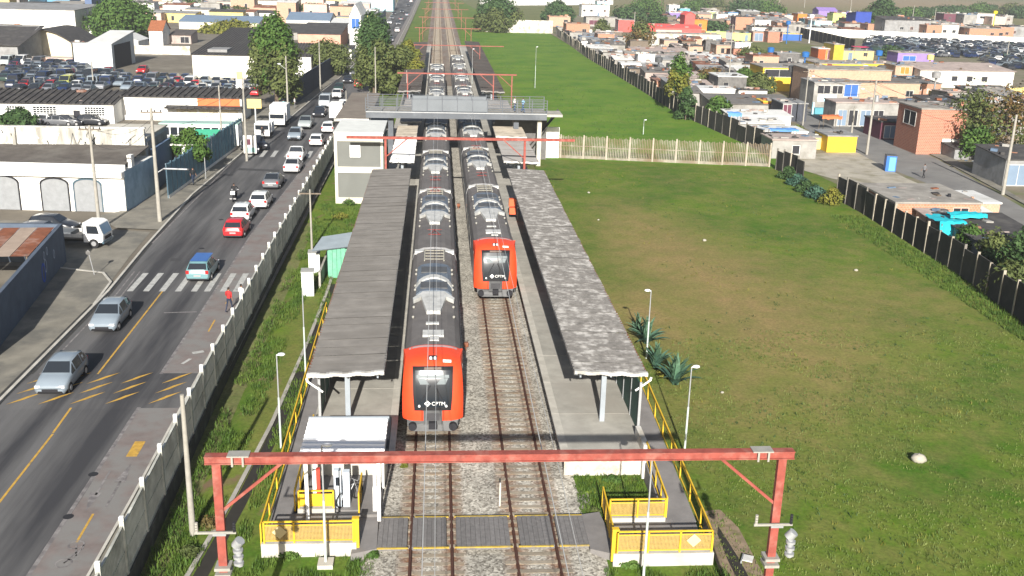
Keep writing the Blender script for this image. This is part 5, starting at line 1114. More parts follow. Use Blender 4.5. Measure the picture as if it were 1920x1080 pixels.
def roof(t, w_, d_, h, kind, M, rise, over=.3, rib=0, wallM=None, nm='roof'):
    o = over; mb = MB(); x0, x1, y0, y1 = -w_ / 2 - o, w_ / 2 + o, -o, d_ + o
    if kind == 'flat': mb.box(x0 + o * .5, x1 - o * .5, y0 + o * .5, y1 - o * .5, h, h + .16)
    elif kind == 'parapet':
        mb.box(-w_ / 2 + .15, w_ / 2 - .15, .15, d_ - .15, h - .35, h - .25)
    elif kind in ('shed', 'shedb'):
        za, zb = (h, h + rise) if kind == 'shed' else (h + rise, h)
        mb.prism_x([(y0, za), (y1, zb), (y1, zb + .09), (y0, za + .09)], x0, x1)
        for x in (-w_ / 2, w_ / 2 - .15): MB().prism_x([(0, h - .01), (d_, h - .01), (d_, zb), (0, za)], x, x + .15).build('gable_wall', wallM, t)
        (MB().box(-w_ / 2 + .16, w_ / 2 - .16, d_ - .15, d_, h, zb) if kind == 'shed' else MB().box(-w_ / 2 + .16, w_ / 2 - .16, 0, .15, h, za)).build('gable_wall', wallM, t)
        if rib:
            x = x0
            while x < x1: mb.prism_x([(y0, za + .09), (y1, zb + .09), (y1, zb + .09 + rib), (y0, za + .09 + rib)], x, x + rib * 2.2); x += rib * 6
    elif kind == 'gx':                            # ridge along x: slopes to front and back
        ym = (y0 + y1) / 2; mb.prism_x([(y0, h), (ym, h + rise), (y1, h), (y1, h + .1), (ym, h + rise + .1), (y0, h + .1)], x0, x1)
        for x in (-w_ / 2, w_ / 2 - .15): MB().prism_x([(0, h - .01), (d_, h - .01), (d_ / 2, h + rise)], x, x + .15).build('gable_wall', wallM, t)
        if rib:
            x = x0
            while x < x1: mb.prism_x([(y0, h + .1), (ym, h + rise + .1), (ym, h + rise + .1 + rib), (y0, h + .1 + rib)], x, x + rib * 2.2); x += rib * 6
    elif kind == 'gy':                            # ridge along y: gable faces the camera
        mb.prism_y([(x0, h), (0, h + rise), (x1, h), (x1, h + .1), (0, h + rise + .1), (x0, h + .1)], y0, y1)
        for y in (0, d_ - .15): MB().prism_y([(-w_ / 2, h - .01), (w_ / 2, h - .01), (0, h + rise)], y, y + .15).build('gable_wall', wallM, t)
    elif kind == 'arch':
        q = [(x0 + (x1 - x0) * k / 14, h + rise * sin(pi * k / 14)) for k in range(15)]; mb.prism_y(q + [(a, b - .12) for a, b in q[::-1]], y0, y1)
        for y in (0, d_ - .15): MB().prism_y([(-w_ / 2, h - .01)] + [(w_ / 2, h - .01)] + [(-x * .97, z - .08) for x, z in q[1:-1]][::1], y, y + .15).build('gable_wall', wallM, t)
    return mb.build(nm, M, t)
ROOFS = []; RECTS = []
def bld(px0, px1, py, pyt, dep, wall_, kind='flat', rM=None, rise=0, label='', h0=-.3, win=(), nm='house', cat='house', over=.25, rib=0, group=None, hmin=None, rz=0, sill=None):
    a = G(px0, py, h0); b = G(px1, py, h0); w_ = abs(b.x - a.x); h = HT((px0 + px1) / 2, py, pyt, h0) - h0
    if hmin: h = max(h, hmin)
    t = empty(nm, ((a.x + b.x) / 2, (a.y + b.y) / 2, h0), rz, label, cat, group)
    RECTS.append((min(a.x, b.x), max(a.x, b.x), (a.y + b.y) / 2, (a.y + b.y) / 2 + dep)); ROOFS.append(RECTS[-1] + (h0 + h, rise if 'shed' in kind else 0, kind))
    if kind == 'parapet':
        mb = MB(); mb.box(-w_ / 2, w_ / 2, 0, .18, -.3, h); mb.box(-w_ / 2, w_ / 2, dep - .18, dep, -.3, h); mb.box(-w_ / 2, -w_ / 2 + .18, .18, dep - .18, -.3, h); mb.box(w_ / 2 - .18, w_ / 2, .18, dep - .18, -.3, h); mb.build('wall', wall_, t)
    else: MB().box(-w_ / 2, w_ / 2, 0, dep, -.3, h).build('wall', wall_, t)
    roof(t, w_, dep, h, kind, rM or TERR, rise, over, rib, wall_)
    if not win and cat == 'house' and h > 2.2 and w_ > 3.5:
        rw = random.Random(px0 * 3 + py); n = max(1, min(4, int(w_ / 3.2))); win = []
        for k in range(n):
            if rw.random() < .3: continue
            u = (k + .5) / n + rw.uniform(-.04, .04); hw = min(.35, .5 / w_ * rw.uniform(.9, 1.5))
            if rw.random() < .3: win.append(('f', u - hw * .8, .0, u + hw * .8, min(.85, 2.0 / h), rw.choice([SHADE_G, STEELD, BLUER]), GWALL, (1, 1)))
            else: win.append(('f', u - hw, .45, u + hw, min(.85, .45 + 1.0 / h), rw.choice([GLASS, SHADE_G]), rw.choice([WHITEW, GWALL, PINK]), (2, 1)))
        if px0 > 960 and rw.random() < .8: win.append(('l', .2, .45, .2 + 1.1 / dep, min(.85, .45 + .9 / h), SHADE_G, GWALL, (1, 1)))
    for q in win:                                 # (face, u0, v0, u1, v1[, glass, frame, bars]) in fractions of the face
        f, u0, v0, u1, v1 = q[:5]; gl = q[5] if len(q) > 5 and q[5] else GLASS; fm = q[6] if len(q) > 6 and q[6] else WHITEW; br = q[7] if len(q) > 7 else (2 if u1 - u0 > .12 else 1, 1)
        n_ = 'door' if v0 <= .02 else 'window'
        if f == 'f': window(t, -w_ / 2 + (u0 + u1) / 2 * w_, 0, (v0 + v1) / 2 * h, (u1 - u0) * w_, (v1 - v0) * h, 'f', fm, gl, br, n_)
        else: window(t, (-w_ / 2 if f == 'l' else w_ / 2), (u0 + u1) / 2 * dep, (v0 + v1) / 2 * h, (u1 - u0) * dep, (v1 - v0) * h, f, fm, gl, br, n_)
    return t, w_, h
L0 = dict(h0=0.0, nm='building', cat='building')
# --- corner building with arched doors
a = G(238, 398, 0)
x1, y1 = a.x, a.y; h = HT(238, 398, 322, 0)
t = empty('arched_shop_building', (x1, y1, 0), rad(-4), 'white corner building with three grey arched shutters and a dark roof', 'building')
MB().box(-26, 0, 0, 8, -.2, h).build('wall', WWALL, t)
MB().box(-26.2, .1, -.55, -.003, h - .5, h).build('cornice', WHITE, t); MB().box(-26, 0, .5, .7, h, h + .5).build('parapet', WWALL, t)
MB().prism_x([(.7, h + .25), (8, h + .9), (8, h + 1.0), (.7, h + .35)], -26, -.3).build('roof', mat('dusty_brown_roof', (.1, .088, .078), .95, .3, 1, c2=(.14, .13, .115), c2amt=.42, c2scale=.4), t)
for i, (u0, u1) in enumerate(((-4.6, -2.1), (-7.6, -5.1), (-12.6, -9.6), (-16.4, -13.6))):
    n = 10; c = (u0 + u1) / 2; r = (u1 - u0) / 2; hh = h * .66
    q = [(u0, 0), (u1, 0)] + [(c + r * cos(pi * k / n), hh + r * .45 * sin(pi * k / n)) for k in range(n + 1)]
    MB().prism_y(q, -.06, -.005).build('shutter', STEELD, t)
    fr = MB(); Q = [(u1, 0)] + [(c + r * cos(pi * k / n), hh + r * .45 * sin(pi * k / n)) for k in range(n + 1)] + [(u0, 0)]
    for p, q2 in zip(Q, Q[1:]): fr.bar((p[0], -.08, p[1]), (q2[0], -.08, q2[1]), .09, .14)
    fr.build('arch_trim', DARK if i else GLASSB, t)
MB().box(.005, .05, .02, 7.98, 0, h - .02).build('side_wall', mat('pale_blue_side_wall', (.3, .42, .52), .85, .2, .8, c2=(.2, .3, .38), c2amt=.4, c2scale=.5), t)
MB().box(-.4, .0, 2.2, 2.9, h, h + 1.1).build('chimney', WWALL, t)
# --- tall stained wall behind it
ybk = y1 + 8.3
zt = ybk and (lambda: [z for z in [k * .05 for k in range(60, 260)] if proj(-31, ybk, z)[1] < 241][0])()
GRAF = mat('streaked_stained_wall', (.5, .49, .45), .92, .3, 1.2, c2=(.26, .25, .22), c2amt=.47, c2scale=.8, stretch=(1.6, 1, .35))
t = empty('stained_wall', (0, ybk, 0), 0, 'tall streaked grey white wall rising behind the arched building', 'wall')
MB().box(-75, -28.6, 0, .35, 0, zt).build('wall', GRAF, t); MB().box(-75, -28.5, -.06, .42, zt, zt + .12).build('coping', WHITEW, t)
MB().box(-41, -40.7, -.3, -.003, 0, zt).build('buttress', GRAF, t)
rq = random.Random(4); m_ = MB(); m2_ = MB()
for k in range(34):                               # unreadable sprayed scrawls
    x0, z0 = rq.uniform(-48, -29.5) if k % 3 else rq.uniform(-36, -29.5), rq.uniform(zt * .52, zt - .8); mm_ = m_ if k % 3 else m2_; p = (x0, z0)
    for j in range(rq.randint(3, 6)):
        q_ = (p[0] + rq.uniform(-.5, .7), min(zt - .3, z0 + rq.uniform(-.9, 1.1))); mm_.bar((p[0], -.012, p[1]), (q_[0], -.012, q_[1]), .012, .09); p = q_
tag(m_.build('sprayed_scrawl', mat('scrawl_white', (.66, .66, .64), .8, .1), t), kind='stuff'); tag(m2_.build('sprayed_scrawl', mat('scrawl_dark', (.13, .13, .125), .8, .1), t), kind='stuff')
t = empty('shop_annex', (-31.2, ybk + .4, 0), 0, 'annex with a cream roof behind the right end of the stained wall', 'building')
MB().box(-3.0, 2.6, 0, 8, 0, zt - 1.0).build('wall', mat('blue_tinted_render', (.33, .37, .42), .85, .2, .6), t); MB().box(-3.1, 2.7, -.0, 8.2, zt - 1.0, zt - .85).build('roof', mat('cream_roof', (.5, .47, .4), .9, .2, .6), t)
MB().box(2.6, 2.66, .3, 7.7, 2.8, zt - 1.4).build('side_panel', GROOF, t)
t = empty('open_garage', (-28.4, ybk + 1, 0), 0, 'dark open garage bay with a white column before the blue fence', 'garage')
MB().box(0, .3, 0, 7, 0, 4.2).build('wall', mat('blue_render', (.11, .17, .27), .85, .15, .8), t); MB().box(.3, 1.8, 6.9, 7.2, 0, 3.6).build('return_wall', DARK, t); MB().box(1.5, 1.9, 6.3, 6.7, 0, 3.4).build('column', WHITE, t); MB().box(.3, 3.2, 6, 9, 3.5, 3.65).build('roof', WHITEW, t)
# --- blue sheet fence along the pavement
t = empty('blue_sheet_fence', (0, 0, .1), 0, 'long dusty blue sheet fence along the left pavement', 'fence')
BF = mat('dusty_blue_sheet', (.14, .26, .33), .7, .15, 1.5, c2=(.1, .18, .24), c2amt=.4, c2scale=.8)
pm = MB(); pm.box(.02, 1.48, -.03, .03, .25, 3.3)
for x in (.2, .5, .8, 1.1, 1.35): pm.box(x, x + .07, -.055, -.03, .25, 3.28); 
pm = pm.mesh('fence_sheet', BF); lm = MB().box(0, 1.5, -.08, .08, 0, .3).mesh('plinth', WWALL); qm = MB().box(-.05, .05, -.06, .06, 0, 3.45).mesh('post', GLASSB)
a = G(316, 372, .1); b = G(452, 272, .1)
for x, y, an in along([(a.x, a.y), (b.x, b.y)], 1.5): inst('fence_sheet', pm, t, (x, y, R_.uniform(-.03, .05)), an); inst('plinth', lm, t, (x, y, 0), an); inst('post', qm, t, (x, y, 0), an)
# --- bus behind the fence
b = G(297, 231, 3.1); b2 = G(452, 228, 3.1)
t = empty('parked_bus', ((b.x + b2.x) / 2, b.y, 0), 0, 'white bus with a pale green roof parked behind the blue fence', 'bus')
L2 = (b2.x - b.x) / 2; BW = mat('bus_white', (.7, .72, .7), .4, .06); MB().box(-L2, L2, 0, 2.5, .5, 2.95).build('body', BW, t); MB().box(-L2, L2, .05, 2.45, 2.95, 3.12).build('roof', mat('pale_green_roof', (.35, .5, .44), .5, .1), t)
n = 9
for k in range(n): MB().box(-L2 + .3 + k * (2 * L2 - .6) / n + .08, -L2 + .3 + (k + 1) * (2 * L2 - .6) / n - .08, -.02, -.003, 1.7, 2.65).build('window', GLASS, t)
for x in (-L2 + 1.5, L2 - 2): MB().tube((x, -.02, .5), (x, .3, .5), .5, n=14).build('wheel', BLACK, t)
t = empty('green_awning', G(380, 258, 3.0), 0, 'bright green awning sloping over the blue fence behind the pole', 'awning'); MB().add([(-2.4, -1.6, 0), (1.2, -1.9, 0), (1.7, 1.6, .7), (-1.0, 1.6, .7)], [(0, 1, 2, 3)]).add([(-2.4, -1.6, -.05), (1.2, -1.9, -.05), (1.7, 1.6, .65), (-1.0, 1.6, .65)], [(3, 2, 1, 0)]).build('canvas', W_('bright_green_canvas', (.06, .4, .24)), t); MB().tube((1.1, -1.8, -2.7), (1.1, -1.8, 0), .05).tube((-2.3, -1.5, -2.7), (-2.3, -1.5, 0), .05).build('leg', ZINC, t)
t = empty('white_shed_roof', G(365, 262, 3), 0, 'white sheet roof between the bus and the blue fence', 'shed'); MB().box(-3.5, .6, -.5, 2.2, 0, .1).build('roof', WROOF, t); MB().box(-3.3, .4, 0, 2, -3, 0).build('wall', GWALL, t)
# --- long white building with ribbed dark roof
BLK_R = mat('dark_ribbed_roof', (.045, .042, .042), .9, .35, 1.2, c2=(.075, .07, .065), c2amt=.45, c2scale=.6)
lat = (7, 4)
t, w_, h = bld(-260, 222, 229, 193, 7, WWALL, 'shed', BLK_R, 1.0, 'long white building with lattice windows and a dark ribbed roof', win=[('f', .565, .42, .64, .86, None, WHITE, lat), ('f', .672, .42, .765, .86, None, WHITE, lat), ('f', .882, .42, .962, .86, None, WHITE, lat), ('f', .835, .0, .862, .68, SHADE_G), ('f', .4, .42, .5, .86, None, WHITE, lat)], rib=.16, **L0)
t, w_, h = bld(228, 457, 226, 183, 7, WWALL, 'shed', BLK_R, .5, 'right wing of the long white building with an orange fascia', win=[('f', .45, .05, .62, .5, CREAM, WHITE), ('f', .64, .05, .8, .5, CREAM, WHITE), ('f', .82, .05, .97, .5, CREAM, WHITE)], rib=.16, **L0)
MB().box(w_ * .13, w_ * .485, -.1, -.02, h * .66, h * .97).build('fascia', W_('orange_fascia', (.68, .16, .06)), t)
aw = MB(); aw.prism_x([(-1.4, h * .56), (-.02, h * .64), (-.02, h * .67), (-1.4, h * .59)], -w_ * .13, w_ * .5)
x = -w_ * .13
while x < w_ * .5: aw.box(x, x + .35, -1.5, -.1, h * .57, h * .63); x += .95
aw.build('awning', BLK_R, t)
# small lean-to by it
bld(296, 338, 224, 206, 3, WHITE, 'flat', WROOF, 0, 'small white kiosk with an orange corner beside the bus', **L0)
# yard behind: sheds, warehouses
bld(140, 172, 128, 88, 9, W_('grey_white_sheet_wall', (.5, .54, .56)), 'shedb', GROOF, .9, 'narrow grey white shed at the left of the car yard', **L0)
t, w_, h = bld(168, 214, 130, 82, 16, W_('grey_white_sheet_wall', (.5, .54, .56)), 'shed', WROOF, 1.6, 'grey white shed with a wide dark open side', **L0)
MB().box(w_ / 2 + .01, w_ / 2 + .08, 1.5, 13, 0, h * .93).build('open_bay', SHADE_G, t)
bld(30, 140, 108, 82, 15, CREAM, 'arch', FIBROD, 3.2, 'cream warehouse under an arched blackened roof', over=1.2, **L0)
bld(60, 140, 123, 108, 1, PINK, 'flat', TERR, 0, 'low pink wall under the arched warehouse', win=[('f', .45, .05, .65, .9, SHADE_G), ('f', .82, .2, .98, .8, RED_W)], **L0)
bld(-120, 42, 118, 84, 14, GROOF, 'shed', FIBROD, 3.2, 'dark old shed with a blackened roof at the left edge', over=.8, **L0)
bld(-60, 22, 86, 50, 9, GWALL, 'flat', TERR, 0, 'grey block with a pale front above the dark shed', win=[('f', .5, .1, .97, .9, CREAM)], **L0)
bld(-200, 160, 76, 16, 24, WWALL, 'shed', GROOF, .6, 'very large bright white warehouse wall', **L0)
bld(-100, 70, 30, -14, 20, CYAN, 'flat', BLUER, 0, 'pale cyan building above the white warehouse', win=[('f', .72, .25, .74, .5), ('f', .79, .25, .8, .45), ('f', .86, .25, .87, .45), ('f', .93, .25, .97, .45)], **L0)
bld(70, 138, 28, -10, 20, W_('teal_blue_wall', (.13, .3, .42)), 'flat', BLUER, 0, 'teal blue building beside the cyan one', win=[('f', .25, .2, .4, .6, BLUEW), ('f', .5, .2, .65, .6, BLUEW)], **L0)
bld(137, 163, 26, -12, 16, GWALL, 'flat', WROOF, 0, 'plain grey block above the white warehouse end', **L0)
bld(164, 178, 60, -5, 16, mat('blue_side', (.1, .14, .24), .8, .15, .6), 'flat', TERR, 0, 'narrow dark blue block between the white warehouse and the pink house', **L0)
bld(176, 212, 38, 2, 12, PEACH, 'flat', TERR, 0, 'peach pink house behind the round left tree', **L0)
bld(145, 175, 75, 50, 8, WWALL, 'gx', GROOF, 1.6, 'white house with a grey pitched roof below the warehouse wall', **L0)
bld(175, 214, 73, 52, 7, W_('olive_cream_wall', (.5, .48, .25)), 'gx', TILE, 1.8, 'pale olive house with a red tiled roof', win=[('f', .25, .45, .85, .65, WWALL)], **L0)
bld(210, 262, 95, 77, 9, WROOF, 'gy', WROOF, 1.4, 'low shed under a white pitched sheet roof', **L0)
t, w_, h = bld(280, 307, 85, 58, 8, WWALL, 'gx', TILE, 2.4, 'white house with a steep orange tiled roof', win=[('r', .25, .25, .45, .85, WHITE)], **L0)
bld(245, 360, 102, 86, .5, PLATW, 'parapet', TERR, 0, 'stained cream boundary wall at the back of the car yard', nm='boundary_wall', cat='wall', h0=0.0)
bld(318, 360, 82, 66, 8, PINKR, 'shed', MOSS, 1.0, 'brownish shack beside the white tiled house', win=[('f', .5, .1, .9, .8, SHADE_G)], **L0)
bld(262, 316, 40, 22, 14, GWALL, 'flat', GROOF, 0, 'low grey house behind the round left tree', win=[('f', .6, .2, .9, .8, SHADE_G)], **L0)
bld(312, 352, 26, 12, 10, W_('pale_blue_gable', (.42, .5, .58)), 'gy', GROOF, 3.2, 'pale blue gabled house behind the tiled one', **L0)
bld(330, 490, 57, 42, 22, CREAM, 'gx', BLUER, 1.6, 'long low building with a blue grey roof and cream front', **L0)
bld(536, 620, 58, 38, 22, WWALL, 'gx', BLUER, 2.0, 'white hall with a blue grey roof right of the big tree', win=[('r', .1, .1, .9, .9, BLUEW)], **L0)
t, w_, h = bld(360, 500, 146, 104, 42, W_('pale_cream_wall', (.74, .71, .6), c2=(.6, .5, .2), c2amt=.3, c2scale=.2), 'shed', FIBROD, 2.6, 'large pale cream warehouse with a blackened roof behind the car yard', rib=.1, **L0)
MB().box(-w_ * .32, -w_ * .05, 2.5, 8, h + .35, h + .9).build('roof_patch', GROOF, t)
bld(500, 585, 146, 106, 26, WWALL, 'gx', FIBROD, 1.6, 'white warehouse half hidden behind the big tree', rib=.1, **L0)
bld(470, 560, 74, 60, 20, GWALL, 'shed', FIBROD, 1.4, 'dark roofed sheds behind the big tree', **L0)
bld(558, 640, 90, 64, 24, PEACH, 'shed', FIBROD, 1.6, 'peach walled shed with a dark roof right of the big tree', **L0)
bld(588, 660, 112, 92, 12, WWALL, 'flat', FIBROD, 0, 'low white building above the dark street wall', **L0)
t, w_, h = bld(656, 678, 92, 30, 22, WWALL, 'gy', WROOF, 3.0, 'narrow white gabled building with a blue window', win=[('f', .2, .62, .85, .92, BLUEW)], **L0)
bld(620, 660, 62, 44, 14, WWALL, 'shed', WROOF, 1, 'white low building left of the gabled one', **L0)
bld(615, 706, 40, 28, 14, YELP, 'shed', GROOF, .8, 'pale yellow long building behind the gabled one', **L0)
bld(590, 710, 28, 18, 16, WROOF, 'flat', WROOF, 0, 'long grey white roofed building near the far road', **L0)
bld(650, 738, 20, -8, 26, CYAN, 'flat', CYAN, 0, 'large pale blue building beside the far road', **L0)
bld(600, 652, 14, -6, 20, YELP, 'flat', TERR, 0, 'cream building with small dark windows near the far road', win=[('f', .2, .3, .3, .6), ('f', .4, .3, .5, .6), ('f', .6, .3, .7, .6)], **L0)
bld(478, 556, 30, 2, 20, CREAM, 'flat', TERR, 0, 'beige block behind the blue grey roof', win=[('f', .2, .5, .8, .6, PINK)], **L0)
bld(552, 582, 33, 20, 14, PEACH, 'flat', TILE, 0, 'salmon pink small building behind the big tree', **L0)
bld(455, 510, 38, 26, 12, WWALL, 'flat', WROOF, 0, 'small white building above the blue grey roof', **L0)
bld(405, 470, 24, 4, 16, PINK, 'flat', TERR, 0, 'pinkish block among far trees', win=[('f', .2, .4, .4, .8), ('f', .6, .4, .8, .8)], **L0)
bld(556, 610, 14, 0, 16, WWALL, 'flat', TERR, 0, 'white far building near the top of the photo', win=[('f', .2, .3, .4, .8), ('f', .6, .3, .8, .8)], **L0)
bld(380, 420, 10, -6, 16, BRICKR, 'flat', TILE, 0, 'reddish far house near the top left', **L0)
bld(285, 330, 8, -10, 16, TURQ, 'flat', BLUER, 0, 'teal roofed far house near the top left', **L0)
bld(215, 250, 3, -14, 16, GWALL, 'flat', TERR, 0, 'far grey house behind the round left tree', **L0)
# dark street wall running back from the big tree
a = G(552, 196, .1); b = G(645, 126, .1)
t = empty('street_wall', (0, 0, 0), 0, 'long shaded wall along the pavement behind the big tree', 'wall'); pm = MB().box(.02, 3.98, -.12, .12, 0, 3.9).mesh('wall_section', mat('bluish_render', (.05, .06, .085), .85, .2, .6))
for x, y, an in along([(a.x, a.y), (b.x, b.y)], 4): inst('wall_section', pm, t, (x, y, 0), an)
t = empty('street_wall', (0, 0, 0), 0, 'shaded building side along the far road beyond the white gable', 'wall')
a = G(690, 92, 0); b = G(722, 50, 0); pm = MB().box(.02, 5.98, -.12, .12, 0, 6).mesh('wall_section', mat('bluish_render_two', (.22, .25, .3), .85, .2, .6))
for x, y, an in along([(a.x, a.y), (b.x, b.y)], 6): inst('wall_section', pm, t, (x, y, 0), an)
# near-left shaded building wall with rusty roofs
a = G(-30, 690, .1); b = G(113, 503, .1); c = G(160, 478, .1)
t = empty('street_building', (0, 0, 0), 0, 'shaded blue grey street wall with rusty roof sheets at the left edge', 'building')
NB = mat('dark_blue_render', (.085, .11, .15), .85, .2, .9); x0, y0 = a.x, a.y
an = math.atan2(b.y - a.y, b.x - a.x); L3_ = (b - a).length + 1.8
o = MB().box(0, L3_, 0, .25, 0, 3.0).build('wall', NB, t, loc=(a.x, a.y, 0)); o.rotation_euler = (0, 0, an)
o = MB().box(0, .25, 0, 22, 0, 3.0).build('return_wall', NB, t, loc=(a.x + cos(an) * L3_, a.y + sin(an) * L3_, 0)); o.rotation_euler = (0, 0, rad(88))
q = MB()
for k in range(9): q.box(k * 1.15, k * 1.15 + 1.12, .3, 7.5, 3.05 + .04 * (k % 2), 3.12 + .04 * (k % 2))
o = q.build('roof_sheet', RUST, t, loc=(a.x - 1, a.y - 2, 0)); o.rotation_euler = (0, rad(1), an)
GR = mat('spray_blue', (.02, .07, .42), .7, .1); GR2 = mat('spray_white', (.3, .34, .42), .7, .1)
for s0, z, rr, M in ((L3_ - 6.6, 1.2, .62, GR), (L3_ - 5.9, 1.5, .45, GR2), (L3_ - 6.0, 2.25, .28, GR2), (L3_ - 5.1, 2.35, .27, GR2), (L3_ - 3.2, 1.6, .3, GR2)):
    f = MB(); n = 14
    for k in range(n): f.bar((s0 + rr * .7 * cos(2 * pi * k / n), -.012, z + rr * sin(2 * pi * k / n)), (s0 + rr * .7 * cos(2 * pi * (k + 1) / n), -.012, z + rr * sin(2 * pi * (k + 1) / n)), .015, .16 if M is GR else .08)
    o = f.build('spray_mark', M, t, loc=(a.x, a.y, 0)); o.rotation_euler = (0, 0, an)
t = empty('rusty_shelter', (G(30, 425, 2.9).x, G(30, 455, 2.9).y, 0), rad(4), 'rusty striped sheet shelter beside the flatbed truck', 'shelter')
q = MB()
for k in range(7): q.add([(-5 + k * 1.2, -3.0, 2.7), (-5 + k * 1.2 + 1.16, -3.0, 2.7), (-5 + k * 1.2 + 1.16, 3.4, 3.1), (-5 + k * 1.2, 3.4, 3.1)], [(0, 1, 2, 3)], k % 2)
q.build('roof_sheet', [RUST, mat('pale_old_sheet', (.32, .25, .2), .9, .2, 1)], t)
for x in (-4.8, 3.2): 
    for y in (-2.8, 3.2): MB().tube((x, y, 0), (x, y, 2.75), .06).build('post', WOOD, t)
for (px, py, c, lab, k) in ((15, 485, BLK, 'black pickup under the rusty shelter', 'pickup'), (75, 455, GRY, 'dark car behind the flatbed truck', 'hatch'), (95, 440, BLK, 'dark car under the shelter edge by the arched building', 'hatch')):
    b = G(px, py, 0); car(k, b.x, b.y + 1, 0, rad(84), c, lab, 'cars parked in the side street yard')
# houses facing the yard between stained wall and long building
b = G(95, 232, 0)
for (px, py, c, k, lab) in ((95, 232, WHI, 'hatch', 'white car before the lattice windows of the long building'), (118, 233, GRY, 'sedan', 'grey car left of the black doorway'), (135, 233, BLK, 'hatch', 'black car beside the black doorway'), (178, 232, BLK, 'hatch', 'dark car right of the black doorway'), (5, 234, BLK, 'sedan', 'dark car half hidden by the yard bush')):
    q = G(px, py, 0); car(k, q.x, q.y - 1, 0, rad(90), c, lab, 'cars before the long white building')
t = empty('entrance_sign', G(480, 232, 0), 0, 'pale yellow sign board on a post by the parked trucks', 'sign'); MB().box(-.1, .1, -.1, .1, 0, 3.0).build('post', ZINC, t); MB().box(-1.1, .9, -.12, -.02, 2.2, 3.5).build('board', YELP, t)
t = empty('tall_sign', G(453, 205, 0), 0, 'slim white and yellow sign pylon at the corner of the car yard', 'sign'); MB().box(-.6, .6, -.15, .15, 1.2, 6.0).build('board', WHITE, t); MB().box(-.5, .5, -.17, -.155, 4.6, 5.8).build('panel', YELP, t); MB().box(-.1, .1, -.1, .1, 0, 1.2).build('post', ZINC, t)
t = empty('poster_stand', G(470, 290, .12), 0, 'white framed kiosk panel standing at the kerb near the crossing', 'kiosk'); MB().box(-.75, .75, -.2, .2, .2, 2.3).build('panel', WWALL, t); MB().box(-.6, .6, -.22, -.205, .3, .9).build('picture', mat('greenish_print', (.3, .5, .45), .6, .1), t); MB().box(-.6, .1, -.22, -.205, 1.2, 1.9).build('picture', MAUVE, t)
# ------------------------------------------------------------ car yards
NUMW = ['first', 'second', 'third', 'fourth', 'fifth', 'sixth', 'seventh', 'eighth', 'ninth', 'tenth', 'eleventh', 'twelfth', 'thirteenth', 'fourteenth', 'fifteenth', 'sixteenth', 'seventeenth', 'eighteenth', 'nineteenth', 'twentieth', 'twenty first', 'twenty second', 'twenty third', 'twenty fourth', 'twenty fifth', 'twenty sixth', 'twenty seventh', 'twenty eighth', 'twenty ninth', 'thirtieth']
PAL_ = [('dark blue', (.015, .03, .09)), ('black', BLK), ('charcoal', GRY), ('silver', SIL), ('white', WHI), ('dark green', DGR), ('navy', (.01, .018, .05)), ('grey', (.2, .21, .23)), ('red', REDC), ('dark red', (.12, .01, .015))]
WT = [5, 6, 5, 4, 3, 2, 6, 3, 1, 1]
rows = [(178.5, 'front'), (183.5, 'second'), (188.5, 'third'), (193.5, 'fourth'), (198.5, 'fifth'), (204, 'sixth'), (209.5, 'seventh'), (215.5, 'eighth'), (222, 'ninth')]
rr = random.Random(77)
LY = []
for Y, rn in rows:
    k = 0; x = -99 + rr.uniform(0, 1)
    while x < -31:
        px, py = proj(x, Y, .5); x += rr.uniform(1.95, 2.4)
        if px < -6: continue
        ok = (px < 222 and Y < 226 and not (140 < px < 222 and Y > 207)) or (px > 222 and Y < 203 and px > 222 + (Y - 181) * 1.0 and px < 470) 
        if px > 350 and Y > 196: ok = False
        if 170 < px < 222 and Y < 186: ok = rr.random() < .35
        if not ok: continue
        cn, c = rr.choices(PAL_, WT)[0]; kd = rr.choice(['hatch', 'hatch', 'sedan', 'van' if rr.random() < .25 else 'hatch'])
        t = empty({'hatch': 'parked_hatchback', 'sedan': 'parked_sedan', 'van': 'parked_van'}[kd], (x, Y + rr.uniform(-.5, .5), 0), rr.choice((0, U)) + rr.uniform(-.12, .12), '%s %s, %s from the left in the %s row of the left car yard' % (cn, {'hatch': 'hatchback', 'sedan': 'sedan', 'van': 'van'}[kd], NUMW[k], rn), 'van' if kd == 'van' else 'car', 'cars parked in the left yard')
        for n_, me in CM[kd][:2]: o = inst(n_, me, t); o.color = tuple(c) + (1,)
        k += 1
for px, py, kd, c, lab in ((203, 140, 'hatch', REDC, 'bright red hatchback alone in the middle of the left car yard'), (268, 137, 'hatch', REDC, 'red hatchback at the back of the right part of the left yard'), (127, 162, 'van', (.4, .42, .12), 'olive yellow van in the left car yard before the dark roof'), (78, 120, 'pickup', (.6, .4, .05), 'yellow pickup by the pink wall at the back of the left yard'), (15, 122, 'van', (.5, .55, .55), 'pale truck front at the upper left of the left yard'), (42, 121, 'van', WHI, 'white van before the cream arched warehouse'), (358, 164, 'van', WHI, 'white van before the large cream warehouse')):
    b = G(px, py, 0); car(kd, b.x, b.y, 0, 0, c, lab, 'coloured vehicles standing out in the left yard', 'van' if kd == 'van' else 'car')
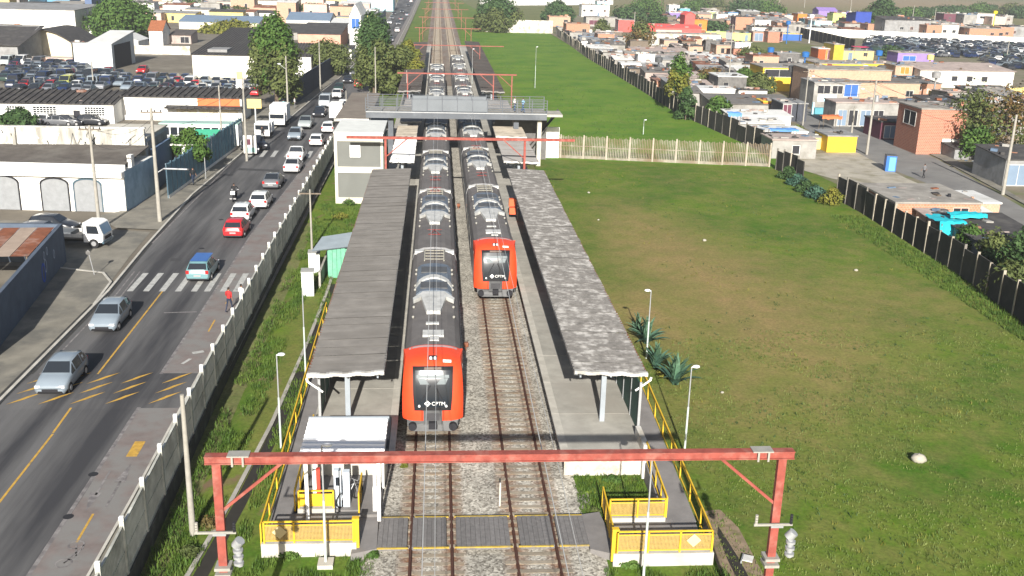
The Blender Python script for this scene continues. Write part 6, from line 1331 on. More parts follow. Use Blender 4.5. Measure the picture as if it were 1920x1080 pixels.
# small one-mesh cars for the far right yard
def small_car(name, glass_hi):
    m_ = MB(); prof = [(-2, .3), (-2, .75), (-1.1, .9), (-.5, 1.4), (1.0, 1.42), (1.7, .98), (2, .9), (2, .3)]
    m_.prism_x([(y, z) for y, z in prof if z < 1.1 or True], -.83, .83, 0)
    m_.prism_x([(-1.0, .95), (-.5, 1.36), (-.45, 1.43), (-1.08, .98)], -.7, .7, 1); m_.prism_x([(1.05, 1.38), (1.66, 1.0), (1.72, 1.03), (1.08, 1.45)], -.7, .7, 1)
    for s in (-1, 1): m_.box(min(s * .83, s * .845), max(s * .83, s * .845), -.5, 1.2, .98, 1.3, 1)
    for y in (-1.25, 1.25):
        for s in (-.75, .75): m_.tube((s - .1, y, .3), (s + .1, y, .3), .3, n=8, mi=2)
    return m_.mesh(name, [PAINT, GLASS, BLACK])
SC_ = small_car('small_car', 0)
rr = random.Random(9); cnt = 0
Y = 262
while Y < 395 and cnt < 285:
    x = 90 + rr.uniform(0, 2)
    while x < 245 and cnt < 285:
        px, py = proj(x, Y, .4); x += rr.uniform(3.0, 5.0)
        if px > 1925 or px < 1600: continue
        top = 62 + (px - 1660) * .055; bot = 104 if px < 1790 else 104 + (px - 1790) * .33
        if py < top or py > bot or (px < 1680 and py > 92): continue
        cn, c = rr.choices(PAL_, [7, 6, 5, 4, 3, 1, 8, 4, 0, 0])[0]
        o = bpy.data.objects.new('stored_car', SC_); col.objects.link(o); o.location = (x, Y + rr.uniform(-1, 1), -.3); o.rotation_euler = (0, 0, rr.uniform(-.6, .6) + rr.choice((0, pi / 2, pi))); o.color = tuple(c) + (1,)
        o.scale = (1.08, 1.08, 1.08); tag(o, 'small stored car packed in the crowded yard at the upper right', 'car', 'cars crowding the far right yard'); cnt += 1
    Y += 6.2

# ------------------------------------------------------------ town on the right
R0 = dict(h0=-.3)
DIRTR = mat('right_dirt', (.2, .17, .12), .95, .3, .5, .1, c2=(.1, .12, .04), c2amt=.45, c2scale=.25)
sheet('town_ground', [(45.8, 100), (44.6, 119), (41, 200), (39.7, 376), (60, 520), (420, 520), (420, 60), (60, 60), (44, 92)], -.29, DIRTR)
def pxs(l, h=-.3): return [(G(x, y, h).x, G(x, y, h).y) for x, y in l]
RSTR = mat('right_street', (.2, .195, .185), .93, .2, .6, .1, c2=(.15, .145, .14), c2amt=.45, c2scale=.3)
sheet('street', pxs([(1435, 190), (1520, 205), (1700, 272), (1760, 300), (1940, 402), (1990, 440), (1890, 420), (1740, 345), (1640, 305), (1560, 268), (1500, 235)]), -.282, RSTR)
tag(MB().poly(pxs([(1440, 180), (1525, 198), (1700, 262), (1790, 300), (1940, 390), (1945, 398), (1760, 298), (1700, 270), (1520, 203), (1436, 187)]), -.3, -.17).build('footpath', PAVE), kind='structure')
sheet('apron', pxs([(1500, 290), (1605, 285), (1700, 335), (1740, 352), (1640, 350), (1560, 335), (1500, 318)]), -.276, mat('apron_concrete', (.36, .33, .27), .93, .25, .5, .1, c2=(.22, .2, .14), c2amt=.4, c2scale=.4))
sheet('scrub_grass', pxs([(1330, 82), (1480, 78), (1620, 100), (1640, 112), (1560, 108), (1440, 100), (1330, 90)]), -.27, SCRUB)
# (px0,px1,py,pyt,depth,wall,kind,roof,rise,label,win)
H_ = [
 (1674, 1830, 432, 382, 8.5, BRICK, 'flat', TERR, 0, 'bare orange brick shack under a wide grey slab roof by the near wall', ()),
 (1790, 1870, 410, 382, 5.5, BRICKP, 'flat', WROOF, 0, 'brick shack with a pale lilac sheet roof beside the near wall', ()),
 (1750, 1800, 455, 418, 4, GWALL, 'shed', PINKR, .3, 'low shack with a turquoise tarpaulin on its roof', ()),
 (1800, 1885, 445, 420, 5, GWALL, 'shed', WROOF, .4, 'low shack under a white sheet roof right of the tarpaulin', ()),
 (1830, 1960, 500, 455, 8, DARK and GROOF, 'shed', FIBROD, .5, 'dark sheet roofed shack above the near wall at the right edge', ()),
 (1500, 1550, 280, 258, 5, YELP, 'flat', GROOF, 0, 'pale yellow half of the kiosk at the street corner', ()),
 (1550, 1603, 286, 256, 5, YELW, 'flat', GROOF, 0, 'bright yellow kiosk at the street corner', ()),
 (1420, 1510, 275, 248, 5, WWALL, 'flat', WROOF, 0, 'white shack with a blue tarpaulin behind the paling fence', (('f', .62, .1, .8, .6, SHADE_G),)),
 (1385, 1470, 250, 232, 5, GWALL, 'shed', WROOF, .3, 'low white roofed shack along the dark wall', ()),
 (1370, 1480, 235, 218, 5, WWALL, 'shed', WROOF, .3, 'long low shack with a bright rippled roof', ()),
 (1340, 1490, 215, 196, 9, GWALL, 'shed', FIBRO, .6, 'shack under a wide dark grey roof beside the street', ()),
 (1310, 1375, 195, 168, 5, WWALL, 'flat', WROOF, 0, 'white painted shack above the green bush', (('f', .85, .1, 1.0, .6, BLUEW),)),
 (1280, 1310, 190, 165, 4, WWALL, 'flat', WROOF, 0, 'white shack with red and blue murals by the dark wall', (('f', .1, .2, .5, .7, PINK), ('f', .5, .1, .95, .6, CYAN))),
 (1235, 1320, 160, 146, 8, GWALL, 'shed', PINKR, .5, 'grey roofed shack behind the thin tree', ()),
 (1210, 1260, 155, 136, 6, PINKR, 'shed', FIBRO, .5, 'grey mossy roofed shack beside the dark wall', ()),
 (1165, 1240, 138, 120, 5, WWALL, 'flat', WROOF, 0, 'shack with a white mint roof next to the orange gable', (('f', .7, .1, .9, .8, BLUEW),)),
 (1150, 1260, 125, 112, 6, BRICKP, 'shed', PINKR, .4, 'brick shack with a pinkish roof along the dark wall', ()),
 (1240, 1330, 128, 112, 8, GWALL, 'shed', PINKR, .5, 'pinkish grey roofed shack below the scrap roofs', ()),
 (1130, 1190, 110, 98, 6, GWALL, 'flat', WROOF, 0, 'low shack with a pale mint roof by the far dark wall', ()),
 (1190, 1290, 112, 98, 8, GWALL, 'shed', PINKR, .6, 'pink roofed shack left of the dark void', ()),
 (1110, 1170, 98, 84, 8, GWALL, 'shed', FIBRO, .6, 'grey wavy roofed shack along the far dark wall', ()),
 (1090, 1165, 84, 70, 7, BLUER, 'flat', BLUER, 0, 'shack under a blue sheet roof by the far dark wall', ()),
 (1062, 1104, 72, 46, 9, BRICK, 'flat', BRICKP, 0, 'tall salmon brick house at the far dark wall', ()),
 (1030, 1068, 50, 32, 9, BRICKP, 'flat', BRICKP, 0, 'pale pink brick house at the corner of the far field', ()),
 (1092, 1140, 32, 10, 10, WWALL, 'flat', TERR, 0, 'white two storey house above the brick houses', ()),
 (1120, 1142, 16, 3, 8, CYAN, 'flat', WROOF, 0, 'pale blue upper house with a single dark window', (('f', .3, .3, .5, .7),)),
 (1100, 1155, 50, 33, 8, GWALL, 'flat', TERR, 0, 'dark pinkish brick house below the white one', (('f', .1, .2, .4, .7, MAUVE), ('f', .5, .2, .7, .7))),
 (1160, 1188, 60, 38, 8, RED_W, 'flat', TERR, 0, 'dark red house behind the brown tree', (('l', .1, .1, .9, .9, MAUVE),)),
 (1210, 1345, 88, 64, 7, PLATW, 'flat', TERR, 0, 'long stained white lower wall below the red house', (('f', .13, .5, .17, .7), ('f', .4, .3, .44, .7))),
 (1212, 1310, 68, 52, 9, RED_W, 'shed', RED_W, .8, 'wide coral red house', (('f', .2, .5, .65, .7, PINK),)),
 (1283, 1300, 66, 29, 8, RED_W, 'gy', RED_W, 1.2, 'tall narrow coral red house', ()),
 (1300, 1323, 66, 38, 8, ORW, 'flat', ORW, 0, 'orange house with one dark window beside the red ones', (('f', .4, .55, .6, .75), ('f', .1, .05, .9, .35, TILE))),
 (1324, 1358, 77, 60, 1.2, LIME, 'flat', LIME, 0, 'lime painted wall left of the grey gate', ()),
 (1358, 1372, 77, 61, 1.0, STEELD, 'flat', STEELD, 0, 'grey gate between the lime walls', ()),
 (1372, 1405, 77, 63, 1.2, LIME, 'flat', LIME, 0, 'lime painted wall right of the grey gate', ()),
 (1412, 1464, 78, 60, 5, BRICKR, 'flat', TERR, 0, 'row with pink posts and dark doors right of the lime wall', (('f', .08, .05, .35, .85, BLUER), ('f', .42, .05, .7, .85, BLUER), ('f', .8, .05, .98, .85, MAUVE))),
 (1255, 1272, 26, 10, 8, WWALL, 'flat', WWALL, 0, 'white house above the purple one', ()),
 (1255, 1275, 38, 24, 8, PURP, 'flat', WROOF, 0, 'purple house behind the red house', ()),
 (1275, 1292, 30, 17, 8, W_('sky_blue_wall', (.12, .4, .65)), 'flat', CYAN, 0, 'sky blue house behind the red house', ()),
 (1325, 1340, 40, 22, 8, LIME, 'flat', WROOF, 0, 'pale lime house behind the bushes', ()), (1344, 1362, 42, 27, 8, WWALL, 'flat', WROOF, 0, 'pale house behind the bushes', ()), (1366, 1382, 36, 24, 7, CYAN, 'flat', BLUEW, 0, 'small blue and white house behind the bushes', ()),
 (1380, 1412, 56, 32, 8, BRICK, 'flat', FIBROD, 0, 'brick house with a dark roof above the lime walls', (('l', .05, .1, .95, .9, MAUVE),)),
 (1418, 1480, 58, 38, 9, WWALL, 'shed', GROOF, 1, 'white house with grey sheet roofs right of the brick one', ()),
 (1470, 1484, 52, 30, 8, PINK, 'flat', WROOF, 0, 'narrow pink house end beside the white one', ()), (1495, 1510, 50, 26, 8, ORW, 'flat', TERR, 0, 'narrow orange house among far roofs', ()), (1508, 1526, 52, 36, 7, TURQ, 'flat', BLUER, 0, 'small dark teal house beside the orange one', ()),
 (1528, 1556, 58, 40, 8, CYAN, 'flat', WROOF, 0, 'turquoise and white house', (('f', .05, .1, .5, .5, TURQ),)),
 (1536, 1565, 38, 20, 9, PURP, 'gx', PURP, 1.4, 'purple house with a gabled roof', ()), (1562, 1582, 46, 26, 8, LIME, 'flat', LIME, 0, 'lime green narrow house', ()), (1582, 1602, 36, 24, 9, PURP, 'flat', PURP, 0, 'second purple house beside the lime one', ()),
 (1603, 1628, 60, 27, 10, NAVY, 'shedb', NAVY, 1.0, 'tall cobalt blue and maroon house', (('f', .02, .0, .98, .38, MAUVE),)),
 (1628, 1660, 66, 46, 8, BRICK, 'flat', BRICKP, 0, 'orange brick house before the round dark tree', ()),
 (1662, 1735, 70, 38, 10, GROOF, 'shed', FIBROD, 1, 'dark roofed low sheds behind the white wall', ()),
 (1737, 1762, 73, 48, 8, BRICK, 'flat', BRICKP, 0, 'orange brick house by the long white wall', ()), (1762, 1792, 73, 47, 8, WWALL, 'flat', TERR, 0, 'pale rendered house between brick and grey', ()), (1792, 1818, 72, 50, 8, GWALL, 'flat', TERR, 0, 'grey rendered house beside the pale one', ()),
 (1820, 1875, 76, 54, 8, BRICK, 'flat', TERR, 0, 'wide orange brick house right of the grey one', ()), (1875, 1896, 76, 52, 8, BRICK, 'flat', BRICKP, 0, 'square orange brick house', ()), (1896, 1935, 74, 50, 9, GROOF, 'flat', FIBROD, 0, 'dark grey house at the right edge', ()),
 (1788, 1807, 44, 26, 9, BRICKP, 'flat', TERR, 0, 'upper brick house with a small window', (('f', .4, .3, .7, .6),)), (1770, 1788, 44, 26, 9, MAUVE, 'flat', TERR, 0, 'upper dark maroon house', ()), (1808, 1828, 46, 28, 9, GWALL, 'flat', BLUER, 0, 'upper slate grey house', ()),
 (1834, 1860, 44, 26, 9, WWALL, 'flat', TERR, 0, 'upper white house with one dark window', (('f', .15, .5, .5, .75),)), (1862, 1882, 46, 32, 8, PINK, 'flat', WROOF, 0, 'upper cream house beside the yellow tank', ()), (1884, 1896, 46, 30, 8, GWALL, 'flat', WROOF, 0, 'upper grey narrow house', ()),
 (1430, 1560, 172, 128, 9, YELW, 'flat', TERR, 0, 'long bright yellow house with a dark terrace opening', (('f', .03, .62, .42, .92, SHADE_G), ('f', .75, .5, .95, .9, YELP))),
 (1530, 1612, 155, 120, 8, YELW, 'flat', TERR, 0, 'yellow house with white trimmed windows', (('f', .05, .5, .28, .85, WWALL), ('f', .36, .5, .6, .85, WWALL), ('f', .7, .5, .95, .85, WWALL))),
 (1612, 1676, 152, 120, 8, YELW, 'flat', TERR, 0, 'yellow block with water tanks on its roof', (('f', .02, .4, .2, .9, WWALL),)),
 (1578, 1634, 113, 96, 7, YELP, 'flat', TERR, 0, 'pale yellow parapet house before the right yard', ()), (1562, 1579, 114, 84, 8, W_('ochre_wall', (.42, .32, .04)), 'flat', TERR, 0, 'ochre house wall beside the pale yellow parapet', ()), (1534, 1560, 112, 92, 6, W_('rust_red_wall', (.35, .09, .03)), 'flat', WROOF, 0, 'rust red small house with an orange post', (('f', .5, .05, .6, .9, ORW), ('f', .65, .05, .98, .9, MAUVE))),
 (1685, 1746, 118, 100, 7, PURP, 'flat', TERR, 0, 'lilac house with blue panels beside the right yard', (('f', .15, .2, .5, .7, BLUEW),)),
 (1512, 1660, 195, 132, 8, BRICKP, 'flat', TERR, 0, 'long salmon brick upper storey house', ()),
 (1524, 1606, 205, 156, 7, GWALL, 'flat', GROOF, 0, 'house with blue striped ground floor and dark windows', (('f', .08, .6, .35, .9, SHADE_G), ('f', .4, .6, .62, .9, SHADE_G), ('f', .1, .3, .5, .55, CYAN), ('f', .66, .5, .95, .95, BLUEW))),
 (1598, 1716, 200, 156, 8, BRICKP, 'flat', FIBRO, 0, 'pale brick and plaster house with a flat grey roof', ()),
 (1700, 1760, 182, 157, 7, BRICK, 'flat', FIBRO, 0, 'orange plastered end with three small windows', (('f', .02, .4, .22, .7), ('f', .3, .5, .42, .75, SHADE_G), ('f', .6, .3, .85, .6, PINK))),
 (1728, 1890, 165, 133, 11, W_('grey_white_render', (.55, .54, .5)), 'shed', PINKR, .8, 'large pale two storey house with three square windows', (('f', .16, .45, .19, .65, SHADE_G), ('f', .34, .4, .4, .68, SHADE_G), ('f', .5, .4, .56, .68, SHADE_G), ('f', .66, .4, .72, .68, SHADE_G))),
 (1676, 1706, 160, 124, 6, BRICKP, 'flat', TERR, 0, 'narrow brick tower with an orange top and blue tarpaulin', (('f', .3, .6, .8, .95, ORW),)),
 (1706, 1738, 152, 130, 7, GROOF, 'shed', GROOF, .8, 'grey roofed annex left of the pale two storey house', ()),
 (1565, 1680, 238, 194, 5, GWALL, 'flat', PINKR, 0, 'street house with rows of dark gates along the right street', (('f', .05, .05, .18, .7, BLUER), ('f', .22, .05, .35, .7, SHADE_G), ('f', .4, .05, .55, .7, BLUER), ('f', .6, .05, .75, .7, SHADE_G))),
 (1650, 1720, 262, 230, 6, SHADE_G and MAUVE, 'flat', FIBROD, 0, 'dark gated yard wall along the right street', (('f', .1, .1, .4, .8, BLUER),)),
 (1718, 1800, 290, 206, 7, BRICKR, 'flat', TERR, 0, 'two storey red brick house with a lower pale garage', (('l', .2, .6, .7, .9, SHADE_G), ('f', .55, .0, .95, .35, WWALL))),
 (1790, 1900, 300, 280, 6, GROOF, 'shed', FIBROD, .4, 'dark low sheds under the bare tree', ()),
 (1880, 1990, 350, 300, 7, GROOF, 'shed', FIBROD, .5, 'dark shed with a blue grey front at the right edge', (('f', .05, .05, .4, .8, BLUER),)),
 (1430, 1452, 215, 192, 4, ORW, 'flat', YELW, 0, 'small orange gate house at the yellow house corner', (('f', .5, .05, .9, .8, MAUVE),)),
 (1466, 1510, 228, 195, 6, mat('dark_slate_gate', (.05, .055, .07), .7, .2, 1), 'flat', GROOF, 0, 'dark slate gates beside the maroon panel', (('f', .02, .05, .35, .95, MAUVE),)),
 (1375, 1420, 150, 132, 7, GWALL, 'shed', WROOF, .4, 'pale roofed shack with a purple door', (('f', .8, .1, 1.0, .8, PURP),)),
 (1340, 1385, 128, 112, 8, GWALL, 'shed', WROOF, .6, 'grey shack below the green lot', ()), (1298, 1345, 120, 106, 8, PINKR, 'shed', WROOF, .5, 'whitish scrap roof above the bushes', ()),
 (1425, 1530, 125, 110, 8, GROOF, 'flat', FIBRO, 0, 'long grey roofed terrace above the yellow house', ()),
 (1455, 1500, 76, 64, 5, BLUEW, 'flat', YELP, 0, 'royal blue shack left of the far dark wall', ()), (1440, 1460, 80, 60, 5, BRICKR, 'flat', PINKR, 0, 'reddish shack beside the royal blue one', ()),
]
for (a0, a1, py, pt, dp, wl, kd, rf, rs, lab, wn) in H_: bld(a0, a1, py, pt, dp, wl, kd, rf, rs, lab, win=wn, **R0)
# long white yard wall and a dark one
for (xa, ya, xb, yb, hh, M, lab) in ((1500, 66, 1960, 88, 2.9, WWALL, 'long white wall above the right car yard'), (1500, 70, 1600, 96, 3.6, WALLD, 'dark panelled wall curving beside the green lot'), (900, 11, 1140, 9, 3.2, WROOF, 'pale distant wall behind the round trees'), (1740, 190, 1950, 182, 2.0, YELP, 'low yellowish wall behind the bare tree')):
    a = G(xa, ya, -.3); b = G(xb, yb, -.3); t = empty('boundary_wall', (0, 0, -.3), 0, lab, 'wall', 'long boundary walls of the right town'); pm = MB().box(.03, 4.97, -.1, .1, 0, hh).mesh('wall_section', M); qm = MB().box(-.1, .1, -.15, .15, 0, hh + .1).mesh('pier', WPOST if M is WALLD else M)
    for x, y, an in along([(a.x, a.y), (b.x, b.y)], 5): inst('wall_section', pm, t, (x, y, 0), an); inst('pier', qm, t, (x, y, 0), an)
# water tanks, tarpaulins and roof clutter
TANK = mat('tank_blue', (.02, .12, .35), .5, .1); TURT = mat('turquoise_tarp', (.02, .42, .5), .6, .15, 2, .3)
for px, py, z, M, lab in ((1755, 146, 4, GROOF, 'grey water tank on the pale two storey house'), (1652, 134, 5, SKIRT, 'dark water tank on the yellow block'), (1486, 134, 4.5, SKIRT, 'dark water tank on the long yellow house'), (1510, 107, 4.5, TANK, 'blue water tank on the grey terrace'), (1445, 98, 4, TANK, 'blue water tank at the edge of the green lot'), (1478, 46, 6, TANK, 'far blue water tank among pink houses'), (1648, 104, 4.5, TANK, 'blue water tank beside the pale yellow parapet'), (1235, 117, 3, SKIRT, 'grey water tank in the scrap roofs'), (1744, 112, 4, YELP, 'yellow water tank near the lilac house'), (1866, 26, 9, mat('tank_yellow', (.7, .55, .02), .5, .1), 'bright yellow water tank on the upper houses'), (1522, 34, 8, WHITE, 'white water tank among purple houses')):
    b = G(px, py, z); t = MB().tube((0, 0, -z * .0), (0, 0, 1.0), .75, .85, 12).tube((0, 0, 1.0), (0, 0, 1.2), .87, .5, 12).tube((0, 0, -z - .3), (0, 0, 0), .18, .18, 6).build('water_tank', M, loc=b); tag(t, lab, 'water tank', 'roof water tanks')
def cloth(px, py, z, w_, d_, M, lab, nm='tarpaulin', drop=.5):
    b = G(px, py, z); rr = random.Random(px); m_ = MB(); n = 8; vs = []
    for i in range(n + 1):
        for j in range(n + 1): vs.append((-w_ / 2 + w_ * i / n + rr.uniform(-.12, .12), -d_ / 2 + d_ * j / n + rr.uniform(-.12, .12), rr.uniform(0, .18) - (drop if j == 0 else 0)))
    m_.add(vs, [(i * (n + 1) + j, (i + 1) * (n + 1) + j, (i + 1) * (n + 1) + j + 1, i * (n + 1) + j + 1) for i in range(n) for j in range(n)], 0, True)
    o = m_.build(nm, M, loc=b)
    for sx in (-1, 1):
        for sy in (-1, 1): MB().tube((sx * w_ * .42, sy * d_ * .42, -z - .3), (sx * w_ * .42, sy * d_ * .42, 0), .04, n=5).build('pole', WOOD, o)
    return tag(o, lab, 'tarpaulin')
cloth(1775, 412, 2.2, 2.6, 3.4, TURT, 'bright turquoise tarpaulin draped over the low shack roof', drop=1.2); cloth(1810, 402, 2.6, 3.2, 1.6, TURT, 'smaller turquoise tarpaulin strip beside the larger one', drop=.2)
cloth(1468, 243, 2.4, 4.0, 1.6, mat('tarp_blue', (.1, .25, .55), .6, .1), 'blue tarpaulin on the white shack behind the paling fence', drop=.2); cloth(1376, 212, 2.6, 2, 1.6, mat('tarp_blue', (.1, .25, .55)), 'blue scrap tarpaulin beside the green bush'); cloth(1690, 152, 3.6, 2.4, 2, mat('tarp_blue', (.1, .25, .55)), 'blue tarpaulin on the narrow brick tower', drop=1.4)
cloth(1557, 218, 1.9, 3.0, 2, mat('orange_umbrella', (.55, .16, .06), .7, .1), 'orange awning over the stall at the right street', drop=.4); cloth(1730, 240, 2.4, 2.4, 3, WROOF, 'white sheet over the dark gated yard', drop=.1); cloth(1612, 88, 4.6, 4, 2.5, mat('pink_cloth', (.5, .05, .12), .8, .2), 'pink laundry heap on the pale yellow parapet house', drop=.1)
# blue street box (toilet cabin like) and others on the right street
b = G(1669, 322, -.3); t = empty('blue_cabin', (b.x, b.y, -.3), rad(-12), 'upright blue cabin standing on the right street', 'cabin'); BL = mat('cabin_blue', (.03, .13, .42), .5, .1)
MB().box(-.6, .6, 0, 1.2, 0, 1.9).build('cabin', BL, t); MB().box(-.62, .62, -.02, 1.22, 1.9, 1.98).build('roof', SKIRT, t); MB().box(-.25, .5, -.03, -.003, .1, 1.75).build('door', mat('cabin_blue_light', (.12, .35, .65), .5, .1), t)
b = G(1540, 215, -.3); t = empty('street_stall', (b.x, b.y, -.3), 0, 'stall with turquoise goods at the right street corner', 'stall'); MB().box(-1.2, 1.2, 0, 1, 0, 1.1).build('counter', TURQ, t); MB().box(-1.6, -1.3, .2, .6, 0, 2).build('freezer', CYAN, t)
# brick rubble front on the red brick house: bulging relief
b = G(1740, 290, -.3)
t = empty('truck', (G(1905, 300, -.3).x, G(1905, 300, -.3).y, -.3), rad(80), 'white truck cab parked behind the thick right pole', 'truck'); MB().box(-1, 1, -2, .5, .5, 2.0).build('cab', WHITE, t); MB().box(-1, 1, .6, 4, .5, 1.0).build('bed', WHITE, t); MB().box(-.8, .8, -2.03, -2, 1.2, 1.9).build('windscreen', GLASS, t); MB().box(-.9, .9, -1.8, 3.8, .2, .5).build('chassis', BLACK, t)

# more shacks packed between the listed houses
def shack(x, y, w_, d_, h, wl, kd, rM, rs, lab):
    for (a, b, c, d) in RECTS:
        if x - w_ / 2 < b - .2 and x + w_ / 2 > a + .2 and y < d - .2 and y + d_ > c + .2: return False
    t = empty('house' if x < 0 else 'shack', (x, y, -.3), 0, lab, 'house' if x < 0 else 'shack', 'small far houses on the left' if x < 0 else 'low shacks packed in the right settlement'); MB().box(-w_ / 2, w_ / 2, 0, d_, -.3, h).build('wall', wl, t); roof(t, w_, d_, h, kd, rM, rs, .3, 0, wl)
    RECTS.append((x - w_ / 2, x + w_ / 2, y, y + d_)); ROOFS.append(RECTS[-1] + (h - .3, rs if 'shed' in kd else 0, kd)); n_ = 0
    if w_ > 2.5: window(t, rr.uniform(-w_ * .25, w_ * .25), 0, h * .5, .9, h * .45, 'f', rr.choice([WHITEW, GWALL]), SHADE_G, (1, 1)); window(t, -w_ / 2, d_ * .5, h * .55, .8, .7, 'l', GWALL, SHADE_G, (1, 1))
    return True
rr = random.Random(31)
WN = [('bare brick', BRICK), ('pale brick', BRICKP), ('grey rendered', GWALL), ('grey rendered', GWALL), ('red brick', BRICKR), ('whitewashed', WWALL), ('dark plank', WOOD), ('dark plank', WOOD), ('sooty', CONCD)]
RN = [('grey sheet', FIBRO), ('pinkish sheet', PINKR), ('white sheet', WROOF), ('blackened sheet', FIBROD), ('rusty', RUST), ('slab', TERR), ('grey slab', GROOF)]
WL_ = [('white', WWALL), ('cream', CREAM), ('grey', GWALL), ('pinkish', PINK), ('beige', YELP), ('white', WWALL), ('brick', BRICKP)]
strips = [(-190, -32, 335, 470, 'of the far left district'), (-230, -34, 470, 640, 'at the top left edge'), (43.6, 58, 126, 372, 'by the far dark wall'), (64, 78, 100, 150, 'under the bare trees'), (78, 108, 112, 215, 'behind the pale house'), (60, 90, 205, 330, 'before the red house'), (95, 235, 402, 470, 'above the yard wall'), (120, 240, 470, 540, 'in the farthest rows')]
for xa, xb, ya, yb, where in strips:
    y = ya; row = 0; n = 0
    while y < yb:
        row += 1; x = xa + rr.uniform(0, 2)
        while x < xb and n < 60:
            w_ = rr.uniform(3.4, 6.5) * (1 + max(0, y - 300) / 300); d_ = rr.uniform(4, 7) * (1 + max(0, y - 300) / 300)
            if where.startswith('by') and x - w_ / 2 < 42.4 - (y - 125) * .014: x += 1.5; continue
            px, py = proj(x, y, 0)
            instreet = 1425 < px < 1960 and abs(py - (200 + (px - 1470) * .42)) < 34 and y < 185
            if xa < 0 and (px < -5 or py > 45 and px < 640): x += w_; continue
            if px < 1945 and not instreet and rr.random() < .88:
                (wn, wl), (rn, rM) = rr.choice(WL_ if xa < 0 else WN), rr.choice(RN); kd = rr.choice(['shed', 'shed', 'flat', 'shedb']); big = rr.random() < .25
                if shack(x, y + rr.uniform(-.8, .8), w_ * (1.5 if xa < 0 else 1), d_, rr.uniform(1.7, 2.4) * (1.9 if xa < 0 else 1) * (1.7 if big and y > 180 else 1), wl, kd, rM, rr.uniform(.3, .7), '%s %s, %s roof, %s in row %s %s' % (wn, ('tall house' if big else 'house') if xa < 0 else ('tall shack' if big and y > 180 else 'shack'), rn, NUMW[min(29, int((x - xa) / (7 if xa < 0 else 4.5)))], ('one two three four five six seven eight nine ten eleven twelve thirteen fourteen fifteen sixteen seventeen eighteen nineteen twenty'.split() + ['twenty-' + q for q in 'one two three four five six seven eight nine'.split()] + ['thirty'] * 30)[row - 1], where)): n += 1
            x += w_ + rr.uniform(.1, 1.4)
        y += rr.uniform(7.5, 9.5)
# scrap, rubble and loose sheets lying on the roofs and yards
SCR = [mat('scrap_grey', (.22, .21, .2), .9, .3, 2), GWALL, MATS['orange_block_brick'], BARK, mat('scrap_blue', (.1, .15, .22), .8, .2, 2), RUST, CONCL, DARK, FIBROD, PINKR]
m_ = MB()
def bit(x, y, z, s_, flat=False):
    w_, d_, h_ = rr.uniform(.3, 1.4) * s_, rr.uniform(.3, 1.1) * s_, rr.choice((.04, .06, .2, .4)) * (s_ if not flat else .5)
    m_.box(-w_ / 2, w_ / 2, -d_ / 2, d_ / 2, 0, h_, rr.randrange(10), Matrix.Translation((x, y, z - .03)) @ Matrix.Rotation(rr.uniform(0, 3.1), 4, 'Z') @ Matrix.Rotation(rr.uniform(-.06, .06), 4, 'X'))
for (x0, x1, y0, y1, z, rs, kd) in ROOFS:
    if kd in ('gx', 'gy', 'arch', 'parapet') or x0 < 30 and rr.random() < .6: continue
    for _ in range(rr.randint(5, 14)):
        x, y = rr.uniform(x0 + .4, x1 - .4), rr.uniform(y0 + .5, y1 - .5); f = (y - y0) / (y1 - y0); zz = z + (.16 if kd == 'flat' else .12 + rs * (f if kd == 'shed' else 1 - f))
        bit(x, y, zz, .5 + y / 500)
for (xa, ya), (xb, yb), n in [((1110, 80), (1300, 135), 90), ((1330, 105), (1420, 160), 60), ((1700, 420), (1920, 520), 60), ((1180, 125), (1330, 165), 70), ((1780, 250), (1920, 320), 60), ((1480, 30), (1900, 60), 90)]:
    for _ in range(n):
        b = G(rr.uniform(xa, xb), rr.uniform(ya, yb), -.3)
        if b.x > 43.4 - max(0, b.y - 125) * .012: bit(b.x, b.y, -.29, .5 + b.y / 300)
tag(m_.build('scrap', SCR), kind='stuff')
# ------------------------------------------------------------ trees and plants
def leafmat(n, c, c2):
    if n in MATS: return MATS[n]
    M = mat(n, c, .7, .45, 2.2, spec=.25, c2=c2, c2amt=.48, c2scale=.8); return M
LG_ = leafmat('leaf_green', (.04, .088, .015), (.07, .125, .022)); LD = leafmat('leaf_dark', (.028, .06, .018), (.05, .095, .028)); LO = leafmat('leaf_olive', (.06, .08, .022), (.1, .12, .035)); LYL = leafmat('leaf_yellow_green', (.1, .115, .015), (.17, .16, .025)); LB = leafmat('leaf_russet', (.13, .075, .025), (.08, .08, .025)); LBL = leafmat('leaf_blue_green', (.03, .075, .05), (.05, .11, .075))
def crown(t, blobs, M, n, s, rnd, name='crown'):
    vs = []; fs = []; tot = sum(b[3] ** 2 for b in blobs)
    for (x, y, z, r, sq) in blobs:
        k = int(n * r * r / tot)
        # a ragged dark inner mass of clumps plus leaf faces through the volume
        for _ in range(k):
            u = Vector((rnd.gauss(0, 1), rnd.gauss(0, 1), rnd.gauss(0, 1))).normalized(); rad_ = r * (rnd.random() ** .42) * (1 + .18 * sin(u.x * 5 + u.y * 4 + x)) 
            p = Vector((x + u.x * rad_, y + u.y * rad_, z + u.z * rad_ * sq))
            nrm = (u + Vector((rnd.uniform(-.8, .8), rnd.uniform(-.8, .8), rnd.uniform(-.4, .9)))).normalized()
            a = nrm.orthogonal().normalized(); a = Matrix.Rotation(rnd.uniform(0, 6.3), 3, nrm) @ a; b2 = nrm.cross(a); l = s * rnd.uniform(.6, 1.3); w_ = l * .55
            o = len(vs); vs += [tuple(p + a * l), tuple(p + b2 * w_ + nrm * .12 * l), tuple(p - a * l), tuple(p - b2 * w_ + nrm * .12 * l)]; fs.append((o, o + 1, o + 2, o + 3))
    m_ = MB(); m_.v = vs; m_.f = fs; m_.mi = [0] * len(fs); m_.sm = [False] * len(fs)
    return m_.build(name, M, t)
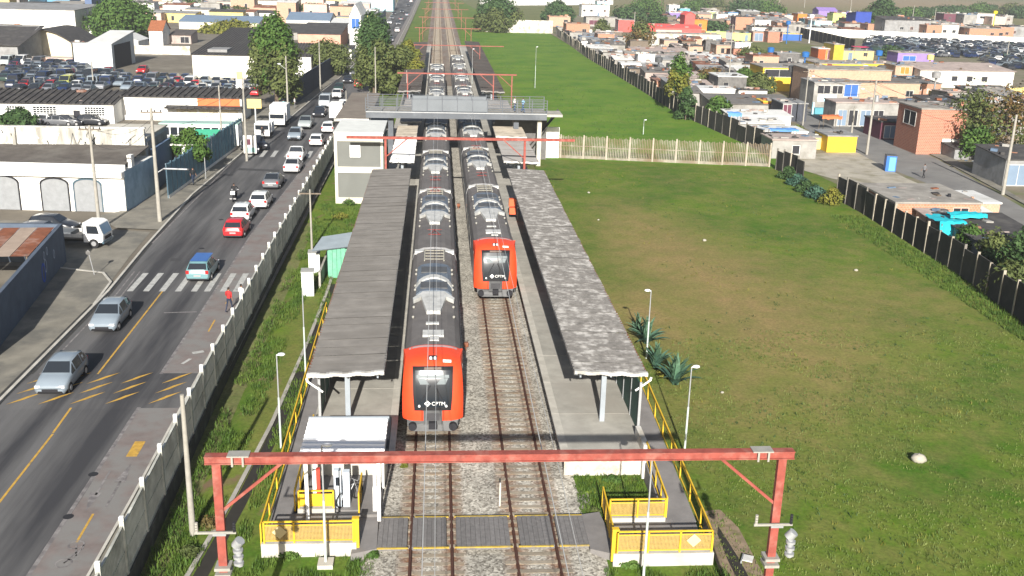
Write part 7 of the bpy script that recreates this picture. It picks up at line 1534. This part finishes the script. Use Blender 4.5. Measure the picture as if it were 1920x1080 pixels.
def tree(px, py, top, h0, wr, label, M=LG_, n=2600, s=.35, trunk=.25, sq=.8, nm='tree', M2=None, seed=0, grp=None, low=.3, lobes=9, cat='tree', at=None):
    rnd = random.Random(px * 7 + py + seed); b = G(px, py, h0); H = HT(px, py, top, h0) - h0
    t = empty(nm, (b.x, b.y, h0), 0, label, cat, grp)
    bl = []
    for k in range(lobes):
        f = low + (1 - low) * (k + .5) / lobes; spread = wr * sin(pi * min(1, (f - low) / (1 - low) * .8 + .25)) ** .7
        an = k * 2.4 + rnd.random(); r = wr * rnd.uniform(.34, .52)
        bl.append((cos(an) * spread * .62, sin(an) * spread * .62, H * f - r * .3 * (f > .8), r, sq))
    bl.append((0, 0, H - wr * .4 * sq, wr * .45, sq)); bl.append((0, 0, H * (low + .35 * (1 - low)), wr * .62, sq))
    tk = MB(); top_ = H * (low + .3 * (1 - low)); tk.tube((0, 0, -.3), (0, 0, top_), trunk, trunk * .55, 8)
    for (x, y, z, r, q) in bl[:-2]: tk.tube((0, 0, top_ * rnd.uniform(.55, 1)), (x * .8, y * .8, z), trunk * .4, trunk * .1, 5)
    tk.build('trunk', BARK, t)
    if M2:
        k = max(1, len(bl) // 2); crown(t, bl[:k], M, n // 2, s, rnd); crown(t, bl[k:], M2, n // 2, s, rnd)
    else: crown(t, bl, M, n, s, rnd)
    return t
tree(520, 200, 36, .1, 4.5, 'very tall broad tree by the pavement with a russet top before the warehouse', LO, 15000, .3, .4, 1.25, M2=LG_, low=.2, lobes=18)
tree(612, 142, 82, 0, 5.2, 'dense rounded tree behind the dark street wall', LO, 9000, .32, .35, .85, low=.3, lobes=10)
tree(702, 176, 32, 0, 3.9, 'tall irregular tree right of the road beyond the footbridge', LO, 12000, .3, .35, 1.5, M2=LD, low=.2, lobes=14)
tree(752, 172, 88, -.3, 4.4, 'yellowish green bushy tree behind the footbridge left end', LYL, 9000, .28, .2, .9, M2=LO, low=.05, lobes=10)
tree(765, 150, 78, -.3, 3.0, 'small yellow green tree by the far left canopy', LYL, 2500, .38, .15, .9, low=.2)
tree(720, 178, 128, -.3, 3.2, 'olive bush beside the road fence behind the footbridge', LO, 2500, .38, .15, .7, low=.05)
tree(362, 330, 243, .1, 2.2, 'small round green tree over the blue fence', LG_, 3800, .2, .1, .9, low=.42, lobes=9)
tree(230, 78, 0, 0, 9.0, 'large round green tree in the upper left', LG_, 13000, .5, .5, .75, low=.2, lobes=14)
tree(38, 245, 208, 0, 3.4, 'bush growing behind the stained wall', LD, 2600, .3, .1, .6, low=.1, cat='bush', nm='bush')
tree(932, 60, 2, -.3, 8.6, 'large dome shaped dark green tree over the end wall of the far field', LO, 15000, .52, .5, .85, M2=LD, low=.12, lobes=14)
tree(1045, 40, 6, -.3, 7.0, 'second dome shaped tree right of the large dome tree', LD, 8000, .6, .4, .8, low=.15, lobes=10)
tree(1650, 58, 0, -.3, 7.4, 'round dark tree behind the cobalt blue house', LD, 8000, .5, .4, .85, low=.2, lobes=10)
tree(1268, 210, 108, -.3, 2.3, 'thin bright green tree leaning over the dark boundary wall', LYL, 2200, .32, .16, 1.6, M2=LG_, low=.35, lobes=9)
tree(1285, 225, 165, -.3, 1.8, 'low dark creeper mass on the dark wall under the thin tree', LD, 1500, .28, .1, .9, low=.0, cat='bush', nm='bush')
tree(1345, 222, 182, -.3, 2.9, 'bright green bush behind the dark boundary wall', LG_, 3200, .28, .1, .7, low=.0, cat='bush', nm='bush')
tree(1425, 180, 140, -.3, 3.2, 'olive bush at the corner of the yellow house', LO, 2600, .34, .12, .9, low=.1, cat='bush', nm='bush')
tree(1395, 165, 128, -.3, 2.6, 'green bush between the shacks', LG_, 2000, .34, .12, .8, low=.1, cat='bush', nm='bush')
tree(1335, 170, 128, -.3, 3.6, 'dry brownish bush among the shacks', LO, 2200, .34, .12, .7, M2=LB, low=.1, cat='bush', nm='bush')
tree(1410, 122, 92, -.3, 5.0, 'wide olive bush at the edge of the green lot', LO, 3000, .42, .12, .65, low=.0, cat='bush', nm='bush')
tree(1200, 92, 40, -.3, 5.0, 'brown twiggy tree left of the red house', LB, 2200, .42, .2, 1.0, M2=LO, low=.15, lobes=9)
tree(1228, 58, 25, -.3, 5.4, 'dark green tree behind the red house', LD, 2800, .5, .2, .9, low=.1)
tree(1128, 66, 38, -.3, 3.2, 'pale olive tree before the dark pink house', LO, 1600, .4, .15, 1.0, low=.2)
tree(1340, 60, 40, -.3, 6.0, 'dark bush above the lime wall', LD, 2200, .5, .1, .5, low=.0, cat='bush', nm='bush')
tree(1670, 106, 88, -.3, 3.6, 'small bush beside the pale yellow parapet house', LD, 1600, .4, .1, .7, low=.0, cat='bush', nm='bush')
tree(1495, 250, 235, -.3, 1.2, 'small weed clump at the street corner', LO, 700, .2, .05, .7, low=.0, cat='bush', nm='bush')
tree(1812, 290, 172, -.3, 5.0, 'large sparse bare branched tree on the right with olive leaves', LO, 2600, .24, .22, 1.0, low=.25, lobes=12)
tree(1880, 300, 168, -.3, 4.6, 'second sparse twiggy tree at the right edge', LO, 2200, .24, .2, 1.1, M2=LB, low=.25, lobes=11)
tree(1828, 300, 235, -.3, 2.6, 'low green growth under the sparse trees', LG_, 2200, .26, .1, .8, low=.05, cat='bush', nm='bush')
tree(1812, 485, 425, -.3, 1.5, 'bright green shrub behind the near dark wall', LG_, 2600, .17, .06, 1.1, low=.0, cat='bush', nm='bush')
tree(1855, 520, 440, -.3, 2.0, 'dark shrub behind the near dark wall', LD, 2600, .18, .08, 1.0, M2=LO, low=.0, cat='bush', nm='bush')
tree(1900, 560, 450, -.3, 2.4, 'tangled olive and dark bush at the right edge behind the near wall', LO, 3600, .18, .08, 1.0, M2=LD, low=.0, cat='bush', nm='bush')
tree(1930, 520, 425, -.3, 2.4, 'dark bush behind the tangled one at the right edge', LD, 2200, .2, .08, 1.0, low=.0, cat='bush', nm='bush')
for i, (px, py, lab) in enumerate([(1478, 330, 'first bluish shrub from the paling fence in the hedge'), (1495, 342, 'second bluish shrub of the hedge'), (1512, 354, 'third bluish shrub of the hedge'), (1530, 366, 'last bluish shrub of the hedge near the wall gap')]): tree(px, py + 6, py - 14, -.3, 1.35, lab, LBL if i % 2 else LD, 1500, .17, .04, .8, low=.0, cat='bush', nm='shrub', grp='hedge of bluish shrubs', lobes=5)
tree(1560, 385, 352, -.3, 1.3, 'dry yellow weed tuft at the near wall corner', LYL, 900, .16, .04, .9, low=.0, cat='bush', nm='shrub', lobes=5)
far = [(300, 10, -20, 12, LD), (345, 24, 2, 10, LG_), (440, 34, 16, 8, LO), (400, 36, 14, 9, LD), (578, 40, 8, 8, LO), (430, 62, 46, 9, LYL), (1090, 6, -12, 14, LO), (1210, 26, 0, 14, LG_), (1180, 38, 14, 9, LD), (1300, 22, 4, 12, LG_), (1390, 26, 2, 13, LD), (1430, 26, 2, 13, LG_), (1330, 12, -4, 14, LO), (1700, 36, 16, 9, LG_), (1725, 32, 16, 9, LD), (1760, 30, 14, 9, LD), (1790, 28, 12, 9, LD), (1830, 26, 8, 10, LG_), (1850, 26, 10, 9, LD), (1890, 28, 8, 10, LO), (1915, 34, 12, 10, LD), (1450, 30, 16, 10, LG_), (1290, 42, 30, 6, LD), (1630, 30, 16, 8, LO)]
for i, (px, py, tp, r, M) in enumerate(far): tree(px, py, tp, 0 if px < 800 else -.3, r, '%s crowned tree far back near the top %s, %s from the left' % ({'leaf_dark': 'dark', 'leaf_green': 'green', 'leaf_olive': 'olive', 'leaf_yellow_green': 'yellowish'}[M.name], 'left' if px < 800 else 'right', NUMW[i if px < 800 else i - 6]), M, 3000, .65, .3, .6, low=.05, lobes=7, grp='far trees along the top')
# agaves beside the right canopy
AG = leafmat('agave_blue_green', (.06, .125, .075), (.1, .18, .11)); AG2 = leafmat('agave_edge_green', (.035, .085, .06), (.06, .12, .08))
for px, py, r, lab, k in ((1212, 645, 1.65, 'farthest agave beside the right canopy', 34), (1230, 692, 1.5, 'middle agave at the foot of the slim lamp', 32), (1266, 722, 1.75, 'nearest agave beside the right canopy corner', 38), (1196, 622, 1.2, 'small agave half behind the canopy edge', 16)):
    b = G(px, py, -.3); t = empty('agave', b, 0, lab, 'agave', 'agaves by the right canopy'); rnd = random.Random(px)
    me = []
    for v in range(3):
        m_ = MB(); L_ = r * (1 - .12 * v); segs = 6; vs = []
        for i in range(segs + 1):
            f = i / segs; w_ = .1 * r * (1 - f) ** .6 * (1 + 1.2 * f * (1 - f)); z = L_ * (sin(f * 1.15 + .2) * .9 - .18); y = L_ * f * (.55 + .35 * f)
            vs += [(-w_, y, z + w_ * .5), (0, y, z), (w_, y, z + w_ * .5)]
        fs = []
        for i in range(segs):
            for j in range(2): o = i * 3 + j; fs.append((o, o + 1, o + 4, o + 3))
        m_.add(vs, fs, 0, True); me.append(m_.mesh('leaf', AG if v != 1 else AG2))
    for i in range(k):
        o = inst('leaf', me[i % 3], t, (0, 0, 0)); o.rotation_euler = (rnd.uniform(-.35, .75) if i % 3 else rnd.uniform(.4, .95), 0, i * 2.4)
tree(1248, 706, 692, -.3, .55, 'yellow green weed between the two near agaves', LYL, 500, .09, .02, .8, low=.0, cat='plant', nm='weed', lobes=4)
# grass blades standing on the verge, the banks and the nearest turf (one mass of tufts)
def tufts(name, area, n, h, M, z=-.3, keep=None, seed=1):
    rnd = random.Random(seed); m_ = MB(); (xa, xb, ya, yb) = area; vs = []; fs = []
    for _ in range(n):
        f = rnd.random() ** 1.5; y = ya + (yb - ya) * f; x = rnd.uniform(xa, xb)
        if keep and not keep(x, y): continue
        for q in range(4):
            an = rnd.uniform(0, 6.3); l = h * rnd.uniform(.5, 1.3); dx, dy = cos(an), sin(an); x2 = x + rnd.uniform(-.12, .12); y2 = y + rnd.uniform(-.12, .12); o = len(vs)
            vs += [(x2 - dy * .022, y2 + dx * .022, z), (x2 + dy * .022, y2 - dx * .022, z), (x2 + dx * l * .5, y2 + dy * l * .5, z + l)]; fs.append((o, o + 1, o + 2))
    m_.v = vs; m_.f = fs; m_.mi = [0] * len(fs); m_.sm = [False] * len(fs)
    return tag(m_.build(name, M), kind='stuff')
GB = leafmat('blade_green', (.05, .1, .012), (.09, .14, .02))
GBF = leafmat('blade_field', (.075, .12, .022), (.14, .165, .04))
tufts('grass_tufts', (-11.3, -7.2, 27, 100), 11000, .22, GB, keep=lambda x, y: not (-9.3 < x < -8.2 and y < 70) and noise.noise(Vector((x * .5, y * .3, 0))) > -.15, seed=2)
tufts('grass_tufts', (-7.2, -2.4, 30, 35.6), 2600, .2, GB, seed=3, keep=lambda x, y: noise.noise(Vector((x * .7, y * .7, 4))) > -.1)
tufts('grass_tufts', (6.6, 11.5, 30, 34.4), 2600, .18, GB, seed=4, keep=lambda x, y: noise.noise(Vector((x * .7, y * .7, 7))) > 0)
tufts('grass_tufts', (6.3, 9.5, 38.4, 42), 900, .18, GB, z=-.2, seed=5)
tufts('grass_tufts', (11.5, 40, 28, 62), 16000, .09, GBF, seed=6, keep=lambda x, y: proj(x, y, 0)[0] < 1960 and noise.noise(Vector((x * .25, y * .25, 0))) > -.2)
tufts('grass_tufts', (38.5, 41.6, 60, 95), 2500, .25, GB, seed=8)
tufts('weed_tufts', (11.8, 41, 30, 118), 1500, .17, LYL, seed=12, keep=lambda x, y: proj(x, y, 0)[0] < 1950 and noise.noise(Vector((x * .12, y * .12, 3))) > .12)
tufts('weed_tufts', (11.8, 41, 30, 118), 1800, .15, LD, seed=13, keep=lambda x, y: proj(x, y, 0)[0] < 1950 and noise.noise(Vector((x * .15, y * .15, 9))) > .15)
tufts('weed_tufts', (12, 40, 126, 360), 2600, .3, LG_, seed=14, keep=lambda x, y: noise.noise(Vector((x * .1, y * .04, 5))) > .1)
for px, py, M, lab, r in ((395, 985, LB, 'russet dry weeds inside the road fence near the bottom', .7), (360, 1040, LO, 'green weeds at the foot of the road fence', .6), (545, 1045, LG_, 'thick grass clump before the left front rail', .5), (700, 1045, LG_, 'grass clump at the left crossing pad', .45), (1185, 1062, LG_, 'grass clump before the right front rail', .45), (1150, 905, LG_, 'weeds on the bank under the right platform end wall', .5), (757, 880, LYL, 'pale weed beside the left track ballast', .2), (772, 790, LG_, 'weed by the nearer train front', .3), (1115, 965, LO, 'dry weeds by the right landing', .35), (655, 385, LG_, 'weeds in front of the tall booth', .9), (640, 410, LYL, 'pale weeds below the tall booth', .8)):
    tree(px, py, py - 12, -.3, r, lab, M, 420, .09, .01, .5, low=.0, cat='weeds', nm='weed', lobes=4)
S.render.resolution_x = 1024; S.render.resolution_y = 576
# ------------------------------------------------------------ thin haze over the far districts
HZ = bpy.data.materials.new('haze_air'); HZ.use_nodes = True; n_ = HZ.node_tree.nodes; n_.remove(n_['Principled BSDF'])
pv = n_.new('ShaderNodeVolumePrincipled'); pv.inputs['Color'].default_value = (.9, .93, .97, 1); pv.inputs['Density'].default_value = .0003; pv.inputs['Anisotropy'].default_value = .2
HZ.node_tree.links.new(pv.outputs[0], n_['Material Output'].inputs['Volume'])
tag(MB().box(-1600, 1600, -80, 3100, -1.6, 40).build('haze', HZ), kind='stuff')
S.cycles.volume_bounces = 0; S.cycles.volume_step_rate = 8
